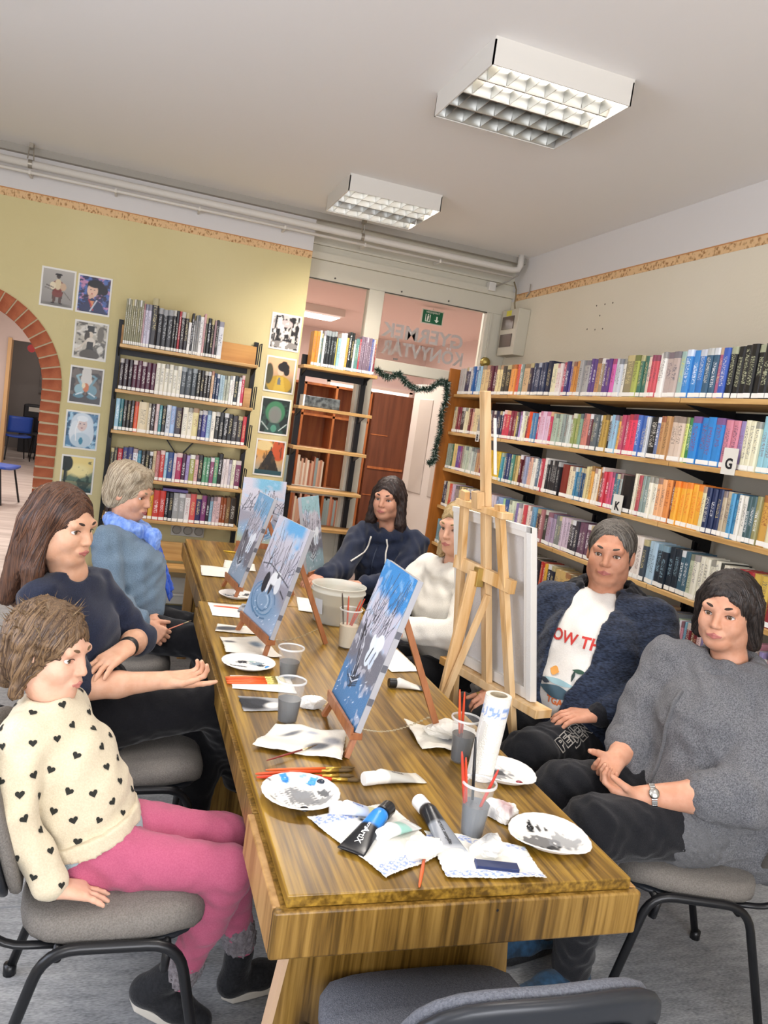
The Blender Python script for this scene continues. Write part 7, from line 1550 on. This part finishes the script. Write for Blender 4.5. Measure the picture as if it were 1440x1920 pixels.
for s in (-1, 1):
    pts = []
    for t in np.linspace(0, 1, 8):
        q = nk + fw * .3 + unit(np.cross(fw, A(0, 0, 1))) * s * (-.045 - .03 * t) + A(0, 0, -.055 - .13 * t); hit = tree.ray_cast(Vector(q), Vector(-fw), .5)
        pts.append(np.array(hit[0]) + fw * .006 if hit[0] else q - fw * .15)
    MB().tube(pts, .005, 6).build('drawstring', mat('cord_white', '#dcd8cf', .8), root, smooth=True)
q = [np.array(tree.ray_cast(Vector(nk + fw * .4 + A(0, 0, -.10 - .24 * t)), Vector(-fw), .6)[0] or (nk + fw * .15)) + fw * .002 for t in np.linspace(0, 1, 8)]
MB().tube(q, .0045, 6).build('zip', mat('zip_dark', '#3a4254', .4, metal=.5), tp[0], smooth=True)

# ---- woman in white hoodie behind the tall easel
hd = Head((1.425, 3.215, 1.215), (-.84, -.52, -.12), (0, 0, 1), .98, .96)
def hair_w5(root, hd):
    S, face = hair_cap(hd, .005, .012); hd.K(S, (0, -.10, .02), (.02, -.13, -.06), .035, .03, .03)
    for s in (-1, 1): hd.K(S, (s * .072, -.02, .03), (s * .085, -.0, -.13), .022, .024, .02)
    hd.K(S, (-.085, 0, -.13), (-.09, .05, -.24), .024, .012, .02); cut_face(hd, S, (.0, .13, -.028, .066, .094, .112))
    hair_obj(root, hd, S, (.003, .03, 5, strands(hd, .0018, 360)), 'hair_blond', '#8f774f', '#c2a878')
J5 = dict(head=hd.c, neck=(1.445, 3.235, 1.055), shR=(1.375, 3.395, .985), shL=(1.47, 3.065, .99), elR=(1.24, 3.38, .80), wrR=(1.135, 3.16, .79), elL=(1.375, 2.94, .80), wrL=(1.17, 3.05, .79), pel=(1.55, 3.27, .56), hipR=(1.48, 3.35, .56), hipL=(1.50, 3.18, .56), knR=(1.12, 3.32, .55), knL=(1.13, 3.13, .55), anR=(1.15, 3.32, .1), anL=(1.16, 3.12, .1))
def ex5(S, fw, pel, shm, hx, sx_):
    nk = np.array(J5['neck'])
    for a in np.linspace(.4, 2 * PI - .4, 9): S.ell(nk + A(0, 0, -.03 + .02 * math.cos(a)) - fw * math.cos(a) * .085 + sx_ * math.sin(a) * .095, (.036, .036, .034), None, .03)
    S.ell(nk - fw * .11 + A(0, 0, -.07), (.075, .075, .075), None, .03)
m_wh = cloth('white_hood', '#d6d2c6', '#e0dcd2', 260, .2)
root, tp, tr, fw, garm = person('woman in a white hooded sweatshirt seated behind the tall easel', skin_mat('fair4', '#cf9c80', '#d9a98e'), J5,
    dict(name='hoodie', mat=m_wh, lv=[(0, .175, .135, 0), (.35, .165, .132, .025), (.68, .165, .13, .03), (.92, .145, .078, 0)], r=(.074, .066, .052), end=.92, wr=.0045, extra=ex5, nk=.06),
    dict(name='trousers', mat=MATS['cloth_black_w2'], r=(.172, .128, .096, .07, .05)), hd, hair_w5,
    armR=dict(d=(-.3, -.95, -.06), palm=(0, .05, -1), thumb=(-.9, 0, .2), start=.5, curl=(.4, .5, .4)), armL=dict(d=(-.85, .5, -.08), palm=(0, 0, -1), thumb=(-.3, .8, .3), start=.5, curl=(.35, .5, .4)), brow='#8a744c')
S = SDF(.0075); sm = mix3(J5['shR'], J5['shL'], .5); S.levels([(A(1.55, 3.27, .54), unit(A(-.1, -1, 0)), .182, .142), (mix3(J5['pel'], sm, .2) + fw * .014, unit(A(.1, -1, 0)), .178, .142)], .04); link('grey_hem', fast_mesh('grey_hem', *S.make(.004, .06)), cloth('grey_hem', '#a9a6a2', '#b4b1ac', 240, .2), tp[0])
tree = bvh_of(tp[1], tp[2])
for txt, sz, dz, ds in (('cf', .13, -.16, .10), ('good', .03, -.23, .06), ('vibes', .024, -.265, .03)):
    if sz < .1: continue
    me = subdivide(text_mesh(txt, sz, 0, bold=.001)); rt = unit(np.cross(fw, A(0, 0, 1)))
    project(me, tree, sm + A(0, 0, dz + .06) - rt * (-ds), -rt * -1 * -1, (0, 0, 1)); link('chest_print', me, m_ink, tp[0])

# ---- man in navy jacket
hd = Head((1.855, 2.685, 1.245), (-.66, -.75, -.06), (0, 0, 1), 1.06, 1.08, 1.04)
def hair_m6(root, hd):
    S, face = hair_cap(hd, .005, .009); cut_face(hd, S, (.0, .125, .0, .078, .09, .105)); hd.E(S, 0, .02, -.12, .14, .14, .07, .01, 'd')
    hair_obj(root, hd, S, (.002, .02, 5, strands(hd, .0012, 300)), 'hair_grey_short', '#3d3833', '#6a645c')
J6 = dict(head=hd.c, neck=(1.87, 2.70, 1.075), shR=(1.70, 2.80, 1.0), shL=(1.985, 2.515, 1.02), elR=(1.56, 2.70, .755), wrR=(1.435, 2.60, .678), elL=(1.905, 2.33, .79), wrL=(1.675, 2.325, .715), pel=(1.76, 2.52, .58), hipR=(1.68, 2.61, .57), hipL=(1.77, 2.45, .57), knR=(1.38, 2.56, .575), knL=(1.40, 2.30, .575), anR=(1.50, 2.62, .1), anL=(1.55, 2.36, .1))
m_tee = cloth('white_tee', '#d5d2cc', '#dedbd5', 240, .12)
m_jk = cloth('navy_melange', '#161b27', '#2e384c', 70, .3, .85, (1, 1, 3))
m_jb = cloth('black_rib', '#121317', '#1a1b20', 200, .3)
def ex6(S, fw, pel, shm, hx, sx_): S.ell(mix3(pel, shm, .32) + fw * .10, (.15, .15, .14), None, .05)
root, tp, tr, fw, garm = person('man in an open navy jacket over a printed white T-shirt', skin_mat('ruddy', '#bd8468', '#c99479'), J6,
    dict(name='t_shirt', mat=m_tee, lv=[(0, .195, .15, .02), (.35, .19, .155, .05), (.68, .19, .145, .04), (.92, .165, .085, 0)], r=(.078, .066, .054), end=-.4, wr=.003, extra=ex6, nk=.064, rn=.06, core=(.14, .10)),
    dict(name='sweatpants', mat=cloth('black_sweat', '#111215', '#18191d', 220, .2), r=(.2, .15, .115, .082, .062), wr=.005), hd, hair_m6,
    armR=dict(d=(-.85, -.35, -.2), palm=(-.3, .3, -.9), thumb=(-.4, -.2, .9), start=.5, rr=(.046, .031), sc=1.08, curl=(.6, .8, .5)), armL=dict(d=(-.97, .2, -.12), palm=(.05, .12, -1), thumb=(-.2, .95, .1), start=.5, rr=(.046, .031), sc=1.1, curl=(.22, .35, .3), spread=.03), lip='#a8645c', brow='#4a423a')
t_v, t_f = tp[1], tp[2]; shm = mix3(J6['shR'], J6['shL'], .5); pel = np.array(J6['pel']); rt = unit(np.cross(fw, A(0, 0, 1)))
S = SDF(.0075); hx = unit(np.array(J6['hipL']) - J6['hipR']); sx_ = unit(np.array(J6['shL']) - J6['shR'])
S.levels([(mix3(pel, shm, t) + fw * o, unit(mix3(hx, sx_, min(t, 1))), w_ + .017, d_ + .017) for t, w_, d_, o in ((-.02, .195, .15, .02), (.35, .19, .155, .05), (.68, .19, .145, .04), (.92, .165, .085, 0))], .05)
S.ell(mix3(pel, shm, .32) + fw * .10, (.165, .165, .155), None, .05)
for s in 'RL':
    S.cone(mix3(J6['sh' + s], shm, .15), mix3(J6['neck'], shm, .45), .088, .07, .05); sleeve(S, J6['sh' + s], J6['el' + s], J6['wr' + s], (.092, .08, .062), .80)
nk6 = np.array(J6['neck'])
S.cone(np.array(J6['neck']) + A(0, 0, .0), np.array(J6['neck']) + A(0, 0, .14), .075, .10, .015, 'd')
top_c = nk6 + fw * .075 + A(0, 0, .05); up_c = mix3(pel, shm, .85) + fw * .17 + rt * .01; mid_c = mix3(pel, shm, .60) + fw * .235 + rt * .03; low_c = mix3(pel, shm, .10) + fw * .27 + rt * .09
S.cone(top_c, up_c, .08, .092, .01, 'd'); S.cone(up_c, mid_c, .092, .085, .01, 'd'); S.cone(mid_c, low_c, .085, .035, .01, 'd')
jv, jf = S.make(.003, .09, 11); jk = link('jacket', fast_mesh('jacket', jv, jf), m_jk, root)
S = SDF(.006); nk = np.array(J6['neck'])
for a in np.linspace(-2.3, 2.3, 13):
    q = nk - fw * math.cos(a) * .090 + rt * math.sin(a) * .105 + A(0, 0, .062 - .045 * (1 - math.cos(a)) * .5); q2 = q + A(0, 0, -.05) - fw * math.cos(a) * .045 + rt * math.sin(a) * .062; S.cone(q, q2, .014, .022, .03)
link('collar', fast_mesh('collar', *S.make(.002, .04)), m_jb, jk)
for s in 'RL': S = SDF(.005); S.cone(mix3(J6['el' + s], J6['wr' + s], .76), mix3(J6['el' + s], J6['wr' + s], .98), .052, .046, .01); link('cuff', fast_mesh('cuff', *S.make(.0015, .02)), m_jb, jk)
tree = bvh_of(t_v, t_f); m_red = mat('print_red', '#c23a34', .8)
for txt, sz, dz, dx, mt in (('NOW THIS', .058, -.02, .0, m_red), ('TGA', .034, -.235, 0, mat('print_orange', '#d2703c', .8))):
    me = subdivide(text_mesh(txt, sz, 0, bold=.0015)); project(me, tree, shm + A(0, 0, dz - .06), rt * -1 if np.dot(rt, (1, 0, 0)) < 0 else rt, (0, 0, 1), .002); link('shirt_print', me, mt, tp[0])
for k, (dx, dz, w_, h_, c) in enumerate(((0, -.20, .16, .045, '#3f5866'), (.0, -.165, .13, .02, '#8fb0b8'), (-.035, -.135, .04, .03, '#d99a4c'), (.045, -.13, .012, .04, '#2c3d3a'), (.06, -.112, .05, .014, '#2c4a3c'), (-.06, -.175, .05, .018, '#2a3440'))):
    b = MB(); b.grid(lambda u, v: ((u - .5) * w_, (v - .5) * h_ * math.sin(PI * min(max(u, .06), .94)), 0), 34, 12); me = b.mesh('shirt_picture')
    project(me, tree, shm + A(0, 0, dz - .06) + (rt if np.dot(rt, (1, 0, 0)) > 0 else -rt) * dx, rt if np.dot(rt, (1, 0, 0)) > 0 else -rt, (0, 0, 1), .0045 + .0006 * k); link('shirt_picture', me, mat('print' + c, c, .8), tp[0])
# outlined lettering on the thigh
tree = bvh_of(tr[1], tr[2]); th = unit(np.array(J6['knL']) - J6['hipL']); sd = unit(np.cross(A(0, 0, 1), th)); sd = sd if sd[1] < 0 else -sd
m_out = mat('print_outline', '#a9a49c', .8)
for txt, t_, off in (('DENIM', .48, .0), ('PENDA', .64, .0)):
    cu = bpy.data.curves.new('letters', 'FONT'); cu.body = txt; cu.size = .06; cu.align_x = 'CENTER'; cu.align_y = 'CENTER'; cu.fill_mode = 'NONE'; cu.bevel_depth = .0018; cu.bevel_resolution = 0; cu.resolution_u = 2; cu.offset = .003
    o = bpy.data.objects.new('letters', cu); COL.objects.link(o); me = bpy.data.meshes.new_from_object(o.evaluated_get(bpy.context.evaluated_depsgraph_get())); bpy.data.objects.remove(o); me.materials.clear()
    nn = unit(A(0, 0, 1) + sd * .75); xa = unit(np.cross(np.cross(nn, -sd + A(0, 0, .9)), nn)); xa = unit(A(.45, -.1, .55)); xa = unit(xa - np.dot(xa, nn) * nn); ya = np.cross(nn, xa)
    project(me, tree, mix3(J6['hipL'], J6['knL'], t_ - .05) + nn * .10, xa, ya, .002); link('thigh_print', me, m_out, tr[0])
for s in 'RL': a = np.array(J6['an' + s]); shoe(root, (a[0] + .03, a[1], .002), (a[0] - .25, a[1] - .06, .002), (0, 0, 1), cloth('blue_sneaker', '#20303f', '#2a4a66', 40, .2), m_bt, .08, .046, 'shoe', (a[0], a[1], .12))

# ---- woman in grey cardigan
hd = Head((1.875, 2.035, 1.185), (-.84, -.53, -.10), (0, 0, 1), 1.02, 1.04, 1.02)
def hair_w7(root, hd):
    S, face = hair_cap(hd, .005, .013)
    for s in (-1, 1): hd.K(S, (s * .074, -.02, .03), (s * .08, -.03, -.09), .028, .024, .02)
    hd.K(S, (0, -.10, 0), (0, -.10, -.10), .05, .04, .03); cut_face(hd, S, (.0, .13, -.028, .066, .094, .112))
    hair_obj(root, hd, S, (.003, .03, 5, strands(hd, .0018, 360)), 'hair_black', '#1b1614', '#352c28')
J7 = dict(head=hd.c, neck=(1.915, 2.03, 1.03), shR=(1.815, 2.185, .955), shL=(1.975, 1.845, .955), elR=(1.69, 2.13, .71), wrR=(1.55, 2.03, .682), elL=(1.78, 1.725, .715), wrL=(1.525, 1.845, .655), pel=(1.945, 1.945, .565), hipR=(1.83, 2.04, .56), hipL=(1.88, 1.86, .56), knR=(1.40, 2.06, .57), knL=(1.37, 1.84, .565), anR=(1.45, 2.10, .1), anL=(1.43, 1.90, .1))
m_cd = cloth('grey_knit', '#55565a', '#7e7f82', 260, .6)
m_rib = cloth('grey_rib', '#66676a', '#86878a', 160, .8, .9, (1, 1, 6))
def ex7(S, fw, pel, shm, hx, sx_):
    S.ell(mix3(pel, shm, .62) + fw * .10, (.13, .13, .11), None, .06); S.ell(mix3(pel, shm, .25) + fw * .11, (.165, .165, .13), None, .06)
    for s in 'RL': S.cone(J7['hip' + s], mix3(J7['hip' + s], J7['kn' + s], .34), .13, .118, .05)
    S.cone(pel + A(.03, -.1, -.05), pel + A(.03, .06, -.05), .13, .13, .05)
root, tp, tr, fw, garm = person('woman in a grey knitted cardigan with clasped hands and a steel watch', skin_mat('fair5', '#c78f72', '#d29f84'), J7,
    dict(name='cardigan', mat=m_cd, lv=[(0, .215, .165, .01), (.35, .205, .17, .045), (.68, .20, .155, .045), (.92, .165, .09, 0)], r=(.094, .088, .07), end=.34, wr=.006, extra=ex7, nk=.066, core=(.14, .10)),
    dict(name='trousers', mat=cloth('charcoal_trouser', '#15161a', '#1d1e22', 260, .3), r=(.205, .15, .118, .088, .06), wr=.004), hd, hair_w7,
    armR=dict(d=(-.78, -.55, -.25), palm=(-.2, -.55, .7), thumb=(-.5, .2, .8), rr=(.05, .031), curl=(.5, .8, .5), start=.0), armL=dict(d=(-.8, .6, .04), palm=(-.3, .4, .8), thumb=(-.5, -.2, .8), rr=(.052, .032), curl=(.5, .8, .5), start=.0))
S = SDF(.007); nk = np.array(J7['neck'])
for a in np.linspace(0, 2 * PI, 14)[:-1]: S.ell(nk + A(0, 0, -.03 - .02 * math.cos(a)) + fw * math.cos(a) * .085 + unit(np.cross(fw, A(0, 0, 1))) * math.sin(a) * .09, (.032, .032, .042), None, .03)
link('cowl_collar', fast_mesh('cowl_collar', *S.make(.004, .05)), m_cd, tp[0])
for s, e in (('R', .34), ('L', .34)): S = SDF(.006); S.cone(mix3(J7['el' + s], J7['wr' + s], e - .10), mix3(J7['el' + s], J7['wr' + s], e), .078, .074, .01); link('cuff', fast_mesh('cuff', *S.make(.003, .03)), m_cd, tp[0])
tree = bvh_of(tp[1], tp[2]); q = []
for t in np.linspace(0, 1, 12):
    hit = tree.ray_cast(Vector(nk + fw * .5 + A(0, 0, -.10 - .36 * t) + unit(np.cross(fw, A(0, 0, 1))) * .03), Vector(-fw), .7)
    if hit[0]: q.append(np.array(hit[0]) + fw * .002)
MB().tube(q, .007, 6).build('button_band', m_rib, tp[0], smooth=True)
S = SDF(.006)
for s in 'RL': pass
a, b_ = np.array(J7['hipL']), np.array(J7['knL']); S.cone(mix3(a, b_, .30) + A(.0, -.0, 0), mix3(a, b_, .40), .126, .122, .02); link('ribbed_hem', fast_mesh('ribbed_hem', *S.make(.003, .02)), m_rib, tp[0])
m_steel = mat('watch_steel', '#b9b9b6', .25, metal=1)
a, b_ = np.array(J7['elL']), np.array(J7['wrL']); d, s, u = frame(b_ - a); c = mix3(a, b_, .90); wt = None
for k in range(18):
    an = 2 * PI * k / 18; p = c + (s * math.cos(an) + u * math.sin(an)) * .0365; t_ = unit(-s * math.sin(an) + u * math.cos(an)); o = MB().bar(p - t_ * .0058, p + t_ * .0058, .016, .0045, unit(s * math.cos(an) + u * math.sin(an)))
    if wt is None: wt = thing('wristwatch', 'steel link wristwatch on the wrist of the woman in the cardigan', 'watch')
    o.build('watch_link', m_steel, wt, bevel=.001)
cc = c + unit(A(-.1, -.75, .6) - d * np.dot(d, (-.1, -.75, .6))) * .0385; MB().lathe([(0, .009), (.013, .009), (.0155, .006), (.016, 0)], 20, cc, unit(cc - c)).build('watch_case', m_steel, wt, smooth=True)
for s in 'RL': a = np.array(J7['an' + s]); shoe(root, (a[0] + .03, a[1], .002), (a[0] - .22, a[1] - .05, .002), (0, 0, 1), MATS['cloth_blue_sneaker'], m_bt, .08, .044, 'shoe', (a[0], a[1], .12))
